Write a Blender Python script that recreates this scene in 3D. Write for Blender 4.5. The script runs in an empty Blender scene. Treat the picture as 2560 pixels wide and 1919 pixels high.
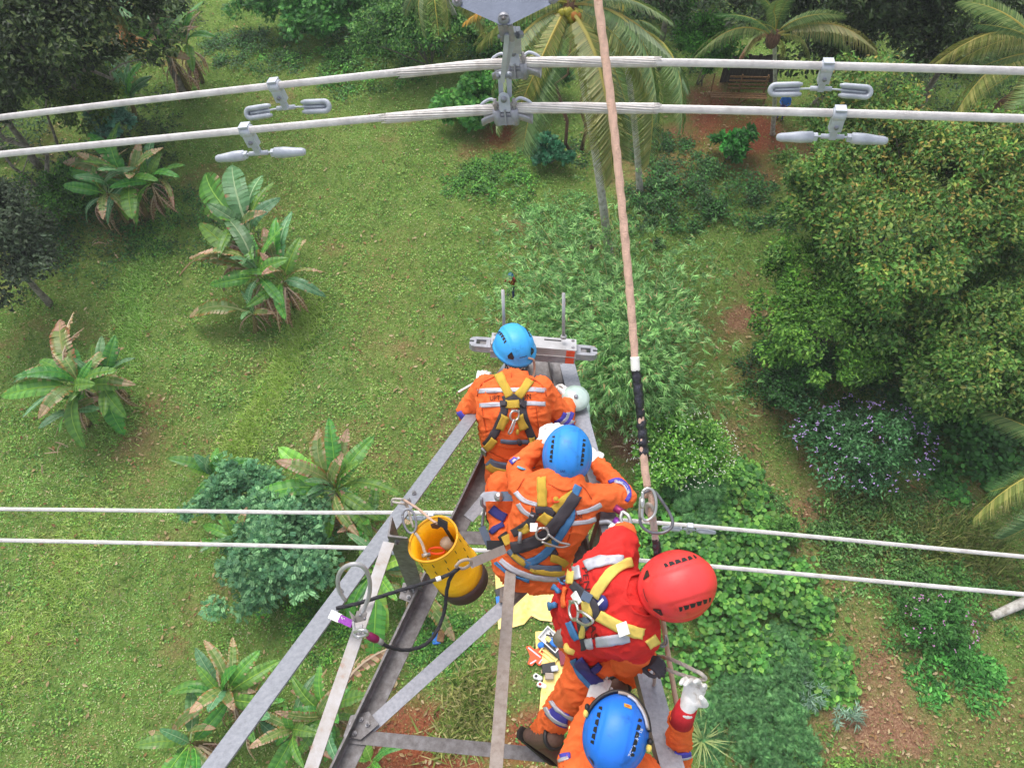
import bpy, math, random
import numpy as np
from mathutils import Vector, Matrix, noise as mnoise
from mathutils.bvhtree import BVHTree

# ---------------------------------------------------------------- camera, world, sun, exposure
SC = bpy.context.scene
COL = SC.collection
FPX, CX, CY, CAMZ, TILT = 2010.0, 1280.0, 959.5, 30.0, math.radians(29.6)
cam_data = bpy.data.cameras.new('camera'); cam = bpy.data.objects.new('camera', cam_data); COL.objects.link(cam)
cam.location = (0, 0, CAMZ); cam.rotation_euler = (TILT, 0, 0)
cam_data.sensor_width = 36.0; cam_data.lens = 36.0 * FPX / 2560.0
cam_data.clip_start = 0.05; cam_data.clip_end = 1000.0
SC.camera = cam
world = bpy.data.worlds.new('World'); SC.world = world; world.use_nodes = True
wn = world.node_tree; bg = wn.nodes['Background']
sky = wn.nodes.new('ShaderNodeTexSky'); sky.sky_type = 'NISHITA'; sky.sun_disc = False
SUN_EL, SUN_AZ = math.radians(62), math.radians(-28)      # azimuth measured from +Y (away) towards +X
sky.sun_elevation = SUN_EL; sky.sun_rotation = SUN_AZ
sky.altitude = 200; sky.air_density = 1.0; sky.dust_density = 3.5; sky.ozone_density = 1.0
hsv = wn.nodes.new('ShaderNodeHueSaturation'); hsv.inputs['Saturation'].default_value = 0.35      # thin high cloud whitens the sky
wn.links.new(sky.outputs[0], hsv.inputs['Color']); wn.links.new(hsv.outputs[0], bg.inputs[0]); bg.inputs[1].default_value = 0.15
sl = bpy.data.lights.new('sun', 'SUN'); sl.energy = 1.2; sl.angle = math.radians(38); sl.color = (1.0, 0.95, 0.86)
so = bpy.data.objects.new('sun', sl); COL.objects.link(so); so.location = (0, 0, 60)
sdir = Vector((math.sin(SUN_AZ) * math.cos(SUN_EL), math.cos(SUN_AZ) * math.cos(SUN_EL), math.sin(SUN_EL)))
so.rotation_euler = sdir.to_track_quat('Z', 'Y').to_euler()
SC.view_settings.view_transform = 'Standard'; SC.view_settings.look = 'None'
SC.view_settings.exposure = 0.9; SC.view_settings.gamma = 1.0; SC.view_settings.use_curve_mapping = False
SC.cycles.max_bounces = 6; SC.cycles.transparent_max_bounces = 8
SC.cycles.diffuse_bounces = 3; SC.cycles.glossy_bounces = 3

# ---------------------------------------------------------------- picture geometry -> places
ct, st = math.cos(TILT), math.sin(TILT)
def P(px, py, d):
    x = (px - CX) / FPX * d; v = (CY - py) / FPX * d
    return Vector((x, v * ct + d * st, CAMZ + v * st - d * ct))
def ray(px, py):
    x = (px - CX) / FPX; v = (CY - py) / FPX
    return Vector((x, v * ct + st, v * st - ct))
def R(px, py, z=0.0):
    r = ray(px, py); return Vector((0, 0, CAMZ)) + r * ((z - CAMZ) / r.z)
def pix(x, y, z):
    """numpy: world -> source pixels"""
    X = x; Y = y; Z = z - CAMZ
    v = Y * ct + Z * st; d = Y * st - Z * ct
    return CX + X / d * FPX, CY - v / d * FPX

def toCam(p): return (Vector((0, 0, CAMZ)) - Vector(p)).normalized()
def C(h, a=1.0):
    h = h.lstrip('#'); o = []
    for i in (0, 2, 4):
        c = int(h[i:i+2], 16) / 255
        o.append(c / 12.92 if c <= 0.04045 else ((c + 0.055) / 1.055) ** 2.4)
    return (o[0], o[1], o[2], a)
def c3(h): return np.array(C(h)[:3])

def vnoise(x, y, s=1.0, seed=0):
    x = np.asarray(x, float) * s + seed * 17.3; y = np.asarray(y, float) * s - seed * 9.1
    xi = np.floor(x).astype(np.int64); yi = np.floor(y).astype(np.int64); fx = x - xi; fy = y - yi
    fx = fx * fx * (3 - 2 * fx); fy = fy * fy * (3 - 2 * fy)
    def h(a, b):
        n = (a * 374761393 + b * 668265263 + seed * 144665) & 0x7fffffff
        n = ((n ^ (n >> 13)) * 1274126177) & 0x7fffffff
        return ((n ^ (n >> 16)) & 0xffff) / 65535.0
    a = h(xi, yi); b = h(xi + 1, yi); c = h(xi, yi + 1); d = h(xi + 1, yi + 1)
    return (a * (1 - fx) + b * fx) * (1 - fy) + (c * (1 - fx) + d * fx) * fy
def fbm(x, y, s, seed=0, o=4):
    r = 0; a = 0.5; t = 0
    for i in range(o):
        r = r + a * vnoise(x, y, s * 2 ** i, seed + i); t += a; a *= 0.55
    return r / t
def gh(x, y):
    return (fbm(x, y, 0.09, 5, 2) - 0.5) * 0.5
def onground(px, py):
    p = R(px, py, 0.0); z = float(gh(p.x, p.y)); p = R(px, py, z); return Vector((p.x, p.y, float(gh(p.x, p.y))))

# ---------------------------------------------------------------- materials
def new_mat(name, rough=0.6, metal=0.0):
    m = bpy.data.materials.new(name); m.use_nodes = True
    b = m.node_tree.nodes['Principled BSDF']; b.inputs['Roughness'].default_value = rough; b.inputs['Metallic'].default_value = metal
    return m, m.node_tree, b
def N(nt, t, **k):
    n = nt.nodes.new(t)
    for a, v in k.items(): setattr(n, a, v)
    return n
def mottled(name, stops, scale=30, rough=0.6, metal=0.0, bump=0.0, bscale=None, detail=6, coord='Object', rrange=None, stretch=None, spec=None):
    """base colour from a noise ramp, bump from a finer noise"""
    m, nt, b = new_mat(name, rough, metal)
    tc = N(nt, 'ShaderNodeTexCoord'); mp = N(nt, 'ShaderNodeMapping')
    nt.links.new(tc.outputs[coord], mp.inputs[0])
    if stretch: mp.inputs['Scale'].default_value = stretch
    n = N(nt, 'ShaderNodeTexNoise'); n.inputs['Scale'].default_value = scale; n.inputs['Detail'].default_value = detail
    n.inputs['Roughness'].default_value = 0.62
    nt.links.new(mp.outputs[0], n.inputs['Vector'])
    r = N(nt, 'ShaderNodeValToRGB'); nt.links.new(n.outputs['Fac'], r.inputs[0])
    el = r.color_ramp.elements
    while len(el) < len(stops): el.new(0.5)
    for e, (p, c) in zip(el, stops): e.position = p; e.color = C(c)
    nt.links.new(r.outputs[0], b.inputs['Base Color'])
    if spec is not None: b.inputs['Specular IOR Level'].default_value = spec
    if rrange:
        mr = N(nt, 'ShaderNodeMapRange'); mr.inputs[3].default_value = rrange[0]; mr.inputs[4].default_value = rrange[1]
        nt.links.new(n.outputs['Fac'], mr.inputs[0]); nt.links.new(mr.outputs[0], b.inputs['Roughness'])
    if bump:
        n2 = N(nt, 'ShaderNodeTexNoise'); n2.inputs['Scale'].default_value = bscale or scale * 4; n2.inputs['Detail'].default_value = 5
        nt.links.new(mp.outputs[0], n2.inputs['Vector'])
        bp = N(nt, 'ShaderNodeBump'); bp.inputs['Strength'].default_value = bump; bp.inputs['Distance'].default_value = 0.01
        nt.links.new(n2.outputs['Fac'], bp.inputs['Height']); nt.links.new(bp.outputs[0], b.inputs['Normal'])
    return m
def flat(name, h, rough=0.5, metal=0.0, **k):
    c = C(h)
    def mul(f):
        v = [min(1, x * f) for x in c[:3]]
        s = [12.92 * x if x <= 0.0031308 else 1.055 * x ** (1 / 2.4) - 0.055 for x in v]
        return '%02x%02x%02x' % tuple(int(round(255 * x)) for x in s)
    kk = dict(scale=25, bump=0.15, bscale=160); kk.update(k)
    return mottled(name, [(0.3, mul(0.82)), (0.52, h), (0.75, mul(1.12))], rough=rough, metal=metal, **kk)
def leafmat(name, trans=0.3, rough=0.5, huevar=0.0, spec=0.35):
    """colour from the 'col' attribute; a little per-object hue and value drift; light passes through the blade"""
    m, nt, b = new_mat(name, rough); b.inputs['Specular IOR Level'].default_value = spec
    at = N(nt, 'ShaderNodeAttribute', attribute_name='col')
    src = at.outputs['Color']
    if huevar:
        oi = N(nt, 'ShaderNodeObjectInfo'); hs = N(nt, 'ShaderNodeHueSaturation')
        mr = N(nt, 'ShaderNodeMapRange'); mr.inputs[3].default_value = 0.5 - huevar; mr.inputs[4].default_value = 0.5 + huevar * 0.6
        mv = N(nt, 'ShaderNodeMapRange'); mv.inputs[3].default_value = 0.72; mv.inputs[4].default_value = 1.25
        mm = N(nt, 'ShaderNodeMath', operation='FRACT'); ml = N(nt, 'ShaderNodeMath', operation='MULTIPLY'); ml.inputs[1].default_value = 7.31
        nt.links.new(oi.outputs['Random'], mr.inputs[0]); nt.links.new(oi.outputs['Random'], ml.inputs[0]); nt.links.new(ml.outputs[0], mm.inputs[0]); nt.links.new(mm.outputs[0], mv.inputs[0])
        nt.links.new(mr.outputs[0], hs.inputs['Hue']); nt.links.new(mv.outputs[0], hs.inputs['Value']); nt.links.new(src, hs.inputs['Color'])
        src = hs.outputs[0]
    nt.links.new(src, b.inputs['Base Color'])
    tr = N(nt, 'ShaderNodeBsdfTranslucent'); mx = N(nt, 'ShaderNodeMixShader'); mx.inputs[0].default_value = trans
    nt.links.new(src, tr.inputs[0]); nt.links.new(b.outputs[0], mx.inputs[1]); nt.links.new(tr.outputs[0], mx.inputs[2])
    nt.links.new(mx.outputs[0], nt.nodes['Material Output'].inputs[0])
    return m

M = {}
M['leaf'] = leafmat('foliage_leaf'); M['banana'] = leafmat('banana_leaf', 0.35, 0.42, 0.03, 0.5)
M['frond'] = leafmat('palm_leaf', 0.25, 0.45, 0.025, 0.45); M['grass'] = leafmat('grass_blade', 0.3, 0.7, 0, 0.2)
M['bark_pale'] = mottled('palm_bark', [(0.3, '8c847a'), (0.5, 'bcb6ae'), (0.7, 'dcd8d2')], scale=5, rough=0.9, bump=0.6, bscale=24)
M['bark_brown'] = mottled('brown_bark', [(0.3, '3b2a1f'), (0.55, '6a4c3b'), (0.75, '8a6a54')], scale=6, rough=0.95, bump=0.8, bscale=20, stretch=(3, 3, .6))
M['bark_grey'] = mottled('grey_bark', [(0.3, '4a453c'), (0.5, '7d766a'), (0.75, 'a8a294')], scale=5, rough=0.9, bump=0.6, bscale=30)
M['stem'] = mottled('banana_stem', [(0.3, '3c3222'), (0.5, '6f6238'), (0.7, '8d8a52')], scale=6, rough=0.8, bump=0.4, stretch=(4, 4, .7))
M['galv'] = mottled('galvanised_steel', [(0.28, '7c7d84'), (0.5, '8b8d96'), (0.75, '9b9ca4')], scale=55, rough=0.5, metal=0.35, bump=0.12, bscale=180, detail=10)
M['galv_rust'] = mottled('weathered_steel_with_rust', [(0.3, '8a6a58'), (0.42, '958f8c'), (0.6, '9f9c9e'), (0.8, 'a9a8ad')], scale=14, rough=0.6, metal=0.25, bump=0.15, bscale=120, detail=10)
M['galv_dark'] = mottled('dull_dark_steel', [(0.3, '5a5555'), (0.48, '706c6c'), (0.65, '827f81'), (0.85, '97959b')], scale=26, rough=0.62, metal=0.3, bump=0.15, bscale=120, detail=10)
M['galv_brown'] = mottled('dusty_brown_steel', [(0.3, '7a6c64'), (0.5, '8c817a'), (0.8, '9b938e')], scale=30, rough=0.7, metal=0.15, bump=0.15, bscale=120)
M['bolt'] = mottled('bolt_steel', [(0.3, '5e5552'), (0.6, '9b9ba0')], scale=40, rough=0.5, metal=0.5, bump=.1)
M['alu'] = mottled('bright_aluminium_strand', [(0.3, 'c4bfbd'), (0.7, 'e6e2e0')], scale=12, rough=0.45, metal=0.15, bump=0.05, bscale=200)
M['rods'] = mottled('dusty_armour_rod', [(0.3, 'a8a09b'), (0.5, 'c9c3bf'), (0.75, 'dedad6')], scale=14, rough=0.55, metal=0.15, bump=0.1, bscale=150)
M['castalu'] = mottled('cast_aluminium', [(0.3, '85868d'), (0.7, 'aaaab2')], scale=20, rough=0.5, metal=0.35, bump=0.2, bscale=220)
M['castlight'] = mottled('light_cast_metal', [(0.3, 'a2a7b2'), (0.7, 'c6cad4')], scale=14, rough=0.5, metal=0.2, bump=0.12, bscale=200)
M['machined'] = mottled('machined_aluminium', [(0.3, '9b999a'), (0.55, 'b0aeb0'), (0.8, 'c3c2c5')], scale=8, rough=0.45, metal=0.25, bump=0.08, bscale=200, detail=9)
M['chrome'] = flat('polished_steel', 'c4c2c0', 0.28, 0.85, bump=.03)
M['orange'] = flat('orange_work_cloth', 'f9743c', 0.85, scale=6, bump=0.7, bscale=240, spec=.2, detail=8)
M['red'] = flat('red_work_vest', 'd6332f', 0.85, scale=6, bump=0.5, bscale=300, spec=.2)
M['redknit'] = flat('red_knit_cuff', 'c2202b', 0.9, bump=.5, bscale=400)
M['reflect'] = flat('reflective_tape', 'b4b4be', 0.4, 0.1, scale=40)
M['navy'] = flat('navy_webbing', '34357a', 0.8, bscale=500)
M['purpleblue'] = flat('violet_blue_band', '4c46b0', 0.8)
M['webyellow'] = flat('yellow_webbing', 'c7a53c', 0.85, scale=18, bump=.5, bscale=500)
M['webpale'] = flat('pale_yellow_webbing', 'e2c763', 0.85, scale=18, bump=.5, bscale=500)
M['webdark'] = flat('charcoal_webbing', '3c3940', 0.85, bscale=500)
M['webgrey'] = flat('slate_grey_webbing', '5d6b80', 0.8, bscale=500)
M['webblue'] = flat('steel_blue_webbing', '3f74a6', 0.75, bscale=500)
M['black'] = flat('black_rubber', '1e1c1f', 0.55)
M['skin'] = flat('brown_skin', '8a5540', 0.55, bump=.1)
M['glove'] = mottled('white_cotton_glove', [(.3, 'b9afa4'), (.42, 'e6e3e0'), (.7, 'f0efee')], scale=22, rough=.9, bump=.6, bscale=300)
M['gloved'] = flat('dirty_glove_palm', 'a39488', 0.9, scale=30, bump=.5, bscale=300)
M['boot'] = flat('brown_leather_boot', '5a4136', 0.7, scale=20, bump=.4, bscale=120)
M['sole'] = flat('dark_boot_sole', '2b2524', 0.8)
M['hair'] = flat('black_hair', '14110f', 0.6, bump=.6, bscale=200)
M['print'] = flat('dark_print', '4a1512', 0.8)
M['printblack'] = flat('black_print', '2a2022', 0.8)
M['white'] = flat('white_print', 'ecebe8', 0.6)
M['scarf'] = mottled('patterned_scarf', [(0.40, '241e22'), (0.5, '2d6fae'), (0.56, 'c8c46a'), (0.62, '211b1d')], scale=70, rough=0.85, detail=2)
M['scarfbw'] = mottled('black_white_scarf', [(0.45, '201a20'), (0.54, '2a2228'), (0.58, 'e6d9dd')], scale=55, rough=0.85, detail=2)
def plastic(n, h):
    m = flat(n, h, 0.46, scale=16, bump=0.06, bscale=90, detail=10, rrange=(.36, .6)); r = [x for x in m.node_tree.nodes if x.type == 'VALTORGB'][0]
    e = r.color_ramp.elements; e[0].position = .24; e[1].position = .42; e[2].position = .8; c = e[0].color; e[0].color = (c[0] * .6, c[1] * .6, c[2] * .6, 1)   # smudges and scuffs
    return m
M['h_blue1'] = plastic('sky_blue_shell', '3aa0e6'); M['h_blue2'] = plastic('blue_shell', '2b8ae2'); M['h_blue4'] = plastic('royal_blue_shell', '1f73de')
M['h_red'] = plastic('coral_red_shell', 'e53c3c')
M['bucket'] = flat('yellow_pvc_canvas', 'ffc21a', 0.45, scale=9, bump=.5, bscale=35)
M['bucketrim'] = flat('golden_rim_cord', 'd69a1c', 0.7)
M['bucketbase'] = flat('brown_rubber_base', '43322f', 0.7)
M['rope_black'] = flat('black_rope', '2b2a30', 0.8, bump=.6, bscale=300)
M['rope_white'] = flat('grey_white_rope', 'b7aea6', 0.9, bump=.6, bscale=300)
M['rope_pink'] = flat('pink_beige_rope', 'e6bda9', 0.9, scale=40, bump=.9, bscale=260)
M['rope_tan'] = flat('tan_rope', 'bd9f8c', 0.9, bump=.6, bscale=300)
M['tape'] = mottled('black_adhesive_tape', [(0.3, '18171c'), (0.6, '2f2e38'), (0.8, '55556a')], scale=40, rough=0.4, bump=0.8, bscale=60)
M['tapewhite'] = flat('white_tape', 'e8e4df', 0.6)
M['glass'] = mottled('pale_green_insulator_glass', [(0.3, '9db3ad'), (0.7, 'c5d6d0')], scale=8, rough=0.15, bump=.02)
M['magenta'] = flat('magenta_anodised', '8a2458', 0.35, 0.5); M['violet'] = flat('violet_anodised', '7a2f8e', 0.4, 0.4)
M['tarp'] = mottled('pale_yellow_tarpaulin', [(0.3, 'e0bd62'), (0.5, 'efd27c'), (0.75, 'f5dd92')], scale=2.2, rough=0.6, bump=0.9, bscale=6)
M['orangeplastic'] = flat('orange_reflector', 'e8502a', 0.4)
M['orangemat'] = flat('orange_bag_cloth', 'e8592c', 0.7)
M['bluecloth'] = flat('bright_blue_cloth', '2f78d0', 0.7)
M['darkredcase'] = flat('dark_red_case', '7a2233', 0.6)
M['wood'] = mottled('weathered_bamboo', [(0.3, '5d4128'), (0.6, '8f6c46'), (0.8, 'a98a62')], scale=14, rough=.8, bump=.4)
M['coconut'] = flat('yellow_green_husk', '9c9430', 0.6); M['coconutb'] = flat('brown_husk', 'a86c2c', 0.8)
M['red_shirt'] = flat('red_shirt', 'b22c33', .85)
M['cyan'] = flat('light_blue_cuff', '5aa7c9', .7)

# ---------------------------------------------------------------- mesh builder and scene tree
def tag(o, label=None, cat=None, group=None, kind=None):
    for k, v in (('label', label), ('category', cat), ('group', group), ('kind', kind)):
        if v: o[k] = v
    return o
def empty(name, loc, label=None, cat=None, group=None):
    o = bpy.data.objects.new(name, None); COL.objects.link(o); o.location = loc; o.empty_display_size = .1
    return tag(o, label, cat, group)
def wloc(o):
    v = Vector((0, 0, 0))
    while o is not None: v += o.location; o = o.parent
    return v
def mkobj(name, me, parent=None):
    o = bpy.data.objects.new(name, me); COL.objects.link(o)
    if parent is not None: o.parent = parent
    return o
def frame(t, up=None):
    t = Vector(t).normalized(); up = Vector(up) if up is not None else (Vector((0, 0, 1)) if abs(t.z) < 0.9 else Vector((1, 0, 0)))
    u = (up - t * up.dot(t)); u = u.normalized() if u.length > 1e-6 else t.orthogonal().normalized()
    return t, u, t.cross(u)
class MB:
    def __init__(s): s.v = []; s.f = []; s.m = []; s.smooth = []
    def add(s, vs, fs, m=0, smooth=True):
        b = len(s.v); s.v += [tuple(v) for v in vs]
        for f in fs: s.f.append(tuple(b + i for i in f)); s.m.append(m); s.smooth.append(smooth)
        return s
    def box(s, c, x, y, z, m=0):
        """centre and three half-axis vectors"""
        c, x, y, z = map(Vector, (c, x, y, z)); vs = [c + x * i + y * j + z * k for i in (-1, 1) for j in (-1, 1) for k in (-1, 1)]
        return s.add(vs, [(0, 1, 3, 2), (4, 6, 7, 5), (0, 4, 5, 1), (2, 3, 7, 6), (0, 2, 6, 4), (1, 5, 7, 3)], m, False)
    def bar(s, a, b, w, h, up=None, m=0):
        a, b = Vector(a), Vector(b); t, u, r = frame(b - a, up); return s.box((a + b) / 2, t * ((b - a).length / 2), u * (h / 2), r * (w / 2), m)
    def tube(s, pts, rad, n=8, m=0, cap=True, smooth=True, up=None):
        pts = [Vector(p) for p in pts]; k = len(pts)
        if not hasattr(rad, '__len__'): rad = [rad] * k
        vs = []; u = None
        for i, p in enumerate(pts):
            t = (pts[min(i + 1, k - 1)] - pts[max(i - 1, 0)])
            if t.length < 1e-9: t = Vector((0, 0, 1))
            t.normalize()
            if u is None: u = frame(t, up)[1]
            else:
                u = u - t * u.dot(t); u = u.normalized() if u.length > 1e-6 else frame(t)[1]
            w = t.cross(u)
            for j in range(n):
                a = 2 * math.pi * j / n; vs.append(p + (u * math.cos(a) + w * math.sin(a)) * rad[i])
        fs = [(i * n + j, i * n + (j + 1) % n, (i + 1) * n + (j + 1) % n, (i + 1) * n + j) for i in range(k - 1) for j in range(n)]
        if cap: fs += [tuple(range(n - 1, -1, -1)), tuple((k - 1) * n + j for j in range(n))]
        return s.add(vs, fs, m, smooth)
    def cap(s, p0, p1, r0, r1, n=14, m=0):
        """tapered capsule"""
        p0, p1 = Vector(p0), Vector(p1); t = p1 - p0; L = t.length; t = t.normalized() if L > 1e-6 else Vector((0, 0, 1))
        pts = []; rr = []
        for a in (-85, -60, -35, -12): A = math.radians(a); pts.append(p0 + t * r0 * math.sin(A)); rr.append(r0 * math.cos(A))
        for a in (12, 35, 60, 85): A = math.radians(a); pts.append(p1 + t * r1 * math.sin(A)); rr.append(r1 * math.cos(A))
        return s.tube(pts, rr, n, m)
    def ell(s, c, ax, ay, az, m=0, n=12, k=8):
        c, ax, ay, az = map(Vector, (c, ax, ay, az)); vs = [c + az]
        for i in range(1, k):
            A = math.pi * i / k
            for j in range(n):
                B = 2 * math.pi * j / n; vs.append(c + az * math.cos(A) + (ax * math.cos(B) + ay * math.sin(B)) * math.sin(A))
        vs.append(c - az); fs = [(0, 1 + j, 1 + (j + 1) % n) for j in range(n)]
        for i in range(k - 2):
            for j in range(n): a = 1 + i * n; fs.append((a + j, a + n + j, a + n + (j + 1) % n, a + (j + 1) % n))
        a = 1 + (k - 2) * n; fs += [(a + (j + 1) % n, a + j, len(vs) - 1) for j in range(n)]
        return s.add(vs, fs, m)
    def loft(s, rings, m=0, smooth=True):
        n = len(rings[0]); k = len(rings); vs = [p for r in rings for p in r]
        fs = [(i * n + j, i * n + (j + 1) % n, (i + 1) * n + (j + 1) % n, (i + 1) * n + j) for i in range(k - 1) for j in range(n)]
        fs += [tuple(range(n - 1, -1, -1)), tuple((k - 1) * n + j for j in range(n))]
        return s.add(vs, fs, m, smooth)
    def prism(s, poly, h, m=0):
        """poly = list of world points, h = extrusion vector"""
        n = len(poly); h = Vector(h); vs = [Vector(p) for p in poly] + [Vector(p) + h for p in poly]
        fs = [tuple(range(n - 1, -1, -1)), tuple(range(n, 2 * n))] + [(j, (j + 1) % n, n + (j + 1) % n, n + j) for j in range(n)]
        return s.add(vs, fs, m, False)
    def build(s, name, mats, parent=None, off=None, origin=False):
        if not isinstance(mats, (list, tuple)): mats = [mats]
        w = wloc(parent) if parent is not None else Vector((0, 0, 0))
        loc = Vector((0, 0, 0))
        if parent is None and origin:
            a = np.array(s.v); loc = Vector(((a[:, 0].min() + a[:, 0].max()) / 2, (a[:, 1].min() + a[:, 1].max()) / 2, a[:, 2].min())); w = loc
        me = bpy.data.meshes.new(name); me.from_pydata([(x - w.x, y - w.y, z - w.z) for x, y, z in s.v], [], s.f)
        for mt in mats: me.materials.append(mt)
        me.polygons.foreach_set('material_index', s.m); me.polygons.foreach_set('use_smooth', s.smooth)
        import bmesh
        bm = bmesh.new(); bm.from_mesh(me); bmesh.ops.recalc_face_normals(bm, faces=bm.faces); bm.to_mesh(me); bm.free()
        o = mkobj(name, me, parent); o.location = loc
        return o

def fast_mesh(name, V, F, col=None, mat=None, smooth=False):
    """V (n,3), F (m,k) numpy, col (n,3)"""
    me = bpy.data.meshes.new(name); k = F.shape[1]
    me.vertices.add(len(V)); me.vertices.foreach_set('co', V.astype(np.float32).ravel())
    me.loops.add(F.size); me.loops.foreach_set('vertex_index', F.astype(np.int32).ravel())
    me.polygons.add(len(F)); me.polygons.foreach_set('loop_start', np.arange(0, F.size, k, dtype=np.int32))
    me.polygons.foreach_set('use_smooth', np.full(len(F), smooth))
    if col is not None:
        a = me.color_attributes.new('col', 'FLOAT_COLOR', 'POINT')
        a.data.foreach_set('color', np.concatenate([col, np.ones((len(col), 1))], 1).astype(np.float32).ravel())
    me.update(calc_edges=True)
    if mat: me.materials.append(mat)
    return me

# leaf templates: (verts, faces) with the blade along +Y, normal +Z, unit length
T = {}
T['blade'] = (np.array([[-.07, 0, 0], [.07, 0, 0], [0, 1, 0.0]]), np.array([[0, 1, 2]]))
T['oval'] = (np.array([[0, 0, 0], [-.24, .38, .05], [0, .45, -.04], [.24, .38, .05], [-.15, .78, -.0], [0, 1, -.12], [.15, .78, 0]]),
             np.array([[0, 2, 1], [0, 3, 2], [1, 2, 4], [2, 3, 6], [2, 5, 4], [2, 6, 5]]))
T['rhomb'] = (np.array([[0, 0, 0], [-.27, .5, .03], [.27, .5, .03], [0, 1, -.08]]), np.array([[0, 2, 1], [1, 2, 3]]))
T['lance'] = (np.array([[0, 0, 0], [-.075, .35, .02], [.075, .35, .02], [0, 1, -.15]]), np.array([[0, 2, 1], [1, 2, 3]]))
_a = np.linspace(0, 2 * math.pi, 8)[:-1] + math.pi / 2
T['round'] = (np.vstack([[[0, .45, -.06]], np.stack([.46 * np.cos(_a), .45 + .5 * np.sin(_a) * np.where(np.sin(_a) > .9, 1.15, 1), .04 * np.cos(2 * _a)], 1)]),
              np.array([[0, i, i % 7 + 1] for i in range(1, 8)]))
def _comp(k=5):
    V = []; F = []
    for i in range(k):
        y = .15 + .8 * i / k
        for s in (-1, 1):
            b = len(V); L = .42 * (1 - .5 * abs(i / k - .4)); dx, dy = s * L * .85, L * .5
            nx, ny = -dy * .28, dx * .28
            V += [[0, y, 0], [dx * .5 + nx, y + dy * .5 + ny, .02], [dx * .5 - nx, y + dy * .5 - ny, .02], [dx, y + dy, -.05]]
            F += [[b, b + 2, b + 1], [b + 1, b + 2, b + 3]]
    return np.array(V, float), np.array(F)
T['comp'] = _comp()
def _fan(k=7):
    V = []; F = []
    for i in range(k):
        a = math.radians(-68 + 136 * i / (k - 1)); d = np.array([math.sin(a), math.cos(a)]); n = np.array([d[1], -d[0]]) * .045; L = (1, .82, .95, 1, .78, .93, .8)[i]
        b = len(V); V += [[0, 0, 0], [*(d * .35 * L + n), .03], [*(d * .35 * L - n), .03], [*(d * L), -.22]]
        F += [[b, b + 2, b + 1], [b + 1, b + 2, b + 3]]
    return np.array(V, float), np.array(F)
T['fan'] = _fan()

def scatter_arrays(tpl, pos, d, nrm, size, col):
    """instances of a template baked into arrays: pos(n,3) d(n,3) nrm(n,3) size(n) col(n,3)"""
    tv, tf = T[tpl]; n = len(pos)
    d = d / (np.linalg.norm(d, axis=1, keepdims=True) + 1e-9)
    nrm = nrm - d * (nrm * d).sum(1, keepdims=True); nrm = nrm / (np.linalg.norm(nrm, axis=1, keepdims=True) + 1e-9)
    x = np.cross(d, nrm); Rm = np.stack([x, d, nrm], 1)                      # n,3(local axis),3(world)
    V = np.einsum('kl,nlw->nkw', tv, Rm) * size[:, None, None] + pos[:, None, :]
    F = tf[None] + (np.arange(n) * len(tv))[:, None, None]
    return V.reshape(-1, 3), F.reshape(-1, tf.shape[1]), np.repeat(col, len(tv), 0)
def scatter_obj(name, lists, mat, parent=None):
    Vs, Fs, Cs = [], [], []; b = 0
    for V, F, c in lists:
        Vs.append(V); Fs.append(F + b); Cs.append(c); b += len(V)
    V = np.vstack(Vs)
    if parent is not None: V = V - np.array(wloc(parent))
    return mkobj(name, fast_mesh(name, V, np.vstack(Fs), np.vstack(Cs), mat), parent)
def unit_rand(rng, n):
    v = rng.normal(size=(n, 3)); return v / np.linalg.norm(v, axis=1, keepdims=True)

def palette(rng, n, cols, w=None):
    cs = np.array([c3(h) for h in cols]); i = rng.choice(len(cols), n, p=w); return cs[i]

def crown_arrays(rng, centre, radii, n, nclump, clump_r, tpl, size, cols, w=None, droop=.35, shell=(.55, 1.1), up_bias=.15, var=.35, topcols=None):
    """leaves gathered in clumps on an uneven ellipsoid; each clump has its own tone"""
    c = np.array(centre); r = np.array(radii)
    u = unit_rand(rng, nclump); u[:, 2] = np.where(u[:, 2] < -.25, -u[:, 2] * .6, u[:, 2]) + up_bias; u /= np.linalg.norm(u, axis=1, keepdims=True)
    lob = 1 + .38 * (np.sin(u[:, 0] * 4.1 + c[0]) * np.cos(u[:, 1] * 3.7 + c[1]) + .5 * np.sin(u[:, 2] * 7 + c[1]))
    cc = c + u * r * (rng.uniform(shell[0], shell[1], (nclump, 1))) * lob[:, None]
    tone = rng.lognormal(0, var, nclump) ; tone = np.clip(tone, .45, 2.0)
    ci = rng.integers(0, nclump, n); cr = clump_r * rng.uniform(.6, 1.4, nclump)
    pos = cc[ci] + unit_rand(rng, n) * (rng.uniform(0, 1, (n, 1)) ** .45) * cr[ci][:, None] * np.array([1, 1, .7])
    out = (pos - c) / r; out /= np.linalg.norm(out, axis=1, keepdims=True) + 1e-6
    d = out * .7 + unit_rand(rng, n) * .9; d[:, 2] -= droop
    nrm = out * .5 + unit_rand(rng, n) * .45 + np.array([0, 0, .8])
    col = palette(rng, n, cols, w)
    if topcols:
        k = rng.uniform(0, 1, n) < np.clip(out[:, 2] - .1, 0, 1) * topcols[1]
        col[k] = palette(rng, k.sum(), topcols[0])
    col = col * (tone[ci] ** .6 * rng.uniform(.75, 1.3, n))[:, None]
    sz = size * rng.uniform(.6, 1.35, n)
    return scatter_arrays(tpl, pos, d, nrm, sz, np.clip(col, 0, 1)), cc
M['yoke'] = mottled('blue_grey_galvanised_plate', [(0.25, '4d5566'), (0.5, '596173'), (0.8, '687083')], scale=12, rough=0.5, metal=0.3, bump=0.1, bscale=160, detail=9)
M['darksteel'] = mottled('dark_forged_steel', [(0.3, '5a585e'), (0.7, '86858c')], scale=20, rough=0.45, metal=0.6, bump=0.05)
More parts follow.
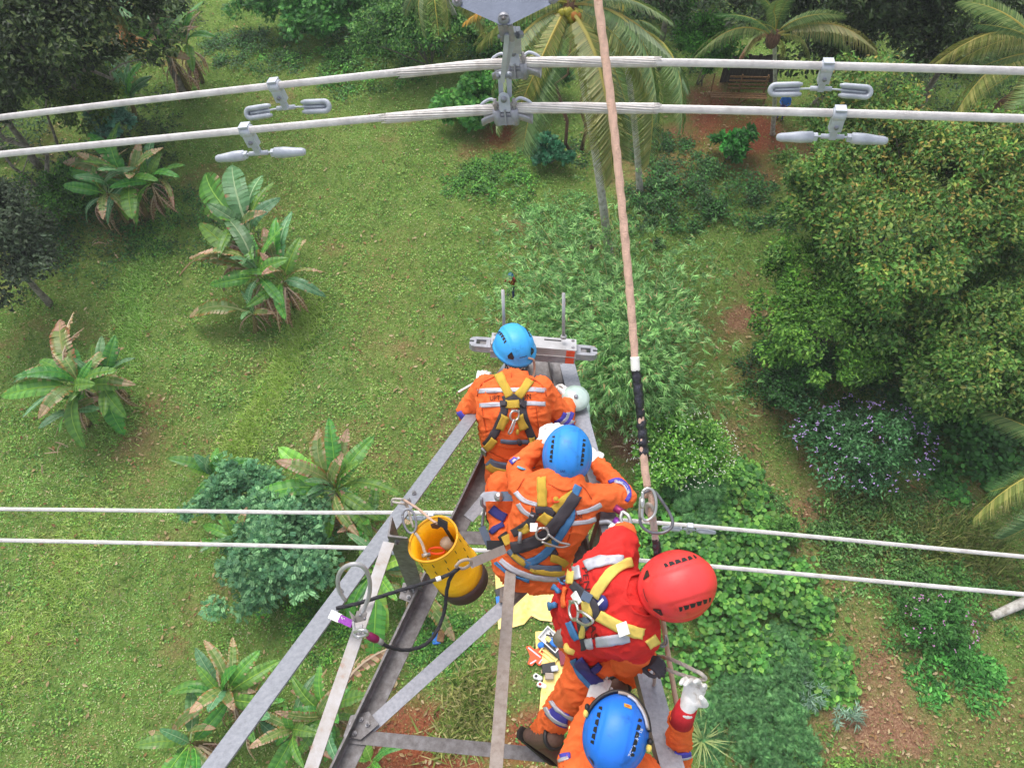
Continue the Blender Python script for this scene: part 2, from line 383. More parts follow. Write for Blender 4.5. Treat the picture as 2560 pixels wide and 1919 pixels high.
M['strapgrey'] = flat('warm_grey_webbing', '9a928d', 0.7, bscale=300)
# ---------------------------------------------------------------- ground
SOIL = [(1040, 1870, 190, 1.3), (1350, 1860, 130, 1.1), (1250, 1600, 60, .6), (1250, 1700, 70, .6), (350, 1110, 90, .6), (420, 1010, 70, .35), (1850, 330, 170, .7), (2030, 370, 110, .7), (1650, 420, 170, .55), (1260, 340, 70, .85),
        (1170, 380, 45, .6), (330, 90, 90, .8), (300, 570, 110, .55), (350, 640, 60, .4), (2130, 1480, 200, .55), (2230, 1680, 240, .62), (2150, 1850, 260, .62), (2450, 1800, 240, .5), (2020, 1400, 120, .5), (1990, 1300, 90, .45), (1900, 1250, 80, .4), (1860, 700, 70, .45), (1900, 1050, 70, .4), (2070, 1380, 60, .4), (1990, 1430, 50, .4), (1840, 820, 120, .5), (1880, 930, 80, .5), (1850, 760, 60, .4),
        (1330, 1450, 70, .4), (1580, 1130, 80, .6), (900, 1090, 80, .3), (690, 520, 60, .4), (830, 620, 50, .45), (1000, 620, 80, .25), (960, 860, 90, .3), (1300, 560, 60, .5), (700, 1480, 40, .4),
        (2380, 1600, 150, .35), (2500, 1850, 160, .35), (1300, 1500, 90, .5), (1010, 1000, 80, .3), (60, 560, 120, .5), (1520, 1620, 90, .4), (1560, 1800, 120, .5)]
SHADE_PAINT = [(2050, 700, 380, .6), (1950, 1000, 230, .45), (2300, 1150, 300, .5), (2200, 1650, 400, .35), (150, 640, 260, .5), (600, 60, 240, .45), (1750, 500, 300, .5), (120, 350, 300, .7), (1880, 1350, 200, .3)]  # spots where tree shade is painted into the grass colour
def ground_maps(x, y):
    px, py = pix(x, y, 0.0)
    s = np.zeros_like(x)
    for cx, cy, r, a in SOIL: s = np.maximum(s, a * np.exp(-(((px - cx) / r) ** 2 + ((py - cy) / (r * .7)) ** 2)))
    n = fbm(x, y, 0.55, 3); s = s * (.55 + .9 * n) + np.clip((fbm(x, y, .35, 11) - .60) * 3.2, 0, .45)
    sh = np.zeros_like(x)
    for cx, cy, r, a in SHADE_PAINT: sh = np.maximum(sh, a * np.exp(-(((px - cx) / r) ** 2 + ((py - cy) / r) ** 2)))
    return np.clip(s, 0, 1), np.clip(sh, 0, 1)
gx = np.concatenate([np.linspace(-400, -42, 14), np.linspace(-40, 40, 260), np.linspace(42, 400, 14)])
gy = np.concatenate([np.linspace(-300, -8, 10), np.linspace(-6, 62, 240), np.linspace(64, 500, 14)])
GX, GY = np.meshgrid(gx, gy); nx_, ny_ = len(gx), len(gy)
gxf, gyf = GX.ravel(), GY.ravel()
GV = np.stack([gxf, gyf, gh(gxf, gyf)], 1)
ii = np.arange(nx_ * ny_).reshape(ny_, nx_)
GF = np.stack([ii[:-1, :-1].ravel(), ii[:-1, 1:].ravel(), ii[1:, 1:].ravel(), ii[1:, :-1].ravel()], 1)
gs, gsh = ground_maps(gxf, np.maximum(gyf, -5)); _px, _py = pix(gxf, np.maximum(gyf, -5), 0.0)
gred = np.clip(sum(np.exp(-(((_px - a_) / r_) ** 2 + ((_py - b_) / (r_ * .8)) ** 2)) for a_, b_, r_ in ((1040, 1870, 190), (1340, 1860, 130), (1850, 330, 170), (1260, 345, 90), (330, 90, 120))), 0, 1)
gm, nt, b = new_mat('soil_and_turf', .95); b.inputs['Specular IOR Level'].default_value = .1
at = N(nt, 'ShaderNodeAttribute', attribute_name='col'); sep = N(nt, 'ShaderNodeSeparateColor'); nt.links.new(at.outputs['Color'], sep.inputs[0])
tc = N(nt, 'ShaderNodeTexCoord')
def nz(scale, det=8, ro=.65):
    n = N(nt, 'ShaderNodeTexNoise'); n.inputs['Scale'].default_value = scale; n.inputs['Detail'].default_value = det; n.inputs['Roughness'].default_value = ro
    nt.links.new(tc.outputs['Object'], n.inputs['Vector']); return n
def ramp(src, stops):
    r = N(nt, 'ShaderNodeValToRGB'); nt.links.new(src, r.inputs[0]); el = r.color_ramp.elements
    while len(el) < len(stops): el.new(.5)
    for e, (p, c) in zip(el, stops): e.position = p; e.color = C(c)
    return r
def mixc(f, a, b_, mode='MIX'):
    m = N(nt, 'ShaderNodeMix', data_type='RGBA', blend_type=mode)
    if isinstance(f, float): m.inputs[0].default_value = f
    else: nt.links.new(f, m.inputs[0])
    nt.links.new(a, m.inputs[6]); nt.links.new(b_, m.inputs[7]); return m.outputs[2]
g1 = ramp(nz(9).outputs['Fac'], [(.3, '3c4c20'), (.45, '627634'), (.58, '7f9050'), (.75, '989c66')])
g2 = ramp(nz(1.4, 5).outputs['Fac'], [(.3, '405c24'), (.55, '60803a'), (.75, '848c52')])
gr = mixc(.5, g1.outputs[0], g2.outputs[0])
s1 = ramp(nz(14).outputs['Fac'], [(.25, '4f3427'), (.45, '7f5c48'), (.6, '9a7a60'), (.8, 'b39a7c')])
s2 = ramp(nz(12).outputs['Fac'], [(.25, '4a2417'), (.45, '82452e'), (.6, '9c5c40'), (.8, 'b07a58')])
mth = N(nt, 'ShaderNodeMath', operation='ADD'); mlt = N(nt, 'ShaderNodeMath', operation='MULTIPLY_ADD'); mlt.inputs[1].default_value = 1.1; mlt.inputs[2].default_value = -.55
nn = nz(5, 9, .7); nt.links.new(nn.outputs['Fac'], mlt.inputs[0]); nt.links.new(mlt.outputs[0], mth.inputs[0]); nt.links.new(sep.outputs[0], mth.inputs[1])
ss = N(nt, 'ShaderNodeMapRange'); ss.inputs[1].default_value = .22; ss.inputs[2].default_value = .85; nt.links.new(mth.outputs[0], ss.inputs[0])
nt.links.new(mixc(ss.outputs[0], gr, mixc(sep.outputs[2], s1.outputs[0], s2.outputs[0])), b.inputs['Base Color'])
bp = N(nt, 'ShaderNodeBump'); bp.inputs['Strength'].default_value = 1; bp.inputs['Distance'].default_value = .08
nt.links.new(nz(11, 10, .7).outputs['Fac'], bp.inputs['Height']); nt.links.new(bp.outputs[0], b.inputs['Normal'])
ground = mkobj('ground', fast_mesh('ground', GV, GF, np.stack([gs, gsh, gred], 1), gm, True)); tag(ground, 'uneven grassy ground with brown soil patches', 'ground', kind='structure')

# grass and low weeds: one mass nobody could count
rng = np.random.default_rng(4)
def in_view(n, rng, m=120):
    px = rng.uniform(-m, 2560 + m, n * 3); py = rng.uniform(-m, 1919 + m, n * 3)
    v = (CY - py) / FPX; rz = v * st - ct; t = -CAMZ / rz; x = (px - CX) / FPX * t; y = (v * ct + st) * t
    d = t; keep = rng.uniform(0, 1, n * 3) < (d / d.max()) ** 3 * 3.2       # even density on the ground, thinned nearby
    x, y = x[keep][:n], y[keep][:n]; return x, y
gx_, gy_ = in_view(430000, rng); s, sh = ground_maps(gx_, gy_)
keep = rng.uniform(0, 1, len(gx_)) > s * .8
gx_, gy_, s, sh = gx_[keep], gy_[keep], s[keep], sh[keep]; n = len(gx_)
big = fbm(gx_, gy_, .22, 21); mid = fbm(gx_, gy_, .9, 31, 3); fine = vnoise(gx_, gy_, 3.5, 41)
cg = palette(rng, n, ['78a64e', '8ab45a', '60903e', '9cb46c', 'b4ae8c', '527c38', '6ea04e', '88aa64'])
warm = c3('a8a468'); dark = c3('3c5c20')
cg = cg * (.38 + 1.25 * mid)[:, None]
k = np.clip((big - .47) * 3, 0, .75)[:, None]; cg = cg * (1 - k) + warm * k
cg *= (1 + .24 * np.sin(gy_ * 3.4 + 1.3 * np.sin(gx_ * .25) + 4 * vnoise(gx_, gy_, .12, 3)) * np.clip(1.4 - np.abs(gy_ - 22) / 12, 0, 1) * (gx_ < 4))[:, None]   # faint mown terraces
k = np.clip(s * 1.1, 0, .75)[:, None]; cg = cg * (1 - k) + c3('8f8450') * k
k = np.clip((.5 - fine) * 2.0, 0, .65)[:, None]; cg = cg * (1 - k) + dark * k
k = (sh * .75)[:, None]; cg = cg * (1 - k) + (dark * 1.05) * k  # painted shade: blades turn dark green in those spots
br = rng.uniform(0, 1, n) < .09 + .35 * s + .12 * (big > .55); cg[br] = palette(rng, br.sum(), ['a58a5e', '8a6a48', 'b6a077'])
pos = np.stack([gx_, gy_, gh(gx_, gy_) + rng.uniform(0, .05, n)], 1)
d = unit_rand(rng, n); d[:, 2] = np.abs(d[:, 2]) * .7 + .1
half = rng.uniform(0, 1, n) < .5
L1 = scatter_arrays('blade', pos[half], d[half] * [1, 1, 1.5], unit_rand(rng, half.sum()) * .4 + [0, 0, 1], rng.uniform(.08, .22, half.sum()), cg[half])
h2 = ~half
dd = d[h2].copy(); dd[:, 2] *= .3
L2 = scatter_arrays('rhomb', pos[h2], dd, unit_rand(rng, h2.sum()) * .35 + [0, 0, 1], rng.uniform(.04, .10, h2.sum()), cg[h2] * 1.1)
wx, wy = in_view(130000, rng); ws, wsh = ground_maps(wx, wy); cl = fbm(wx, wy, .45, 77, 3); cf = vnoise(wx, wy, 2.6, 78)
kp = (cl + .5 * (cf - .5) > .5) & (rng.uniform(0, 1, len(wx)) > ws); wx, wy, wsh, cl, cf = wx[kp], wy[kp], wsh[kp], cl[kp], cf[kp]; n3 = len(wx)
cw = palette(rng, n3, ['5c8c38', '76a444', '8eb658', '46702c', 'a6bc70', '689850']) * (.75 + .5 * cf)[:, None]; kk = (wsh * .7)[:, None]; cw = cw * (1 - kk) + c3('3c5c20') * kk  # weed colour carries the same painted shade
dw = unit_rand(rng, n3); dw[:, 2] *= .3
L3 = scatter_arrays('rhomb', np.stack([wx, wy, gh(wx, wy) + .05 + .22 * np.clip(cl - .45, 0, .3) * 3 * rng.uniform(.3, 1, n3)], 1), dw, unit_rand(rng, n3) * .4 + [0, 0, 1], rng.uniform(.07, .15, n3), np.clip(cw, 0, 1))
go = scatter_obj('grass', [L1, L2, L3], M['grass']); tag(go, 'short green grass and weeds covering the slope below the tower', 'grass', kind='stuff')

lx, ly = in_view(16000, rng); lsn, _ = ground_maps(lx, ly); kp = rng.uniform(0, 1, len(lx)) < .12 + lsn; lx, ly = lx[kp], ly[kp]; nl = len(lx); dl = unit_rand(rng, nl); dl[:, 2] *= .15
lo = scatter_obj('fallen_leaves', [scatter_arrays('oval', np.stack([lx, ly, gh(lx, ly) + .09], 1), dl, unit_rand(rng, nl) * .35 + [0, 0, 1], rng.uniform(.08, .24, nl), palette(rng, nl, ['b39a72', '9a7850', 'c4b08c', '7c5c40', 'a8906c']))], M['grass']); tag(lo, 'brown fallen leaves scattered over the grass and bare soil', 'leaf litter', kind='stuff')

def band(pts, width, n, size, cols, seed, name, label, tpl='blade', lean=(0, 0)):
    r = np.random.default_rng(seed); seg = [onground(*p) for p in pts]; P0 = np.array(seg)
    ln = np.linalg.norm(np.diff(P0, axis=0), axis=1); t = r.uniform(0, ln.sum(), n); cum = np.concatenate([[0], np.cumsum(ln)])
    i = np.clip(np.searchsorted(cum, t) - 1, 0, len(ln) - 1); f = (t - cum[i]) / ln[i]
    p = P0[i] * (1 - f)[:, None] + P0[i + 1] * f[:, None]
    ntuft = max(8, n // 26); tuft = r.integers(0, ntuft, n)
    to = r.normal(size=(ntuft, 2)) * width * .5; p[:, :2] += to[tuft] + r.normal(size=(n, 2)) * .13
    p[:, 2] = gh(p[:, 0], p[:, 1])
    dd = unit_rand(r, n) * .8 + np.array([lean[0], lean[1], .5])
    c = palette(r, n, cols) * (r.uniform(.7, 1.25, ntuft)[tuft] * r.uniform(.8, 1.2, n))[:, None]
    A = scatter_arrays(tpl, p, dd, unit_rand(r, n) * .6 + [0, 0, 1], size * r.uniform(.5, 1.3, n), np.clip(c, 0, 1))
    o = scatter_obj(name, [A], M['grass']); tag(o, label, 'tall grass', kind='stuff'); return o
G1 = ['a4c45c', 'b6d070', '92b44e', 'c4d288']
band([(780, 760), (700, 950), (620, 1090), (560, 1160)], .75, 13000, .3, G1, 1, 'tall_grass', 'tall bright green grass running down the slope left of the banana clumps', lean=(-.3, -.2))
band([(420, 520), (350, 700), (310, 900), (290, 1100)], .8, 10000, .28, ['8cb858', 'a0c868', '7ca84c', 'b0d080'], 2, 'tall_grass', 'strip of tall green grass below the shaded banana clump at far left', lean=(-.35, -.1))
band([(230, 1260), (160, 1450), (60, 1600), (-60, 1750)], 1.4, 10000, .24, G1, 3, 'tall_grass', 'tall grass ridge in the bottom left corner of the slope', lean=(-.3, -.1))
band([(1170, 1700), (1180, 1790), (1120, 1850)], .9, 1900, .6, ['8c9c50', 'a8aa64', '6c8a3c', 'b8b27c'], 4, 'dry_grass', 'dry yellow green grass tufts beside the red soil under the crossarm')
band([(2100, 1290), (2250, 1330), (2420, 1340), (2480, 1420)], 1.2, 4000, .6, ['5d7434', '7b8a4a', '92965a'], 6, 'tall_grass', 'dull tall grass between the shrubs on the right slope')

# creeping weeds and small leafy patches
def patch(px, py, rpx, n, tpl, size, cols, seed, name, label, cat, h=.35, var=.3, squash=.75, flowers=None):
    """low uneven leafy mound following the ground"""
    r = np.random.default_rng(seed); c = onground(px, py); rad = rpx / FPX * (Vector((0, 0, CAMZ)) - c).length
    nc = max(12, n // 45)
    a = r.uniform(0, 2 * math.pi, nc); q = np.sqrt(r.uniform(0, 1, nc)) * (1 + .3 * np.sin(a * 3 + seed) + .18 * np.sin(a * 5 + 2 * seed))
    cx, cy = c.x + np.cos(a) * q * rad, c.y + np.sin(a) * q * rad * squash
    hh = h * (1 - np.clip(q, 0, 1) ** 2 * .8) * r.uniform(.55, 1.25, nc); tone = np.clip(r.lognormal(0, var, nc), .5, 1.8)
    ci = r.integers(0, nc, n); sp = max(size * 1.6, rad / math.sqrt(nc) * 1.1)
    x, y = cx[ci] + r.normal(size=n) * sp * .6, cy[ci] + r.normal(size=n) * sp * .6
    z = gh(x, y) + hh[ci] * r.uniform(.35, 1.05, n) + .02
    d = unit_rand(r, n); d[:, 2] = d[:, 2] * .35
    col = palette(r, n, cols) * (tone[ci] * r.uniform(.8, 1.2, n))[:, None] 
    A = [scatter_arrays(tpl, np.stack([x, y, z], 1), d, unit_rand(r, n) * .4 + [0, 0, 1], size * r.uniform(.6, 1.3, n), np.clip(col, 0, 1))]
    if flowers:
        k = flowers[1]; j = r.integers(0, n, k)
        A.append(scatter_arrays('rhomb', np.stack([x[j], y[j], z[j] + .12], 1), unit_rand(r, k) * [1, 1, .2], unit_rand(r, k) * .2 + [0, 0, 1], np.full(k, flowers[2]), palette(r, k, flowers[0])))
    o = scatter_obj(name, A, M['leaf']); 
    tag(o, label, cat); 
    return o
def stuffpatch(*a, **k): o = patch(*a, **k); o['kind'] = 'stuff'; return o
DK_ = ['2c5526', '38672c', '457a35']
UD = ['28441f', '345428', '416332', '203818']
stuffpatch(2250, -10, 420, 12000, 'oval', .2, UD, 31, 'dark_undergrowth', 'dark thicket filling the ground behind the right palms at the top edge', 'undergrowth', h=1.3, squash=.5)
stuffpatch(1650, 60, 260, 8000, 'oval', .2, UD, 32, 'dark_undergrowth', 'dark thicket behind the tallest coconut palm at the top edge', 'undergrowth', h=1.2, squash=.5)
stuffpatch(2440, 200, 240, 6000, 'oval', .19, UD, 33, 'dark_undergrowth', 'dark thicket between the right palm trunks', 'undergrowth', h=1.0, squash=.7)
stuffpatch(60, 260, 300, 9000, 'oval', .19, UD, 34, 'dark_undergrowth', 'dark thicket under the left edge trees beside the upper cables', 'undergrowth', h=1.0, squash=.9)  # this and the next two: dark leaf cover added in place of tree shade
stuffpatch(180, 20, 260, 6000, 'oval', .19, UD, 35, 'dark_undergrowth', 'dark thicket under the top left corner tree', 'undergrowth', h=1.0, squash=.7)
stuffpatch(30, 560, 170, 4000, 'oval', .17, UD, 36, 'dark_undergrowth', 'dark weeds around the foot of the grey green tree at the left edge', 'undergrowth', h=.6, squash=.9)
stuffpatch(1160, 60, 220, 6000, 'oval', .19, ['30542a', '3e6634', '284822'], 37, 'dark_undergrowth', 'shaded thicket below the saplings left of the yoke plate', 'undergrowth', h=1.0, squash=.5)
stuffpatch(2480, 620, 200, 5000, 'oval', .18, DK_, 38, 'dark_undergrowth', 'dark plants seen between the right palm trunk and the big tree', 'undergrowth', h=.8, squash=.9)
VIN = ['467f34', '558f3c', '659e44', '3a6c2e', '7cac4c']
stuffpatch(1830, 1480, 215, 9000, 'round', .20, VIN, 10, 'round_leaf_creeper', 'mass of round bright green creeper leaves right of the red helmet', 'creeper', h=1.0, squash=1.15, var=.2)
stuffpatch(1720, 1330, 150, 4200, 'round', .19, VIN, 11, 'round_leaf_creeper', 'round leaf creeper spreading under the lower conductors beside the rope hook', 'creeper', h=.8, var=.22)
stuffpatch(2040, 1690, 75, 1300, 'round', .22, VIN, 12, 'round_leaf_creeper', 'small separate island of round leaves on the brown soil', 'creeper', h=.4)
stuffpatch(1880, 1640, 90, 1500, 'round', .2, VIN, 13, 'round_leaf_creeper', 'lower edge of creeper leaves above the feathery shrub', 'creeper', h=.6)
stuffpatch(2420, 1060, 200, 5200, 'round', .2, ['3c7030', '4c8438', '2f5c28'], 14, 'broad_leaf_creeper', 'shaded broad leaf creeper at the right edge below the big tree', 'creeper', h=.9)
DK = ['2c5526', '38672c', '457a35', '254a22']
stuffpatch(1740, 490, 190, 9500, 'rhomb', .15, DK, 15, 'leafy_undergrowth', 'dark green undergrowth between the palm trunks and the big tree', 'undergrowth', h=.8)
stuffpatch(1560, 350, 120, 3500, 'rhomb', .15, DK, 16, 'leafy_undergrowth', 'low dark plants at the foot of the tall coconut palm', 'undergrowth', h=.4)
stuffpatch(1240, 450, 110, 3600, 'rhomb', .14, ['4f8a32', '68a03c', '3a6c2a'], 17, 'leafy_undergrowth', 'green weeds on the bank below the suspension clamp', 'undergrowth', h=.4)
stuffpatch(900, 130, 170, 6500, 'rhomb', .16, ['3f7a2c', '55923a', '2f6026', '6ea446'], 18, 'leafy_undergrowth', 'green weeds along the upper edge of the clearing', 'undergrowth', h=.6)
stuffpatch(2170, 1330, 190, 5600, 'oval', .14, ['4f7d35', '63904a', '7aa05c', '3d6a2c'], 19, 'leafy_undergrowth', 'mixed green weeds right of the creeper between the conductors', 'undergrowth', h=.5)
stuffpatch(2350, 1520, 150, 3500, 'oval', .14, ['3a6a2c', '4d7d35', '5f8f45'], 20, 'leafy_undergrowth', 'dark leafy weeds near the pale fallen trunk', 'undergrowth', h=.5)
stuffpatch(2000, 920, 150, 4200, 'rhomb', .14, DK, 22, 'leafy_undergrowth', 'dark shrubby growth at the left foot of the big tree', 'undergrowth', h=.8)
stuffpatch(1410, 560, 110, 3200, 'rhomb', .11, ['5c9048', '70a456', '4a7c3c'], 23, 'leafy_undergrowth', 'leafy weeds left of the pale palm trunk', 'undergrowth', h=.6)
stuffpatch(1440, 1850, 100, 1500, 'oval', .12, ['5d8a34', '78a044', '4a7430'], 24, 'leafy_undergrowth', 'small weeds at the lower edge of the yellow sheet', 'undergrowth', h=.15)
stuffpatch(800, 1560, 110, 3000, 'oval', .12, ['5d9236', '74a846', '3f7430'], 25, 'leafy_undergrowth', 'fresh green weeds under the left end of the crossarm', 'undergrowth', h=.25)
stuffpatch(1110, 1600, 90, 2200, 'oval', .12, ['4f8a34', '6aa044', '3f7430'], 26, 'leafy_undergrowth', 'green weeds on the ground under the yellow bucket', 'undergrowth', h=.25)
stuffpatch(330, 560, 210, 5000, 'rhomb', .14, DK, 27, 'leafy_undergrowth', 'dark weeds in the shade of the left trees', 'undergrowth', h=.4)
stuffpatch(2060, 1980, 160, 3000, 'oval', .13, ['6a8f3a', '83a64c', '527a30'], 28, 'leafy_undergrowth', 'pale green weeds at the bottom edge right of the crossarm', 'undergrowth', h=.25)
stuffpatch(2400, 1680, 95, 1500, 'oval', .19, ['3a7a30', '4f9440', '63a84c'], 29, 'leafy_undergrowth', 'isolated bright green sprouts on the brown slope at right', 'undergrowth', h=.4)
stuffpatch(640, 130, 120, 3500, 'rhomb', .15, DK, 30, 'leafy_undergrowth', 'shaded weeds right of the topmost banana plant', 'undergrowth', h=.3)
FE = ['4a7c46', '588c50', '3c6a3a', '6a9c5c']
def shrub(px, py, z, rad, n, tpl, size, cols, seed, label, name='shrub', cat='shrub', w=None, flowers=None, nclump=None, up=.1, stems=True, cr=None, var=.3, trunkh=None):
    r = np.random.default_rng(seed); c = R(px, py, z); root = empty(name, (c.x, c.y, float(gh(c.x, c.y))), label, cat)
    A, cc = crown_arrays(r, c, rad, n, nclump or max(14, n // 110), cr or min(rad) * .34, tpl, size, cols, w, up_bias=up, var=var)
    parts = [A]
    scatter_obj('foliage', parts, M['leaf'], root)
    if flowers:
        fc, k, fs = flowers; u = unit_rand(r, k); u[:, 2] = np.abs(u[:, 2]) * .9 + .15; pp = np.array(c) + u * np.array(rad) * r.uniform(1.0, 1.22, (k, 1))
        F = [scatter_arrays('rhomb', pp, unit_rand(r, k) * [1, 1, .2], np.tile([0, 0, 1.], (k, 1)) + unit_rand(r, k) * .2, np.full(k, fs), palette(r, k, fc)),
             scatter_arrays('rhomb', pp + [0, 0, .01], unit_rand(r, k) * [1, 1, .2], np.tile([0, 0, 1.], (k, 1)) + unit_rand(r, k) * .2, np.full(k, fs), palette(r, k, fc))]
        o = scatter_obj('blossom', F, M['leaf'], root)
    if stems:
        for i in range(3 if n < 9000 else 5):
            q = Vector(cc[i]); mb = MB(); b0 = root.location + Vector((r.normal() * .1, r.normal() * .1, -.1)); mid = b0.lerp(q, .5) + Vector((r.normal() * .15, r.normal() * .15, .1))
            mb.tube([b0, mid, q], [.05, .035, .015], 6).build('stem', M['bark_grey'], root)
    return root
shrub(705, 1375, 1.6, (1.8, 2.1, 1.5), 13500, 'comp', .19, ['548660', '629666', '487850', '76a872', '88b880'], 40, 'blue green leafy shrub below the left conductors', var=.25)
shrub(600, 1235, 1.3, (1.5, 1.1, .9), 5500, 'comp', .18, ['548660', '629666', '487850', '76a872'], 41, 'smaller blue green shrub beneath the pale young banana plant', var=.25)
patch(1900, 1800, 120, 9500, 'fan', .15, FE, 42, 'feathery_shrub', 'feathery dark green shrub below the creeper right of the gloved hand', 'shrub', h=1.0, squash=1.1, var=.2)
patch(1960, 1665, 62, 4500, 'fan', .14, FE, 43, 'feathery_shrub', 'narrow feathery shrub between the creeper and the small leaf island', 'shrub', h=.9, squash=1.5, var=.2)
shrub(1740, 1250, .9, (1.1, .9, .8), 3600, 'fan', .18, FE, 44, 'feathery shrub just above the creeper beside the black taped rope', var=.2)
shrub(1700, 1130, 1.4, (1.9, 1.5, 1.3), 7800, 'oval', .16, ['5c9438', '76ac48', '8fbf58', '48802f'], 45, 'light green shrub with white flowers below the bamboo', flowers=(['e8e8dc'], 260, .055))
shrub(2150, 1120, 1.5, (2.4, 1.7, 1.4), 11000, 'oval', .15, ['3a6a38', '4c7d48', '5c8c5a', '2d5630'], 46, 'dark green shrub dotted with small violet flowers', flowers=(['b79ad8', 'c6a8e2'], 190, .09))
shrub(2340, 1560, .8, (1.2, .9, .7), 3200, 'oval', .15, ['3f7432', '528a40'], 47, 'small shrub with a few pink flowers left of the fallen trunk', flowers=(['c98fc0'], 45, .08))
shrub(1975, 950, 1.4, (1.3, 1.5, 1.2), 5500, 'rhomb', .16, DK, 48, 'dense dark shrub between the path and the big tree')
shrub(1330, 200, 1.3, (1.6, 1.2, 1.3), 6000, 'comp', .24, ['3c7a3e', '4a8c48', '2f6634'], 49, 'green shrub half hidden behind the upper suspension clamp')
shrub(1190, 270, 1.0, (1.6, 1.1, 1.2), 6000, 'comp', .22, ['3c7a36', '52923e', '6aa648'], 50, 'rounded green bush left of the clamps above the bare soil')
shrub(1060, 60, 2.5, (3.0, 2.0, 2.4), 13000, 'oval', .2, ['3f6e30', '568a3c', '6f9a4a', '30582a'], 51, 'tall leafy bush at the top edge left of the yoke plate')
shrub(790, 20, 1.6, (3.4, 1.6, 1.6), 11000, 'comp', .24, ['3a7a34', '4f9040', '2c602a', '63a44a'], 52, 'bright green thicket at the top edge of the clearing')
shrub(1260, 110, 1.8, (2.0, 1.4, 1.7), 6000, 'oval', .2, ['3a6e30', '4f8a3c', '2a5528'], 53, 'leafy bush directly behind the link plate')
shrub(1770, 130, 2.2, (1.6, 1.2, 2.0), 6500, 'oval', .2, ['3f7a22', '4f9430', '2c5a1c', '63a43c'], 54, 'glossy bright green bush left of the wooden bench')
shrub(1830, 370, .7, (.8, .7, .9), 900, 'oval', .34, ['3f8a38', '52a048', '327030'], 55, 'large leaved young plant on the bare soil below the bench')
shrub(280, 320, 1.0, (1.0, .8, 1.0), 2500, 'comp', .22, ['5c8f78', '6fa088', '4c8068'], 56, 'small pale blue green bush behind the shaded banana clump')
shrub(230, 250, 2.5, (2.0, 1.6, 2.0), 6500, 'rhomb', .17, ['4a6a24', '6a8230', '35521c'], 57, 'yellow green sparse bush between the dark left trees')
shrub(170, 500, .9, (1.6, 1.3, 1.3), 5500, 'rhomb', .15, ['3c6a26', '55852f', '2a5020'], 58, 'small leaved bush at the foot of the pale trunks')
shrub(2020, 1730, .4, (.55, .7, .2), 320, 'lance', .26, ['7c9c84', '6a8c74', '90ac94'], 59, 'pale silvery plant lying on the brown soil', stems=False)
shrub(2120, 1790, .35, (.6, .3, .2), 220, 'lance', .26, ['7c9c84', '6a8c74', '90ac94'], 60, 'second pale silvery sprig, lower down the brown soil', stems=False)
shrub(1370, 380, .7, (.9, .7, .7), 2500, 'comp', .2, ['2f6a4a', '3c7d56'], 61, 'low blue green bush beside the thin red brown stems')
shrub(1950, 1330, .5, (.8, .6, .5), 1800, 'oval', .14, ['4f8338', '6a9a48'], 62, 'low green bush at the right end of the lower clamp bar', stems=False)
shrub(2360, 900, 1.2, (2.6, 1.6, 1.2), 7000, 'oval', .18, DK, 63, 'dark bushes under the right side of the big tree')
def tuft_plant(px, py, n, L, cols, seed, label):
    r = np.random.default_rng(seed); g = onground(px, py); root = empty('spiky_plant', g, label, 'plant')
    mb = MB()
    for i in range(n):
        a = r.uniform(0, 6.283); e = r.uniform(.15, 1.2); l = L * r.uniform(.6, 1.1); q = []
        dr = Vector((math.cos(a), math.sin(a), 0)); sd = Vector((-dr.y, dr.x, 0))
        for k in range(5):
            t = k / 4; p = g + dr * (l * math.cos(e) * t + .2 * t * t * l) + Vector((0, 0, l * math.sin(e) * t - .35 * l * t * t + .03)); w = .035 * (1 - t) + .002
            q += [p - sd * w, p + Vector((0, 0, -.01)), p + sd * w]
        mb.add(q, [(3 * k, 3 * k + 1, 3 * k + 4, 3 * k + 3) for k in range(4)] + [(3 * k + 1, 3 * k + 2, 3 * k + 5, 3 * k + 4) for k in range(4)])
    mb.build('leaf_tuft', M['spiky'], root)
M['spiky'] = flat('pale_spiky_leaf', '8c9c5c', .5)
tuft_plant(1755, 1850, 46, 1.3, None, 70, 'spiky pineapple like plant on the ground right of the orange sleeve')

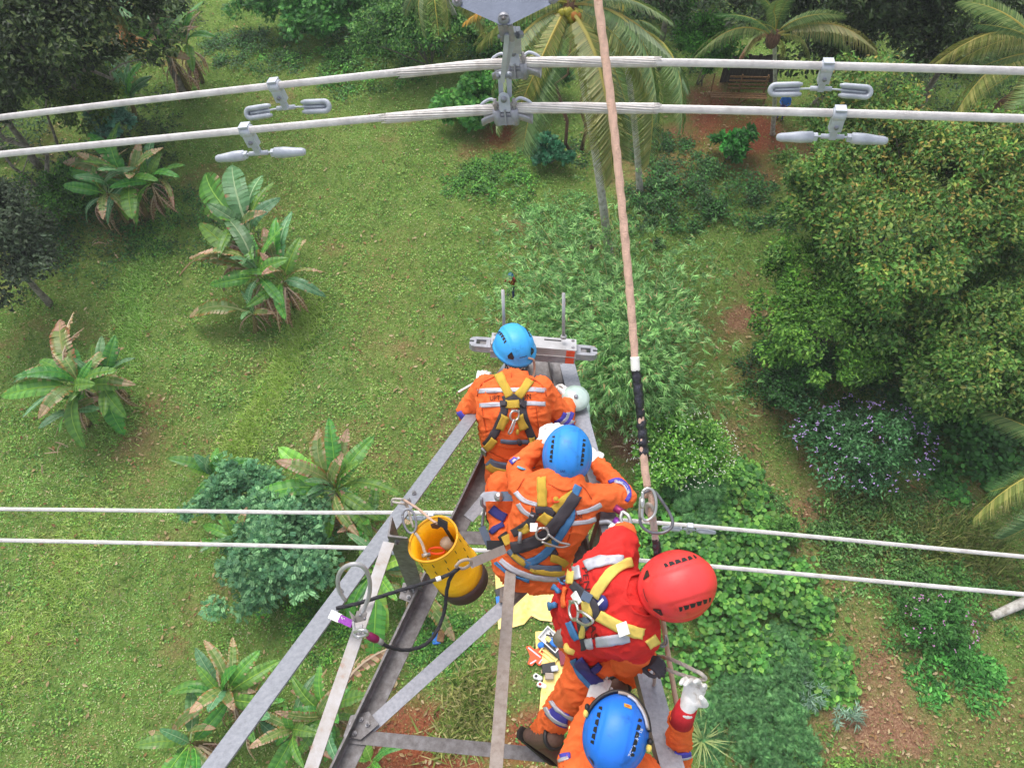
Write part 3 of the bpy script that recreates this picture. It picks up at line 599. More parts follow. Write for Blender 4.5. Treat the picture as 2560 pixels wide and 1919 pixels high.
# ---------------------------------------------------------------- trees
def limb(p0, p1, r0, r1, rr, n=7, wob=.12):
    L = (p1 - p0).length; pts = []
    for i in range(6):
        t = i / 5; pts.append(p0.lerp(p1, t) + Vector((rr.normal(), rr.normal(), rr.normal() * .4)) * wob * L * .18 * math.sin(math.pi * t))
    return pts, [r0 + (r1 - r0) * i / 5 for i in range(6)]
def tree(px, py, z, rad, n, size, cols, seed, label, tpl='oval', trunk='bark_grey', tr=.22, base=None, nclump=None, cr=None, topcols=None, name='broadleaf_tree', var=.35, w=None, trunks=1, limbs=7, droop=.35, shell=(.72, 1.05)):
    r = np.random.default_rng(seed); c = R(px, py, z)
    bx, by = (base.x, base.y) if base is not None else (c.x, c.y)
    root = empty(name, (bx, by, float(gh(bx, by))), label, 'tree')
    A, cc = crown_arrays(r, c, rad, n, nclump or max(30, n // 160), cr or min(rad) * .26, tpl, size, cols, w, var=var, topcols=topcols, droop=droop, shell=shell)
    scatter_obj('crown', [A], M['leaf'], root)
    for k in range(trunks):
        off = Vector((r.normal() * .5 * (k > 0), r.normal() * .5 * (k > 0), 0)); fork = Vector((c.x, c.y, root.location.z + (c.z - root.location.z) * .62)) + off
        pts, rr_ = limb(root.location + off * .6 - Vector((0, 0, .15)), fork, tr, tr * .6, r); mb = MB(); mb.tube(pts, rr_, 9)
        t_ = mb.build('trunk', M[trunk], root)
        for i in range(limbs):
            q = Vector(cc[(i * 7 + k * 3) % len(cc)]); pts, rr_ = limb(fork - Vector((0, 0, .1)), fork.lerp(q, .92), tr * .42, tr * .08, r, wob=.5)
            mb = MB(); mb.tube(pts, rr_, 6); mb.build('limb', M[trunk], root)
    return root
BIG = ['4a742c', '588536', '6a8e40', '385c24', '748c46', '52803a']
tree(2240, 560, 4.6, (4.6, 5.0, 4.0), 62000, .185, BIG, 80, 'big yellow green tree with orange tinted leaf tips under the right hand conductors', tr=.3, nclump=420, cr=.62, topcols=(['8e9a44', '968c44', '88a04a', '94803f'], .38), limbs=10)
tree(2420, 880, 3.4, (4.2, 3.8, 3.2), 38000, .18, BIG, 81, 'lower crown of yellow green leaves at the right edge below the big tree', tr=.22, nclump=280, cr=.6, topcols=(['7c9040', '8c8c44', '789442'], .25))
tree(2090, 810, 2.8, (3.0, 3.0, 2.6), 21000, .175, ['4c7a2a', '5f9034', '78a440', '38621f'], 82, 'greener small tree joined to the lower left side of the big crown', tr=.16, nclump=110, cr=.6)
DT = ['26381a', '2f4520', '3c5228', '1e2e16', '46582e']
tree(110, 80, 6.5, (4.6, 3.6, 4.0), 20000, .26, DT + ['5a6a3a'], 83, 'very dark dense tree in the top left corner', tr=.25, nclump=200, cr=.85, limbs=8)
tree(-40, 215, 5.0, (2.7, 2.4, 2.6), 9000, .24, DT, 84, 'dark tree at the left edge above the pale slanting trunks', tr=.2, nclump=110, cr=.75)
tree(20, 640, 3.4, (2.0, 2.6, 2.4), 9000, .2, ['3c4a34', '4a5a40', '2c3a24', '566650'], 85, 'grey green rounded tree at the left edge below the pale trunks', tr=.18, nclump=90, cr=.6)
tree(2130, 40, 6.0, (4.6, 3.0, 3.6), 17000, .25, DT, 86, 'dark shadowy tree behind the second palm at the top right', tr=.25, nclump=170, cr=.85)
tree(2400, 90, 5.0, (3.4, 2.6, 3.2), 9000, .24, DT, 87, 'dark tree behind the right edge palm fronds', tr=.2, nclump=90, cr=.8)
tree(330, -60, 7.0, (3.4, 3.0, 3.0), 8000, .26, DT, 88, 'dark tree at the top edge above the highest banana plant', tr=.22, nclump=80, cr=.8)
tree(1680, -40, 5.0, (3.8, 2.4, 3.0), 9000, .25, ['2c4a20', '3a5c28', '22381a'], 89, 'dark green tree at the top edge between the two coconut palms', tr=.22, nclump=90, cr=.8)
# pale bare trunks under the left trees
def bare_trunk(a, ztop, lean, r0, label, nb, seed, group=None, mat='bark_grey'):
    g = onground(*a); rr = np.random.default_rng(seed); root = empty('bare_tree', g, label, 'tree', group)
    top = g + Vector((lean[0], lean[1], ztop)); pts, rad = limb(g - Vector((0, 0, .1)), top, r0, r0 * .45, rr, wob=.5)
    MB().tube(pts, rad, 9).build('trunk', M[mat], root)
    for i in range(nb):
        s = pts[2 + i % 4]; q = s + Vector((rr.normal() * 1.3, rr.normal() * 1.3, rr.uniform(.4, 1.6))); p2, r2 = limb(s, q, r0 * .3, .012, rr, wob=.8); MB().tube(p2, r2, 5).build('branch', M[mat], root)
bare_trunk((150, 505), 5.5, (-1.6, .8), .15, 'pale leaning trunk, the thick one at the left edge', 4, 90)
bare_trunk((105, 480), 4.6, (-1.0, .2), .09, 'thin pale trunk just left of the thick leaning one', 3, 91)
bare_trunk((180, 395), 4.5, (.2, .6), .08, 'thin crooked trunk with bare twigs under the upper left conductor', 6, 92)
bare_trunk((2390, 440), 8.0, (2.0, .4), .2, 'bare brown trunk slanting beside the right palm', 2, 93, mat='bark_brown')
bare_trunk((2400, 150), 6.5, (1.0, 1.0), .16, 'pale trunk slanting in front of the dark trees at the top right', 2, 94)
bare_trunk((1120, 95), 4, (-.3, .5), .05, 'slender pale sapling left of the plate', 1, 95)
bare_trunk((1090, 115), 3.6, (-.5, .3), .04, 'thinner sapling beside the slender pale one', 1, 96)
for k_, (a_, lb_) in enumerate([((1432, 385), 'red brown bare stem below the coconut palm, left one'), ((1453, 378), 'red brown bare stem below the coconut palm, right one')]):
    bare_trunk(a_, 6.5, (-.5 + .2 * k_, .3), .1, lb_, 1, 97 + k_, mat='bark_brown')
g_ = onground(2530, 1525); MB().tube([R(2480, 1540, .12), R(2560, 1505, .3), R(2680, 1470, .5)], [.16, .2, .22], 10).build('fallen_trunk', M['bark_pale'], origin=True)
tag(bpy.data.objects['fallen_trunk'], 'pale mossy fallen trunk poking in at the right edge', 'log')

# ---------------------------------------------------------------- banana plants
def banana_leaf(seed, torn=0.3, style='fresh', W=.12, arch=.2, petiole=.14, fold=.18):
    """unit chord along +Y; every torn strip of the blade is its own flap"""
    r = np.random.default_rng(seed); K = 17; V = []; F = []; Cc = []
    pal = {'fresh': ('5f9a3e', '4f8a3a', '8fbf52'), 'pale': ('7fb04a', '8cc04a', 'b7d878'), 'old': ('7c8f4e', '6c8844', 'a9b070'), 'dead': ('8c6c50', 'b89c7c', 'd8c4a8'), 'blue': ('689a6a', '5a8c5c', 'b4d0a0')}[style]
    c0, c1, cm = (c3(h) for h in pal); brown = c3('a06a3a'); tan = c3('c0a184')
    def mid(t): return np.array([0, t, arch * 4 * t * (1 - t) * (1 - .35 * t)])
    ts = np.linspace(petiole, 1, K + 1)
    for i in range(K):
        t0, t1 = ts[i], ts[i + 1]
        def w(t):
            q = (t - petiole) / (1 - petiole); return W * (np.clip(q * 5, 0, 1) ** .6) * (np.clip((1 - q) * 2.6, 0, 1) ** .55) + .004
        for s in (-1, 1):
            gap = r.uniform(0, 1) < torn; g = .16 if gap else 0
            dr = r.uniform(-.35, .1) * torn; a0, a1 = t0, t1
            col = (c0 if (i % 2) else c1) * r.uniform(.9, 1.1); edge = col.copy()
            if style in ('old', 'dead') or r.uniform() < torn * .15: edge = brown if r.uniform() < .5 else tan
            if style == 'old' and t0 > .75: col = tan * r.uniform(.8, 1.1)
            p0, p1 = mid(a0), mid(a1); w0, w1 = w(a0), w(a1); sk = .05
            if style == 'dead': w0 *= r.uniform(.25, .75); w1 *= r.uniform(.25, .75)
            z_ = fold + dr
            g1_ = g * (a1 - a0)
            e0 = p0 + np.array([s * w0, sk * (w0 / W) * .6 + g1_, z_ * w0]); e1 = p1 + np.array([s * w1, sk * (w1 / W) * .6 - g1_, z_ * w1])
            m0 = p0 + np.array([s * w0 * .55, sk * .35 + g1_ * .4, z_ * w0 * .9]); m1 = p1 + np.array([s * w1 * .55, sk * .35 - g1_ * .4, z_ * w1 * .9])
            b = len(V); V += [p0, p1, m0, m1, e0 - [0, 0, w0 * .1], e1 - [0, 0, w1 * .1]]
            Cc += [col, col, col * 1.03, col * 1.03, edge, edge]
            F += [[b, b + 1, b + 3, b + 2], [b + 2, b + 3, b + 5, b + 4]] if s < 0 else [[b, b + 2, b + 3, b + 1], [b + 2, b + 4, b + 5, b + 3]]
    # midrib and petiole as a thin ridge
    tt = np.linspace(0, .97, 9); b = len(V)
    for t in tt:
        p = mid(t); q = .015 * (1 - t * .75); V += [p + [-q, 0, .002], p + [0, 0, q * 1.1 + .003], p + [q, 0, .002], p + [0, 0, -q]]; Cc += [cm] * 4
    for i in range(8):
        for j in range(4): F.append([b + 4 * i + j, b + 4 * i + (j + 1) % 4, b + 4 * (i + 1) + (j + 1) % 4, b + 4 * (i + 1) + j])
    return fast_mesh('banana_leaf', np.array(V, float), np.array(F), np.clip(np.array(Cc), 0, 1), M['banana'])
_bs = iter(range(1, 200))
def _set(style, n, torn, W, arch): return [banana_leaf(next(_bs), random.Random(k * 7 + n).uniform(*torn), style, W=random.Random(k * 5 + n).uniform(*W), arch=random.Random(k * 3 + n + 1).uniform(*arch)) for k in range(n)]
BL = {'fresh': _set('fresh', 8, (.15, .6), (.095, .135), (.12, .32)), 'pale': _set('pale', 4, (.05, .4), (.11, .14), (.1, .22)), 'blue': _set('blue', 6, (.15, .6), (.09, .13), (.12, .34)),
      'old': _set('old', 6, (.5, .9), (.08, .12), (.15, .4)), 'dead': [banana_leaf(90 + k, .95, 'dead', W=.06 + .01 * k, arch=.2 + .07 * k, fold=-.5 - .12 * k) for k in range(4)]}
def place(name, me, a, b_, parent, roll=0.0, wid=1.0):
    """unit template from a to b; +Z turned as far up as it goes"""
    a, b_ = Vector(a), Vector(b_); y = b_ - a; L = y.length; y = y / L
    up = Vector((0, 0, 1)) if abs(y.z) < .93 else Vector((-y.x, -y.y, .2))
    z = (up - y * up.dot(y)).normalized(); x = y.cross(z)
    if roll: Rr = Matrix.Rotation(roll, 3, y); x = Rr @ x; z = Rr @ z
    o = mkobj(name, me, parent); w = wloc(parent)
    m = Matrix((x * L * wid, y * L, z * L)).transposed().to_4x4(); m.translation = a - w
    o.matrix_local = m; return o
def banana(name_label, stems, leaves, seed, group=None):
    """stems: [(px,py,height,lean px)]; leaves: [(stem index, tip px, tip py, tip z, style)]"""
    r = random.Random(seed); g0 = onground(stems[0][0], stems[0][1]); root = empty('banana_plant', g0, name_label, 'banana plant', group)
    hubs = []
    for (px, py, h, *ln) in stems:
        g = onground(px, py); top = g + Vector((r.uniform(-.25, .25), r.uniform(-.2, .2), h)); hubs.append(top)
        pts = [g.lerp(top, t) + Vector((math.sin(t * 3) * .04, 0, 0)) for t in (0, .25, .5, .75, 1)]
        MB().tube(pts, [.15, .13, .12, .1, .05], 10).build('stem', M['stem'], root)
        for i in range(r.randint(9, 12) if h > 1.4 else 2):     # dead sheaths and leaves hanging down the stem
            a = r.uniform(0, 6.28); s = g.lerp(top, r.uniform(.5, .95)); L = r.uniform(.7, 1.7) * min(1, h / 2)
            e = s + Vector((math.cos(a) * .5 * L, -abs(math.sin(a)) * .6 * L - .1, -L * .8)); e.z = max(e.z, g.z + .05)
            place('dead_leaf', r.choice(BL['dead']), s, e, root, r.uniform(-.6, .6), r.uniform(1.2, 2.0))
    for (si, tx, ty, tz, stl) in leaves:
        tip = R(tx, ty, tz); a = hubs[si] + Vector((r.uniform(-.05, .05), r.uniform(-.05, .05), r.uniform(-.25, .05)))
        place('leaf' if stl != 'dead' else 'dead_leaf', r.choice(BL[stl]), a, tip, root, r.uniform(-.5, .5), r.uniform(.9, 1.25) * (1.3 if stl == 'pale' else 1))
    for si, hb_ in enumerate(hubs):
        Lb = .8 * stems[si][2] + .55
        for i in range(9 if stems[si][2] > 1.3 else 3):
            az = i * 2.4 + si + seed; e = r.uniform(-.4, 1.25); q = hb_ + Vector((math.cos(az) * math.cos(e), math.sin(az) * math.cos(e), math.sin(e) * .8)) * Lb * r.uniform(.75, 1.05)
            place('leaf', r.choice(BL[r.choice(('fresh', 'blue', 'fresh', 'old'))]), hb_ + Vector((0, 0, -.15)), q, root, r.uniform(-.7, .7), r.uniform(.85, 1.2))
    return root
def ringleaves(si, px, py, rad, n, z0, seed, styles=('fresh', 'fresh', 'blue', 'old'), a0=0, h=2.4):
    """tips spread round a hub, in metres"""
    r = random.Random(seed); g = onground(px, py); out = []
    for i in range(n):
        a = a0 + i * 2.4 + r.uniform(-.25, .25); e = r.uniform(-.15, .9); L = rad * r.uniform(.75, 1.15)
        p = Vector((g.x + math.cos(a) * L * math.cos(e), g.y + math.sin(a) * L * math.cos(e), g.z + h + L * math.sin(e) * .9))
        q = pix(p.x, p.y, p.z); out.append((si, float(q[0]), float(q[1]), p.z, r.choice(styles)))
    return out
banana('large banana plant beside the blue green shrub with a bright pale leaf', [(880, 1290, 2.4), (930, 1330, 1.6)],
       [(0, 697, 1118, 3.2, 'pale'), (0, 822, 1045, 3.8, 'fresh'), (0, 935, 1090, 3.4, 'fresh'), (0, 1002, 1238, 2.8, 'fresh'), (0, 620, 1250, 2.4, 'fresh'), (0, 655, 1275, 2.0, 'blue'), (0, 765, 1240, 3.2, 'blue'),
        (0, 930, 1340, 2.2, 'fresh'), (0, 920, 1375, 1.5, 'pale'), (0, 820, 1345, 1.5, 'pale'), (0, 950, 1300, 2.5, 'fresh'), (1, 990, 1420, 1.5, 'old'), (1, 1010, 1290, 1.5, 'fresh')], 1)
banana('banana plant with pale leaves directly below the crossarm brace', [(945, 1472, 1.8), (1022, 1497, 1.3)],
       [(0, 865, 1440, 1.5, 'pale'), (0, 880, 1480, 1.2, 'pale'), (0, 900, 1370, 2.0, 'pale'), (0, 965, 1580, 1.2, 'pale'), (0, 980, 1340, 2.3, 'pale'), (0, 1040, 1390, 2.0, 'pale'), (1, 1135, 1600, .7, 'old'), (1, 1110, 1560, .8, 'old'),
        (0, 930, 1660, .8, 'fresh'), (0, 870, 1560, 1.2, 'fresh'), (1, 1080, 1470, 1.3, 'fresh'), (0, 940, 1420, 2.5, 'fresh')], 2)
banana('banana clump in the middle of the slope with brown hanging leaves', [(690, 775, 2.6), (740, 768, 2.2), (659, 666, 2.6), (640, 830, 1.2)],
       [(2, 515, 435, 2.8, 'fresh'), (2, 580, 415, 3.3, 'blue'), (2, 655, 440, 2.8, 'blue'), (2, 665, 475, 2.2, 'fresh'), (2, 600, 470, 3.2, 'fresh'), (2, 515, 520, 1.6, 'fresh'), (2, 570, 540, 2.2, 'blue'),
        (0, 500, 560, 2.8, 'fresh'), (0, 560, 540, 3.4, 'blue'), (0, 450, 690, 2.0, 'old'), (0, 475, 645, 2.4, 'old'), (1, 765, 600, 2.6, 'old'), (1, 730, 530, 3.0, 'blue'), (1, 690, 545, 3.4, 'fresh'), (0, 595, 560, 3.4, 'fresh'),
        (1, 660, 570, 3.0, 'old'), (0, 560, 690, 2.4, 'fresh'), (0, 560, 730, 1.0, 'dead'), (0, 620, 760, 1.6, 'blue'), (3, 475, 790, .5, 'old'), (3, 600, 830, .4, 'dead'), (3, 650, 800, .6, 'blue'), (1, 700, 830, .5, 'dead'),
        (0, 640, 650, 3.0, 'fresh'), (1, 740, 650, 2.6, 'fresh'), (0, 530, 610, 2.6, 'dead')], 3)
banana('banana clump at the left edge with a withered upright leaf', [(277, 1028, 2.4), (318, 994, 2.0), (222, 1061, 1.4)],
       [(0, 5, 990, 2.0, 'fresh'), (0, 35, 955, 2.4, 'blue'), (0, 340, 960, 2.2, 'fresh'), (1, 338, 895, 2.6, 'blue'), (0, 150, 800, 3.2, 'old'), (0, 185, 780, 3.2, 'dead'), (0, 210, 820, 3.0, 'dead'), (1, 255, 840, 3.0, 'blue'),
        (0, 60, 930, 2.2, 'old'), (0, 170, 1050, 1.4, 'old'), (0, 215, 1030, 1.6, 'fresh'), (0, 245, 1060, 1.2, 'fresh'), (1, 300, 870, 2.8, 'blue'), (2, 140, 1090, .6, 'dead'), (1, 265, 1030, 1.2, 'old'), (1, 310, 1085, .5, 'fresh'), (0, 100, 900, 3.0, 'fresh'), (0, 130, 860, 3.2, 'old'), (0, 230, 900, 3.2, 'fresh')], 4)
banana('shaded banana clump under the left conductors with brown stems', [(372, 551, 2.5), (409, 532, 2.2), (327, 568, 2.3)],
       [(0, 222, 335, 3.4, 'fresh'), (0, 300, 305, 3.6, 'fresh'), (0, 160, 405, 2.8, 'old'), (0, 170, 425, 2.4, 'fresh'), (1, 415, 430, 2.6, 'fresh'), (1, 378, 380, 3.0, 'blue'), (1, 345, 365, 3.2, 'fresh'), (2, 205, 500, 1.6, 'old'),
        (2, 250, 480, 1.8, 'blue'), (0, 345, 400, 3.0, 'old'), (0, 270, 560, 1.2, 'blue'), (1, 385, 410, 2.8, 'blue'), (2, 220, 560, 1.0, 'blue'), (0, 320, 550, .8, 'pale')], 5)
banana('young banana plant against the dark trees with four arching leaves', [(339, 296, 1.2)],
       [(0, 262, 155, 2.8, 'blue'), (0, 325, 155, 2.8, 'blue'), (0, 352, 158, 2.9, 'fresh'), (0, 380, 192, 2.3, 'blue'), (0, 372, 212, 2.0, 'blue'), (0, 340, 240, 1.6, 'blue'), (0, 280, 190, 2.4, 'fresh')], 6)
banana('highest banana plant at the top edge of the clearing', [(478, 240, 3.0), (506, 205, 2.4)],
       [(0, 285, 10, 3.6, 'blue'), (0, 330, 45, 3.0, 'blue'), (0, 395, -20, 4.0, 'fresh'), (0, 390, 120, 1.8, 'blue'), (0, 350, 95, 2.0, 'old'), (0, 440, 50, 2.8, 'blue'), (0, 460, 10, 3.5, 'fresh'), (1, 500, 30, 2.8, 'dead'), (1, 470, 80, 2.4, 'blue')], 7)
banana('pale young banana plant above the smaller blue green shrub', [(564, 1220, 1.0)],
       [(0, 420, 1145, 1.8, 'fresh'), (0, 470, 1165, 1.5, 'pale'), (0, 485, 1135, 2.0, 'blue'), (0, 570, 1125, 2.0, 'fresh'), (0, 640, 1150, 1.8, 'fresh'), (0, 525, 1135, 2.2, 'blue'), (0, 590, 1180, 1.4, 'pale')], 8)
banana('banana shoot poking out of the lower left side of the blue green shrub', [(643, 1388, 1.9)],
       [(0, 545, 1300, 2.6, 'fresh'), (0, 580, 1300, 2.4, 'pale'), (0, 505, 1400, 1.2, 'fresh'), (0, 560, 1460, .8, 'fresh'), (0, 600, 1330, 2.6, 'fresh')], 9)
banana('banana clump below the left upper chord with torn brown edged leaves', [(608, 1754, 2.0), (529, 1865, 1.8), (670, 1814, 1.4)],
       [(0, 510, 1600, 2.6, 'old'), (0, 545, 1640, 2.6, 'dead'), (0, 590, 1665, 2.6, 'old'), (0, 470, 1715, 2.2, 'fresh'), (0, 490, 1660, 2.6, 'fresh'), (1, 372, 1828, 1.4, 'old'), (1, 425, 1855, 1.0, 'fresh'), (0, 500, 1780, 1.8, 'pale'),
        (0, 650, 1625, 2.4, 'fresh'), (0, 700, 1650, 2.2, 'fresh'), (1, 440, 1900, .8, 'fresh'), (0, 640, 1730, 2.2, 'old'), (2, 690, 1760, 1.8, 'fresh'), (1, 520, 1930, .8, 'fresh'), (0, 560, 1700, 2.6, 'fresh'), (2, 640, 1900, .6, 'dead'), (0, 660, 1780, 1.6, 'old')], 10)
banana('banana clump between the two left crossarm members', [(846, 1799, 1.8), (768, 1834, 1.6)],
       [(0, 715, 1790, 1.8, 'fresh'), (0, 730, 1690, 2.2, 'fresh'), (0, 800, 1660, 2.4, 'fresh'), (0, 880, 1700, 2.0, 'fresh'), (0, 900, 1790, 1.4, 'fresh'), (1, 690, 1860, 1.0, 'fresh'), (1, 760, 1760, 2.0, 'old'), (0, 900, 1640, 1.6, 'dead'), (0, 860, 1740, 2.2, 'pale'),
        (0, 1040, 1600, 1.2, 'dead'), (1, 800, 1870, .9, 'dead'), (0, 870, 1890, 1.0, 'fresh'), (1, 720, 1920, .8, 'fresh')], 11)
banana('small banana plant at the bottom edge on the red soil', [(942, 1915, 1.0), (1000, 1960, .9)],
       [(0, 1045, 1855, 1.2, 'fresh'), (0, 900, 1840, 1.4, 'pale'), (1, 1010, 1930, .8, 'fresh'), (0, 860, 1900, 1.2, 'fresh'), (0, 970, 1870, 1.3, 'fresh'), (1, 930, 1930, 1.0, 'blue')], 12)
banana('banana shoot with two dark leaves behind the pale palm trunk', [(1480, 640, .8)],
       [(0, 1450, 570, 1.7, 'old'), (0, 1490, 565, 1.8, 'blue'), (0, 1440, 610, 1.0, 'fresh')], 13)
def twig_leaves(px, py, n, seed, label):
    r = random.Random(seed); root = empty('leaf_litter', onground(px, py), label, 'dead leaves')
    for i in range(n):
        g = onground(px + r.uniform(-45, 45), py + r.uniform(-25, 25)); a = r.uniform(0, 6.28); q = g + Vector((math.cos(a), math.sin(a), 0)) * r.uniform(.4, .8); q.z = g.z + .08; g.z += .1
        place('dead_leaf', r.choice(BL['dead']), g, q, root, r.uniform(-.5, .5), 1.4)
twig_leaves(150, 1145, 5, 1, 'pale brown dead leaves on the grass below the left edge banana clump')
twig_leaves(275, 620, 7, 2, 'scattered dead leaves on the grass below the shaded banana clump')
twig_leaves(1610, 1110, 6, 3, 'brown leaf litter under the bamboo beside the black rope')

# ---------------------------------------------------------------- coconut palms
def palm_frond(seed, cols=('5a7a42', '6a884a', '84985a'), sag=.2, W=.185, hang=.5, rach='b0a850'):
    r = np.random.default_rng(seed); V = []; F = []; Cc = []; n = 78; cs = [c3(h) for h in cols]
    def mid(t): return np.array([0, t, sag * 4 * t * (1 - t) * (1 - .3 * t)])
    for i in range(n):
        t = .12 + .87 * i / n; p = mid(t); L = W * (math.sin(math.pi * min(1, (t - .06) * 1.05)) ** .5) * r.uniform(.85, 1.1) + .02
        fw = .35 + .9 * t
        for s in (-1, 1):
            dr = hang * r.uniform(.7, 1.3); d = np.array([s, fw * .8, -dr * .35]); d /= np.linalg.norm(d); d2 = np.array([s * .8, fw * .6, -dr * 1.5]); d2 /= np.linalg.norm(d2)
            q = p + d * L * .5; e = q + d2 * L * .55; wv = np.array([0, .0048, .002]); c = cs[r.integers(0, 3)] * r.uniform(.8, 1.15); b = len(V)
            V += [p - wv * .8, p + wv * .8, q - wv, q + wv, e]; Cc += [c] * 5
            F += [[b, b + 1, b + 3], [b, b + 3, b + 2], [b + 2, b + 3, b + 4]]
    b = len(V); cm = c3(rach); tt = np.linspace(0, .98, 10)
    for t in tt:
        p = mid(t); q = .014 * (1 - t * .85); V += [p + [-q, 0, 0], p + [0, 0, q], p + [q, 0, 0], p + [0, 0, -q]]; Cc += [cm] * 4
    for i in range(9):
        for j in range(4):
            a, b1, c1, d1 = b + 4 * i + j, b + 4 * i + (j + 1) % 4, b + 4 * (i + 1) + (j + 1) % 4, b + 4 * (i + 1) + j; F += [[a, b1, c1], [a, c1, d1]]
    return fast_mesh('palm_frond', np.array(V, float), np.array(F), np.clip(np.array(Cc), 0, 1), M['frond'])
PF = [palm_frond(1), palm_frond(2, sag=.28, hang=.8), palm_frond(3, ('6f7c3a', '7f8c48', '9a9a55'), sag=.24, hang=.9), palm_frond(4, ('4c7040', '5a7e4a', '6f9058'), sag=.16, hang=.4)]
PFd = [palm_frond(5, ('9a7358', '8a6248', 'b08a6a'), sag=.2, hang=1.2, rach='8a6a40', W=.14), palm_frond(6, ('b08a30', 'c09a38', '9a8a3a'), sag=.2, hang=.9, rach='b8962c', W=.16)]
def palm(base, hub, z, tips, label, seed, tr=.17, nuts=0, extra=0, cols=None, mat='bark_pale'):
    r = random.Random(seed); g = onground(*base); h = R(hub[0], hub[1], z); root = empty('coconut_palm', g, label, 'palm tree')
    pts = []; rad = []; K = 46
    for i in range(K + 1):
        t = i / K; p = g.lerp(h, t); bow = math.sin(math.pi * t) * .25; pts.append(p + Vector((bow * .4, bow * .2, 0))); rad.append((tr * (1.35 - .55 * t ** .4)) * (1 + .035 * (i % 2)) if t > .02 else tr * 1.6)
    MB().tube(pts, rad, 12).build('trunk', M[mat], root)
    for (tx, ty, tz, stl) in tips:
        place('frond' if stl < 10 else 'dry_frond', PF[stl] if stl < 10 else PFd[stl - 10], h + Vector((r.uniform(-.1, .1), r.uniform(-.1, .1), r.uniform(-.1, .15))), R(tx, ty, tz), root, r.uniform(-.7, .7), 1.0)
    for i in range(extra):
        a = i * 2.4 + r.uniform(-.3, .3); e = r.uniform(-.3, 1.0); L = r.uniform(3.0, 3.9)
        place('frond', r.choice(PF), h + Vector((0, 0, .1)), h + Vector((math.cos(a) * math.cos(e), math.sin(a) * math.cos(e), math.sin(e) * .85)) * L, root, r.uniform(-.4, .4))
    mb = MB(); mb.ell(h - Vector((0, 0, .15)), (.3, 0, 0), (0, .3, 0), (0, 0, .45)); mb.build('crown_shaft', M['bark_brown'], root)
    for i in range(nuts):
        a = r.uniform(0, 6.28); q = h + toCam(h) * r.uniform(.3, .8) + Vector((math.cos(a) * r.uniform(.1, .6), 0, -r.uniform(.15, 1.15))); rr = r.uniform(.1, .14)
        mb = MB(); mb.ell(q, (rr, 0, 0), (0, rr, 0), (0, 0, rr * 1.2), n=8, k=6); mb.build('coconut', M['coconut'] if r.random() < .8 else M['coconutb'], root)
palm((1524, 645), (1425, 20), 12.6, [(1285, 300, 10.5, 2), (1240, 330, 10.0, 1), (1530, 460, 9.5, 2), (1560, 400, 9.8, 2), (1640, 300, 10.5, 1), (1700, 170, 11.5, 3), (1680, 60, 12.5, 0), (1600, -60, 14, 3), (1500, -120, 15, 0),
     (1330, -120, 15, 3), (1220, -40, 13.5, 0), (1190, 120, 12.0, 2), (1255, 210, 10.5, 11), (1305, 385, 9.6, 3), (1580, 330, 9.8, 3), (1620, 230, 10.5, 2), (1160, 60, 12.0, 11)], 'tallest coconut palm with a pale trunk and yellow green nuts behind the clamps', 1, tr=.17, nuts=34)
palm((1600, 480), (1552, 60), 9.5, [(1700, 330, 7.0, 1), (1620, 420, 6.8, 2), (1720, 230, 8.0, 3), (1560, 400, 7.0, 1), (1660, 90, 9.6, 0), (1480, 380, 7.0, 2)], 'shorter palm whose trunk shows just behind the pink rope', 2, tr=.14, extra=4)
palm((1931, 335), (1935, 90), 8.0, [(1735, 145, 7.0, 1), (1790, 40, 9.0, 3), (1870, -30, 10, 0), (2000, -40, 10, 3), (2110, 40, 9.0, 1), (2120, 130, 7.2, 1), (2200, 140, 7.5, 2), (1865, 130, 6.8, 1), (1955, 0, 10.4, 0), (1950, 170, 6.4, 2), (1880, 60, 9, 3), (2020, 150, 6.4, 2), (1850, 150, 6.2, 10)], 'coconut palm above the wooden bench with a slim pale trunk', 3, tr=.1)
palm((2400, 470), (2600, 130), 9.5, [(2400, 190, 8.6, 1), (2330, 165, 9.5, 2), (2440, 60, 10.5, 3), (2370, 320, 7.6, 2), (2450, 420, 6.6, 1), (2560, 360, 7.5, 2), (2500, -30, 12, 0), (2430, 250, 8, 3), (2420, 500, 5.6, 2), (2540, 230, 7.8, 3)], 'palm at the right edge with fronds spreading over the big tree', 4, tr=.2, extra=5, mat='bark_brown')
palm((2760, 1260), (2720, 1180), 4.2, [(2430, 1300, 3.0, 2), (2470, 1230, 3.6, 3), (2500, 1350, 2.8, 3), (2560, 1170, 4.4, 0), (2600, 1420, 2.5, 1)], 'low palm reaching in from the right edge beside the creeping plants', 5, tr=.14, extra=3)
palm((1150, 70), (1075, -60), 10.5, [(1120, 75, 9.0, 2), (1175, 40, 9.2, 1), (1060, 95, 9.0, 1), (1215, 90, 8.5, 2), (1010, 40, 9.5, 3), (1240, 30, 9.8, 0)], 'palm above the top edge whose drooping fronds hang left of the plate', 6, tr=.13, extra=3)
palm((330, 190), (200, -60), 8.5, [(290, 95, 6.4, 1), (245, 120, 6.4, 3), (330, 110, 6.2, 2), (220, 60, 7, 3)], 'dark palm fronds hanging between the left trees and the highest banana plant', 7, tr=.12, extra=2)

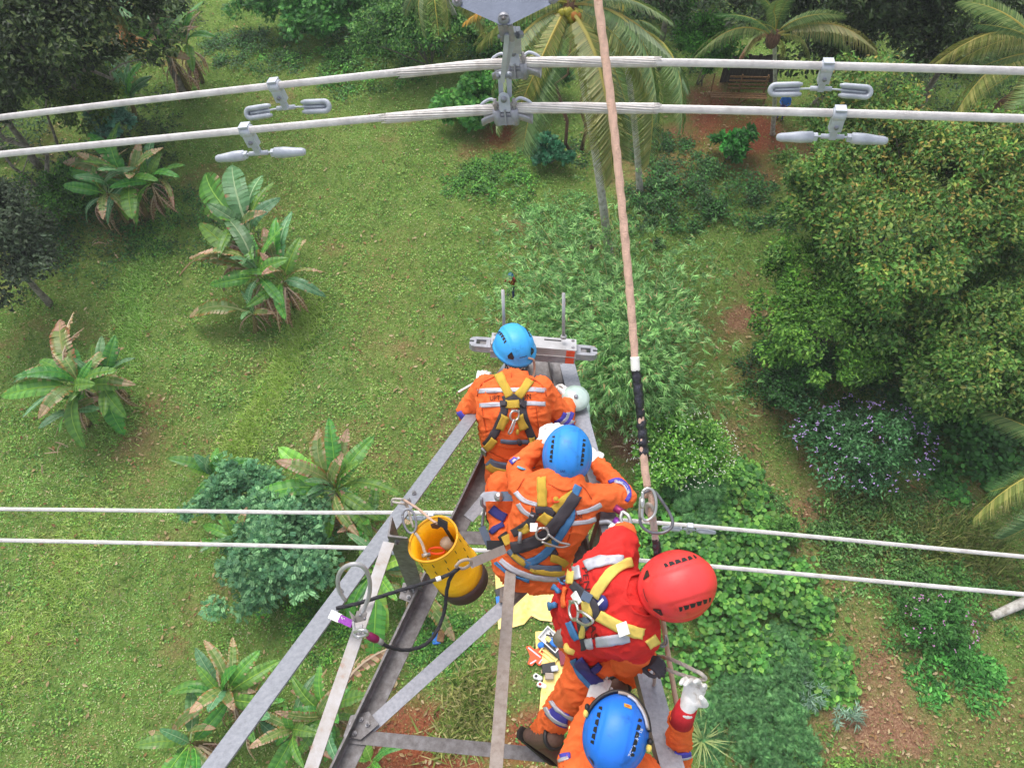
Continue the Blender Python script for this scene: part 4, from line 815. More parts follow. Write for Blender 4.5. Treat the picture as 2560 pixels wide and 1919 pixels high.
# ---------------------------------------------------------------- bamboo
def bamboo():
    r = np.random.default_rng(7); g = onground(1560, 1040); root = empty('bamboo_clump', g, 'large bright green bamboo clump behind the pink rope', 'bamboo')
    spots = []   # px,py,z of the arching culm tips
    for i in range(62):
        a = r.uniform(0, 6.28); q = math.sqrt(r.uniform(0, 1)); px = 1505 + math.cos(a) * q * 285; py = 790 + math.sin(a) * q * 265
        if px < 1320 and py > 900: continue
        spots.append((px, py, 5.2 * (1 - q * q * .75) + r.uniform(-.3, .8)))
    spots += [(1290, 540, 2.6), (1340, 500, 2.4), (1400, 520, 2.8), (1260, 590, 2.4), (1460, 640, 3.4), (1240, 640, 2.2), (1290, 590, 2.6), (1350, 560, 3), (1430, 600, 3.2), (1820, 600, 2.4), (1760, 640, 3), (1250, 760, 2), (1820, 1010, 1.6), (1300, 850, 2.4), (1700, 1060, 2.0), (1400, 1020, 1.8), (1620, 580, 3.4), (1330, 700, 3.4), (1520, 560, 3), (1500, 450, 1.8), (1590, 480, 2)]
    A = []; tips = []
    for i, (px, py, z) in enumerate(spots):
        tip = R(px, py, max(z, .8)); b0 = g + Vector((r.normal() * .45, r.normal() * .35, -.05)); mid = b0.lerp(tip, .5); mid.z = max(tip.z, 1.2) * 1.0 + .9
        pts = []
        for t in np.linspace(0, 1, 11): pts.append(b0 * (1 - t) ** 2 + mid * 2 * t * (1 - t) + tip * t * t)
        if i % 2 == 0: MB().tube(pts, [.03 * (1 - .8 * t) + .004 for t in np.linspace(0, 1, 11)], 6).build('culm', M['culm'], root)
        tips += [(pts[k], (pts[k] - pts[k - 1]).normalized()) for k in range(4, 11) for _ in (0, 1)]
    # side twigs carry tufts of narrow drooping leaves
    nt_ = 5200; per = 11; ti = r.integers(0, len(tips), nt_); bp_ = np.array([tuple(t[0]) for t in tips])[ti]; bd = np.array([tuple(t[1]) for t in tips])[ti]
    off = r.normal(size=(nt_, 3)) * [.62, .55, .38]; tp = bp_ + off; td = off * 1.1 + bd * .5 + unit_rand(r, nt_) * .4; td[:, 2] -= .35; td /= np.linalg.norm(td, axis=1, keepdims=True)
    tone = np.clip(r.lognormal(0, .25, nt_), .6, 1.6); k = np.repeat(np.arange(nt_), per); n = len(k)
    d = td[k] + unit_rand(r, n) * .75; d[:, 2] -= .25
    col = palette(r, n, ['689a52', '7aac5e', '8cba6c', '54844a', 'a2c87e']) * (tone[k] * r.uniform(.85, 1.15, n))[:, None]; col[r.uniform(0, 1, n) < .03] = c3('c0a274')
    scatter_obj('foliage', [scatter_arrays('lance', tp[k] + td[k] * r.uniform(0, .22, (n, 1)), d, unit_rand(r, n) * .5 + [0, -.1, 1], r.uniform(.16, .34, n), np.clip(col, 0, 1))], M['leaf'], root)
M['culm'] = flat('bamboo_culm', '8a8448', .5)
bamboo()
M['darkplank'] = mottled('dark_weathered_plank', [(.3, '2e2824'), (.6, '4a4440'), (.8, '5c5650')], scale=8, rough=.9, bump=.4, stretch=(3, 3, .5))
# ---------------------------------------------------------------- steel crossarm
def lerp_d(a, b, n=2, pers=True):
    """points along a straight world line between two (px,py,depth)"""
    A, B = P(*a), P(*b); return [A.lerp(B, i / (n - 1)) for i in range(n)]
arm_root = empty('tower_crossarm', P(1330, 900, 5.4), 'grey steel lattice crossarm on which the four workers sit and stand', 'steel crossarm')
def angle_iron(name, a, b, w, mat, u, v, th=.008, parent=arm_root, bolts=(), label=None):
    """L section: flange 1 spreads along u from the heel, flange 2 along v"""
    a, b = Vector(a), Vector(b)
    if name.endswith('chord'): b = a.lerp(b, 1.5); bolts = [(f / 1.5, o_f, sd_) for f, o_f, sd_ in bolts]      # runs on to the tower body
    t = (b - a).normalized(); u = Vector(u); u = (u - t * u.dot(t)).normalized(); v = Vector(v); v = v - t * v.dot(t); v = (v - u * v.dot(u)).normalized()
    sec = [(0, 0), (w, 0), (w, th), (th * 1.6, th), (th, th * 1.6), (th, w), (0, w)]
    mb = MB(); K = 10
    rings = [[a.lerp(b, i / K) + u * p + v * q for p, q in sec] for i in range(K + 1)]
    mb.loft(rings, smooth=False); o = mb.build(name, mat, parent)
    if label: o['label'] = label
    for (f, off, side) in bolts:
        c = a.lerp(b, f) + u * (off if side == 0 else 0) + v * (off if side == 1 else 0); ax = -(v if side == 0 else u)
        mb = MB(); mb.tube([c + ax * -.002, c + ax * .010], .013, 6, smooth=False); mb.tube([c + ax * .010, c + ax * .02], .008, 8); mb.build('bolt', M['bolt'], parent)
    return o
# upper chords (tension members rising to the tower)
LA, LB = P(1262, 905, 5.4), P(470, 1960, 2.74)
up_ = Vector((0, 0, 1)); rt = Vector((1, 0, 0))
angle_iron('upper_chord', LA, LB, .085, M['galv'], Vector((.75, .3, -.1)), Vector((-.05, -.2, -1)), bolts=[(.47, .045, 0), (.49, .045, 0), (.70, .04, 0)])
RA, RB = P(1392, 880, 5.5), P(1662, 1960, 3.32)
angle_iron('upper_chord', RA, RB, .1, M['galv'], Vector((.9, .1, .0)), Vector((-.1, -.2, -1)), bolts=[(.80, .05, 0)])
# lower chords, level
def LZ(px, py, drop=4.65): return R(px, py, CAMZ - drop)
l1a, l1b = LZ(1318, 915), LZ(800, 1990); l2a, l2b = LZ(1372, 905), LZ(1600, 1990)
angle_iron('lower_chord', l1a, l1b, .105, M['galv_dark'], Vector((.95, .35, 0)), Vector((-.25, -.1, .9)), th=.012, bolts=[(.3, .07, 0), (.33, .07, 0), (.52, .07, 0), (.54, .07, 0), (.78, .07, 0), (.8, .07, 0)])
angle_iron('lower_chord', l2a, l2b, .105, M['galv_dark'], Vector((-.95, .35, 0)), Vector((.25, -.1, .9)), th=.012, bolts=[(.05, .07, 0), (.3, .07, 0), (.52, .07, 0)])
# web members
angle_iron('brace', P(958, 1352, 3.55), P(735, 1990, 2.9), .052, M['galv_rust'], (1, .2, 0), (0, -.1, -1), label='light brace with a rust stain')
angle_iron('brace', P(968, 1340, 3.58), LZ(1022, 1478) + Vector((0, 0, .03)), .09, M['galv_dark'], (.95, -.1, 0), (-.3, .9, 0), label='dark upright brace', bolts=[(.95, .04, 0), (.05, .04, 0)])
angle_iron('brace', LZ(905, 1812) + Vector((0, 0, .02)), LZ(1265, 1490) + Vector((0, 0, .02)), .075, M['galv'], (.6, -.5, 0), (0, 0, -1), bolts=[(.02, .03, 0)])
angle_iron('brace', LZ(1262, 1492) + Vector((0, 0, .02)), LZ(1450, 1320) + Vector((0, 0, .034)), .075, M['galv_brown'], (.6, -.5, 0), (0, 0, -1))
angle_iron('brace', P(1265, 1400, 4.45), P(1217, 1990, 3.45), .06, M['galv_brown'], (.85, .1, 0), (.25, -.2, -.9), label='dusty brown inclined brace')
angle_iron('cross_member', LZ(872, 1822) + Vector((0, 0, .025)), LZ(1560, 1888) + Vector((0, 0, .025)), .07, M['galv_dark'], (0, -1, 0), (0, 0, -1), bolts=[(.012, .035, 0)])
angle_iron('cross_member', LZ(1130, 1328) + Vector((0, 0, .02)), LZ(1440, 1340) + Vector((0, 0, .02)), .08, M['galv_dark'], (0, -1, 0), (0, 0, -1))
angle_iron('brace', LZ(1160, 1290) + Vector((0, 0, .02)), LZ(1330, 1090) + Vector((0, 0, .02)), .07, M['galv'], (.7, -.3, 0), (0, 0, -1))
angle_iron('brace', P(1500, 1300, 4.3), LZ(1470, 1400) + Vector((0, 0, .02)), .07, M['galv_dark'], (1, 0, 0), (0, 1, 0))
# tip gusset plate under the yoke beam
q = [LZ(1300, 900), LZ(1400, 895), LZ(1432, 1010), LZ(1330, 1090), LZ(1280, 1060)]
MB().prism([p + Vector((0, 0, .02)) for p in q], (0, 0, -.012)).build('gusset_plate', M['galv_dark'], arm_root)

def gusset(pts, lift, mat='galv_dark', bolts=()):
    q = [p + Vector((0, 0, lift)) for p in pts]; MB().prism(q, (0, 0, -.009)).build('gusset_plate', M[mat], arm_root)
    for a_ in bolts: MB().tube([a_ + Vector((0, 0, lift)), a_ + Vector((0, 0, lift + .012))], .014, 6, smooth=False).tube([a_ + Vector((0, 0, lift + .012)), a_ + Vector((0, 0, lift + .022))], .008, 8).build('bolt', M['bolt'], arm_root)
gusset([LZ(1000, 1500), LZ(1010, 1462), LZ(1040, 1458), LZ(1052, 1478), LZ(1030, 1512)], .05, bolts=[LZ(1014, 1480), LZ(1034, 1472), LZ(1024, 1498)])
gusset([LZ(862, 1842), LZ(880, 1790), LZ(925, 1780), LZ(950, 1812), LZ(905, 1850)], .045, bolts=[LZ(884, 1812), LZ(906, 1800), LZ(890, 1834), LZ(922, 1812)])
gusset([LZ(1248, 1510), LZ(1250, 1475), LZ(1290, 1462), LZ(1300, 1490), LZ(1275, 1512)], .05, 'galv_brown', bolts=[LZ(1262, 1494), LZ(1284, 1482)])
for f_ in (.18, .26, .40, .46, .62, .68, .72): 
    c = l1a.lerp(l1b, f_) + Vector((.06, .03, .0)); MB().tube([c, c + Vector((0, 0, .007))], .009, 10).build('bolt_hole', M['black'], arm_root)
# clamping beam at the tip: shells, end lugs, rods, reflectors
tip = empty('clamping_beam', P(1335, 880, 5.2), 'bright metal clamping beam with slotted end lugs and orange reflectors at the crossarm tip', 'clamping beam')
X = (P(1440, 890, 5.15) - P(1228, 873, 5.15)).normalized(); Yv = Vector((0, .94, -.34)); Yv = (Yv - X * Yv.dot(X)).normalized(); Zv = X.cross(Yv)
o_ = P(1334, 862, 5.14); hx = .272
MB().box(o_ + Zv * .0, X * hx, Yv * .059, Zv * .027).build('upper_shell', M['machined'], tip)
MB().box(o_ - Zv * .0575, X * hx * .997, Yv * .0575, Zv * .0265).build('lower_shell', M['castalu'], tip)
MB().box(o_ - Zv * .029, X * hx * 1.004, Yv * .061, Zv * .0018).build('seam_strip', M['white'], tip)
for s in (-1, 1):
    mb = MB(); c = o_ + X * s * (hx + .050) - Zv * .03
    for ss in (-1, 1):
        mb.box(c + Yv * ss * .038, X * .052, Yv * .014, Zv * .022)
    mb.prism([c + X * s * a_ + Yv * b_ + Zv * .021 for a_, b_ in ((.045, -.0515), (.07, -.046), (.088, -.02), (.088, -.008), (.06, -.006), (.06, .012), (.088, .014), (.088, .026), (.07, .046), (.045, .0515))], -Zv * .042)
    mb.box(c - X * s * .032, X * .013, Yv * .0235, Zv * .021)
    mb.build('end_lug', M['castalu'], tip)
    MB().box(c - Zv * .002, X * .02, Yv * .03, Zv * .012).build('lug_pin', M['galv_dark'], tip)
for px_, t_ in ((1263, 725), (1407, 733)):
    b0 = P(px_ - (2 if px_ < 1300 else -2), 845, 5.10); a0 = P(px_ + (-6 if px_ < 1300 else 2), t_, 4.92); a0 = b0.lerp(a0, 1)
    MB().tube([b0, a0], .011, 10).tube([b0, b0.lerp(a0, .06)], .02, 10).build('rod', M['machined'], tip)
MB().box(o_ + X * .12 + Zv * .0275 + Yv * .03, X * .055, Yv * .006, Zv * .001).build('slot', M['black'], tip)
for (sx, sy) in ((-.25, .04), (-.25, -.02), (.25, .04), (.25, -.03)):
    c = o_ + X * sx + Yv * sy + Zv * .026; MB().tube([c, c + Zv * .006], .011, 6, smooth=False).build('bolt', M['bolt'], tip)
for k in (0, 1):
    c = o_ + X * .236 - Yv * .0585 - Zv * (.002 if k == 0 else .058); MB().box(c - Yv * .002, X * .027, Yv * .0015, Zv * .022).build('reflector', M['orangeplastic'], tip)
# glass insulator string under the beam
ins = empty('insulator_string', P(1437, 985, 5.0), 'pale green glass insulator string hanging beside the white gloved hand', 'insulator')
for i in range(6):
    c = P(1440 + i * 1.5, 990 + i * 22, 5.0 + i * .12); dn = Vector((0, .1, -1)).normalized(); rr = .088
    t_, u_, w_ = frame(dn); prof = [(0, .025), (.012, .06), (.03, rr), (.042, rr * .98), (.046, .05), (.11, .028)]
    rings = [[c + t_ * a + (u_ * math.cos(2 * math.pi * j / 20) + w_ * math.sin(2 * math.pi * j / 20)) * b_ for j in range(20)] for a, b_ in prof]
    MB().loft(rings).build('glass_disc', M['glass'], ins)
MB().tube([P(1440, 990, 4.99), P(1449, 1108, 5.7)], .014, 8).build('pin', M['galv'], ins)

# ---------------------------------------------------------------- ropes and conductors
def smooth_path(pts, n=60):
    """Catmull-Rom through the points"""
    pts = [Vector(p) for p in pts]
    if len(pts) == 2: return [pts[0].lerp(pts[1], i / n) for i in range(n + 1)]
    q = [pts[0] * 2 - pts[1]] + pts + [pts[-1] * 2 - pts[-2]]; L = [(pts[i + 1] - pts[i]).length for i in range(len(pts) - 1)]; tot = sum(L); out = []
    for i in range(len(pts) - 1):
        k = max(2, int(round(n * L[i] / tot)))
        for j in range(k):
            t = j / k; a, b_, c, d = q[i:i + 4]; out.append(.5 * ((2 * b_) + (c - a) * t + (2 * a - 5 * b_ + 4 * c - d) * t * t + (3 * b_ - a - 3 * c + d) * t ** 3))
    out.append(pts[-1]); return out
def rope(name, pts, r, mat, strands=3, pitch=.06, depth=.22, parent=None, n=None, sides=None, wob=0):
    path0 = smooth_path(pts, 40); L = sum((path0[i + 1] - path0[i]).length for i in range(len(path0) - 1)); n = n or int(min(900, max(24, L / pitch * 11)))
    path = smooth_path(pts, n); sides = sides or (strands * 5 if strands < 8 else strands * 4); vs = []; u = None; s = 0; k = len(path)
    for i, p in enumerate(path):
        t = (path[min(i + 1, k - 1)] - path[max(i - 1, 0)]).normalized()
        if i: s += (path[i] - path[i - 1]).length
        u = frame(t)[1] if u is None else (u - t * u.dot(t)).normalized(); w = t.cross(u); tw = 2 * math.pi * s / pitch
        rw = r * (1 + wob * mnoise.noise(Vector((s * 30, r * 100, 1))))
        for j in range(sides):
            a = 2 * math.pi * j / sides; m = abs(math.cos((strands * (a) - tw * 1.0) / 2)) if strands else 1
            rr = rw * (1 - depth * (1 - m)) if strands else rw
            vs.append(p + (u * math.cos(a) + w * math.sin(a)) * rr)
    fs = [(i * sides + j, i * sides + (j + 1) % sides, (i + 1) * sides + (j + 1) % sides, (i + 1) * sides + j) for i in range(k - 1) for j in range(sides)]
    fs += [tuple(range(sides - 1, -1, -1)), tuple((k - 1) * sides + j for j in range(sides))]
    mb = MB(); mb.add(vs, fs); return mb.build(name, mat, parent, origin=parent is None)
def lay(o): return o
# upper pair
def conductor(pix_pts, r, label, strands=22, rods=None, group=None):
    pts = [P(*p) for p in pix_pts]; root = empty('conductor', pts[len(pts) // 2], label, 'cable', group)
    rope('stranded_wire', pts, r, M['alu'], strands=strands, pitch=.14, depth=.3, parent=root, n=900)
    if rods:
        rope('armour_rods', [P(*p) for p in rods], r * 1.38, M['rods'], strands=13, pitch=.17, depth=.3, parent=root, n=260)
        rr = random.Random(int(rods[0][0])); a = P(*rods[0]); b_ = P(*rods[-1]); ax0 = (P(*rods[1]) - a).normalized(); ax1 = (b_ - P(*rods[-2])).normalized()
        for (c, ax) in ((a, -ax0), (b_, ax1)):
            t_, u_, w_ = frame(ax)
            for j in range(13):
                an = 2 * math.pi * j / 13; q = c + (u_ * math.cos(an) + w_ * math.sin(an)) * r * 1.2; MB().tube([q - ax * .01, q + ax * rr.uniform(.005, .03)], r * .14, 5).build('rod_end', M['rods'], root)
    return root
conductor([(-420, 350, 4.6), (0, 294, 4.0), (700, 213, 3.52), (1270, 158, 3.24), (1700, 157, 3.14), (2560, 178, 3.0), (2980, 192, 2.96)], .0152, 'upper stranded cable of the top pair, nearest the top edge', rods=[(1003, 183, 3.36), (1270, 158, 3.235), (1636, 155, 3.155)])
conductor([(-420, 430, 4.3), (0, 386, 3.75), (700, 318, 3.36), (1265, 272, 3.12), (1700, 273, 3.03), (2560, 297, 2.88), (2980, 312, 2.84)], .0152, 'lower stranded cable of the top pair, just below the other', rods=[(967, 296, 3.22), (1265, 272, 3.115), (1636, 271, 3.045)])
conductor([(-500, 1268, 6.6), (0, 1272, 6.4), (700, 1280, 6.2), (1440, 1292, 6.0), (2560, 1391, 5.7), (3000, 1432, 5.6)], .0150, 'upper white cable of the lower pair, passing behind the workers')
conductor([(-500, 1345, 6.4), (0, 1350, 6.2), (900, 1369, 6.0), (1440, 1388, 5.8), (2560, 1485, 5.5), (3000, 1525, 5.4)], .0150, 'lower white cable of the lower pair, passing behind the red helmet')

# vibration dampers
def damper(cp, ax, label, kind, scale=1.0, mat='castlight', drop=.105, tilt=(0, 0)):
    """cp = cable point, ax = cable direction; clamp hangs down, bar with two weights"""
    cp = Vector(cp); root = empty('vibration_damper', cp, label, 'damper', 'vibration dampers clamped to the cables')
    t = Vector(ax).normalized(); dn = Vector((0, -.12, -1)); dn = (dn - t * dn.dot(t)).normalized(); w = t.cross(dn); s = scale
    mb = MB(); ring = []
    for a in np.linspace(0, 2 * math.pi, 17)[:-1]: ring.append((math.cos(a), math.sin(a)))
    mb.loft([[cp + t * x * s + (dn * c_ + w * s_) * rr * s for c_, s_ in ring] for x, rr in ((-.026, .019), (-.024, .025), (.024, .025), (.026, .019))])
    mb.box(cp + dn * .045 * s, t * .024 * s, dn * .028 * s, w * .017 * s); mb.box(cp + dn * .085 * s, t * .013 * s, dn * .03 * s, w * .01 * s)
    mb.box(cp - dn * .026 * s, t * .022 * s, dn * .004 * s, w * .02 * s)
    mb.build('clamp', M[mat], root)
    c = cp + dn * .05 * s; MB().tube([c - w * .024 * s, c + w * .024 * s], .009 * s, 8).build('bolt', M['galv'], root)
    q = cp + dn * drop * s; MB().tube([q - t * .045 * s, q + t * .045 * s], .0105 * s, 10).build('sleeve', M[mat], root)
    a0, a1 = q - t * .19 * s + dn * (tilt[0] + .01), q + t * .19 * s + dn * (tilt[1] + .01); MB().tube(smooth_path([a0, q, a1], 12), .0045 * s, 7).build('bar', M['castlight'], root)
    for e, sg in ((a0, -1), (a1, 1)):
        e = Vector(e); L = .112 * s; o_dir = (e - q).normalized(); side = w if kind == 'open' else w
        mb = MB()
        if kind == 'open':                                        # U shaped trough seen from its open side
            vd = toCam(e); sd = (t.cross(vd)).normalized(); pts = []
            for k in range(13):
                a = math.pi * k / 12; pts.append(e + o_dir * (math.sin(a) * .022 * s) + sd * math.cos(a) * .0205 * s)
            full = [e - o_dir * L + sd * .0205 * s, e - o_dir * (L - .02 * s) + sd * .0205 * s] + pts + [e - o_dir * (L - .02 * s) - sd * .0205 * s, e - o_dir * L - sd * .0205 * s]
            mb.tube(full, [.006 * s, .0115 * s] + [.0115 * s] * 13 + [.0115 * s, .006 * s], 10)
            mb.box(e - o_dir * L * .42 - vd * .011 * s, o_dir * L * .5, sd * .015 * s, sd.cross(o_dir).normalized() * .002 * s)
        else:
            rr = []; pp = []
            for k, (x, r_) in enumerate(((-1.06, .012), (-1.0, .0225), (-.6, .0235), (-.1, .0185), (.12, .0175), (.24, .013), (.28, .004))): pp.append(e + o_dir * L * x); rr.append(r_ * s)
            mb.tube(pp, rr, 14)
            mb.box(e - o_dir * L * 1.0, o_dir * .02 * s, w * .012 * s, dn * .012 * s)
        mb.build('weight', M['castlight'], root)
    return root
def along(a, b_): return (P(*b_) - P(*a)).normalized()
damper(P(2068, 167, 3.08), along((1700, 157, 3.14), (2560, 178, 3.0)), 'damper with open U weights on the upper right cable', 'open', scale=.9)
damper(P(2098, 286, 2.95), along((1700, 273, 3.03), (2560, 297, 2.88)), 'damper with closed weights on the lower right cable of the top pair', 'closed', scale=.92)
damper(P(688, 215, 3.53), along((0, 294, 4.0), (1270, 158, 3.24)), 'damper with open U weights on the upper left cable', 'open', drop=.11)
damper(P(617, 327, 3.41), along((0, 386, 3.75), (1265, 272, 3.12)), 'damper with closed weights on the lower left cable of the top pair', 'closed', drop=.115)
damper(P(1725, 1316, 5.92), along((1440, 1292, 6.0), (2560, 1391, 5.7)), 'small damper on the lower pair right of the grey rope splice', 'closed', drop=.05, scale=.9)
damper(P(1078, 1287, 6.1), along((700, 1280, 6.2), (1440, 1292, 6.0)), 'small damper on the lower pair behind the yellow bucket rim', 'closed', drop=.05, scale=.9)
damper(P(1012, 1373, 5.97), along((700, 1366, 6.2), (1440, 1388, 5.8)), 'small damper on the lower pair between chord and bucket', 'closed', drop=.05, scale=.9)

# yoke plate, links and suspension clamps
yk = empty('yoke_plate', P(1265, 60, 2.82), 'blue grey triangular yoke plate with bolts at the top edge', 'yoke plate')
pl = [(1128, -90), (1395, -90), (1400, 0), (1275, 62), (1250, 62), (1130, 8)]
def pd(px, py): return P(px, py, 2.80 - (py + 90) * .0002)
n_ = -ray(1265, 0).normalized()
MB().prism([pd(*p) for p in pl], -n_ * .016).build('plate', M['yoke'] if 'yoke' in M else M['castalu'], yk)
for px_, py_, r_ in ((1143, 4, .017), (1383, -3, .017), (1259, 46, .02)):
    c = pd(px_, py_); MB().tube([c, c + n_ * .012], r_, 18).build('washer', M['castalu'], yk); MB().tube([c + n_ * .012, c + n_ * .026], .011, 6, smooth=False).tube([c + n_ * .02, c + n_ * .034], .006, 8).build('nut', M['bolt'], yk)
# strap from the plate to the clevis
lk = empty('suspension_link', P(1262, 120, 2.9), 'light metal clevis and tapered link hanging below the yoke plate', 'link')
def strap(name, a, b_, w0, w1, th, mat, parent, face):
    a, b_ = Vector(a), Vector(b_); t = (b_ - a).normalized(); f = Vector(face); f = (f - t * f.dot(t)).normalized(); sd = t.cross(f); rings = []
    K = 7
    pa = [(-math.pi / 2 + math.pi * i / K) for i in range(K + 1)]
    poly = [a - t * w0 * math.cos(x) * .9 + sd * w0 * math.sin(x) for x in pa] + [b_ + t * w1 * math.cos(x) * .9 - sd * w1 * math.sin(x) for x in pa]
    return MB().prism([p + f * th / 2 for p in poly], -f * th).build(name, mat, parent)
strap('strap', pd(1259, 44) + n_ * .006, P(1262, 88, 2.84), .019, .017, .008, M['castalu'], lk, n_)
strap('strap', P(1250, 60, 2.80), P(1257, 92, 2.86), .009, .010, .03, M['castalu'], lk, n_)
strap('strap', P(1275, 60, 2.80), P(1280, 92, 2.86), .009, .010, .03, M['castalu'], lk, n_)
strap('tapered_link', P(1268, 80, 2.84), P(1257, 192, 3.02), .0085, .0085, .05, M['castlight'], lk, n_)
strap('tapered_link', P(1276, 102, 2.88), P(1262, 188, 3.03), .018, .006, .012, M['castlight'], lk, n_)
MB().tube([P(1246, 92, 2.84), P(1300, 86, 2.88)], .0075, 8).tube([P(1294, 88, 2.87), P(1304, 86, 2.88)], .014, 6, smooth=False).build('bolt', M['galv'], lk)
MB().tube([P(1243, 190, 3.02), P(1279, 190, 3.03)], .0075, 8).tube([P(1240, 190, 3.02), P(1247, 190, 3.02)], .013, 6, smooth=False).tube([P(1272, 190, 3.03), P(1280, 190, 3.03)], .013, 6, smooth=False).build('bolt', M['galv'], lk)
for x_ in (1251, 1272): strap('cheek', P(x_, 188, 3.03), P(x_ + 2, 236, 3.09), .010, .009, .02, M['castlight'], lk, n_)
for x_ in (1285, 1295): strap('cheek', P(x_, 75, 2.95), P(x_ + 3, 128, 3.18), .009, .009, .02, M['castlight'], lk, n_)
def clamp(cx, cy, d, ax, label):
    c = P(cx, cy, d); root = empty('suspension_clamp', c, label, 'cable clamp', 'suspension clamps of the top pair'); t = Vector(ax).normalized(); dn = Vector((0, -.35, -1)); dn = (dn - t * dn.dot(t)).normalized(); w = -t.cross(dn)
    if w.dot(toCam(c)) < 0: w = -w
    mb = MB(); n = 25; rings = []
    for i in range(n):
        x = -.098 + .196 * i / (n - 1); q = abs(x) / .098; hgt = .030 * (1 - q ** 2) + .006; curve = dn * (.012 + .028 * q ** 2.2) ; r_ = .028 + .004 * q
        sec = []
        for a in np.linspace(-1.75, 1.75, 13): sec.append(c + t * x + curve * .8 + (dn * math.cos(a) + w * math.sin(a)) * r_)
        for a in np.linspace(1.75, -1.75, 13): sec.append(c + t * x + curve * .8 + (dn * math.cos(a) + w * math.sin(a)) * (r_ - .006) )
        rings.append(sec)
    mb.loft(rings); mb.build('trough', M['castalu'], root)
    mb = MB()
    for s in (-1, 1):
        q = c + t * s * .034 + dn * .038 + w * .012; mb.tube([q - dn * .045 + w * .016, q + dn * .006, q + dn * .022], [.016, .018, .012], 12)
    mb.box(c + dn * .036 + w * .02, t * .032, dn * .016, w * .012); mb.box(c + w * .033 + dn * .02, t * .003, dn * .03, w * .008)
    mb.build('saddle', M['castalu'], root)
    mb = MB(); pts = []
    for k in range(9): a = math.pi * k / 8; pts.append(c - dn * (.052 + .0 + .022 * math.sin(a)) + t * .022 * math.cos(a) + w * .026)
    mb.prism([c + t * .022 + dn * .0 + w * .026] + pts + [c - t * .022 + w * .026], w * .006); mb.build('keeper_ear', M['castlight'], root)
    mb = MB(); mb.tube([c - dn * .05 + w * .02, c - dn * .05 + w * .04], .012, 12); mb.build('pivot_bolt', M['galv'], root)
    for s in (-1, 1):
        MB().tube(smooth_path([c + t * s * .03 - dn * .024 + w * .01, c + t * s * .055 - dn * .04 + w * .0, c + t * s * .09 - dn * .026, c + t * s * .105 - dn * .006 ], 10), .006, 7).build('keeper_arm', M['castlight'], root)
        b0 = c + t * s * .036 + w * .026; MB().tube([b0 - dn * .05, b0 + dn * .0], .0065, 8).tube([b0 - dn * .035, b0 - dn * .024], .012, 6, smooth=False).build('u_bolt', M['galv_rust'], root)
    return root
clamp(1290, 158, 3.24, along((1003, 183, 3.36), (1636, 155, 3.155)), 'suspension clamp on the upper cable, half behind the link')
clamp(1266, 272, 3.12, along((967, 296, 3.22), (1636, 271, 3.045)), 'suspension clamp on the lower cable, fully in view')

# pink rope with taped sections
pk = empty('hauling_rope', P(1600, 800, 2.95), 'thick pink beige rope with black and white tape running down to the hooks', 'rope')
rp = [(1480, -160, 2.62), (1495, 0, 2.7), (1535, 320, 2.8), (1572, 700, 2.92), (1588, 900, 2.98), (1602, 1050, 3.02), (1610, 1150, 3.05), (1618, 1215, 3.07)]
rope('fibre_rope', [P(*p) for p in rp], .0155, M['rope_pink'], strands=3, pitch=.075, depth=.16, parent=pk, wob=.08)
rope('tape_wrap', [P(1587, 892, 2.97), P(1589, 926, 2.98)], .0168, M['tapewhite'], strands=0, parent=pk, n=10, sides=14, pitch=.05)
rope('tape_wrap', [P(1589, 924, 2.98), P(1597, 1000, 3.0), P(1602, 1050, 3.02), P(1606, 1090, 3.03), P(1610, 1138, 3.05)], .0195, M['tape'], strands=1, pitch=.035, depth=.16, parent=pk, wob=.35)
rope('rope_loop', [P(1614, 1238, 3.08), P(1622, 1232, 3.06), P(1628, 1245, 3.06), P(1627, 1290, 3.08)], .0125, M['rope_pink'], strands=3, pitch=.1, depth=.1, parent=pk)
rs = empty('spliced_rope', P(1628, 1300, 3.1), 'grey white spliced rope below the hooks with a black taped end', 'rope')
rope('rope_eye', [P(1636, 1350, 3.14), P(1628, 1300, 3.1), P(1618, 1275, 3.08), P(1620, 1260, 3.06), P(1630, 1268, 3.06), P(1636, 1300, 3.1), P(1641, 1350, 3.14)], .0095, M['rope_white'], strands=3, pitch=.045, depth=.3, parent=rs)
rope('tape_wrap', [P(1638, 1345, 3.14), P(1645, 1395, 3.17), P(1655, 1460, 3.22)], .0165, M['tape'], strands=1, pitch=.03, depth=.12, parent=rs, wob=.3)
def carabiner(name, pxs, r, mat, label, cat='carabiner', gate=None, gmat=None, d=3.05, parent=None, dn=0):
    pts = [P(p[0], p[1], p[2] if len(p) > 2 else d) for p in pxs]; pts.append(pts[0]); root = parent
    if root is None: root = empty(name, pts[0], label, cat)
    path = smooth_path(pts, 50); MB().tube(path, r, 9).build('body' if parent is None else name, mat, root)
    if gate: a, b_ = P(*gate[0]), P(*gate[1]); MB().tube([a, a.lerp(b_, .08), a.lerp(b_, .92), b_], [r * .9, r * 1.7, r * 1.7, r * .9], 12).build('gate_sleeve', gmat or M['chrome'], root)
    return root
carabiner('carabiner', [(1608, 1232), (1604, 1262), (1600, 1300), (1606, 1316), (1622, 1328), (1640, 1332), (1660, 1330), (1678, 1318), (1681, 1300), (1670, 1275), (1652, 1248), (1638, 1230), (1625, 1224)], .0062, M['darksteel'] if 'darksteel' in M else M['bolt'], 'large dark steel hook shaped carabiner joining the pink rope to the grey splice', gate=((1605, 1240, 3.03), (1602, 1295, 3.03)), gmat=M['galv_rust'], d=3.04)
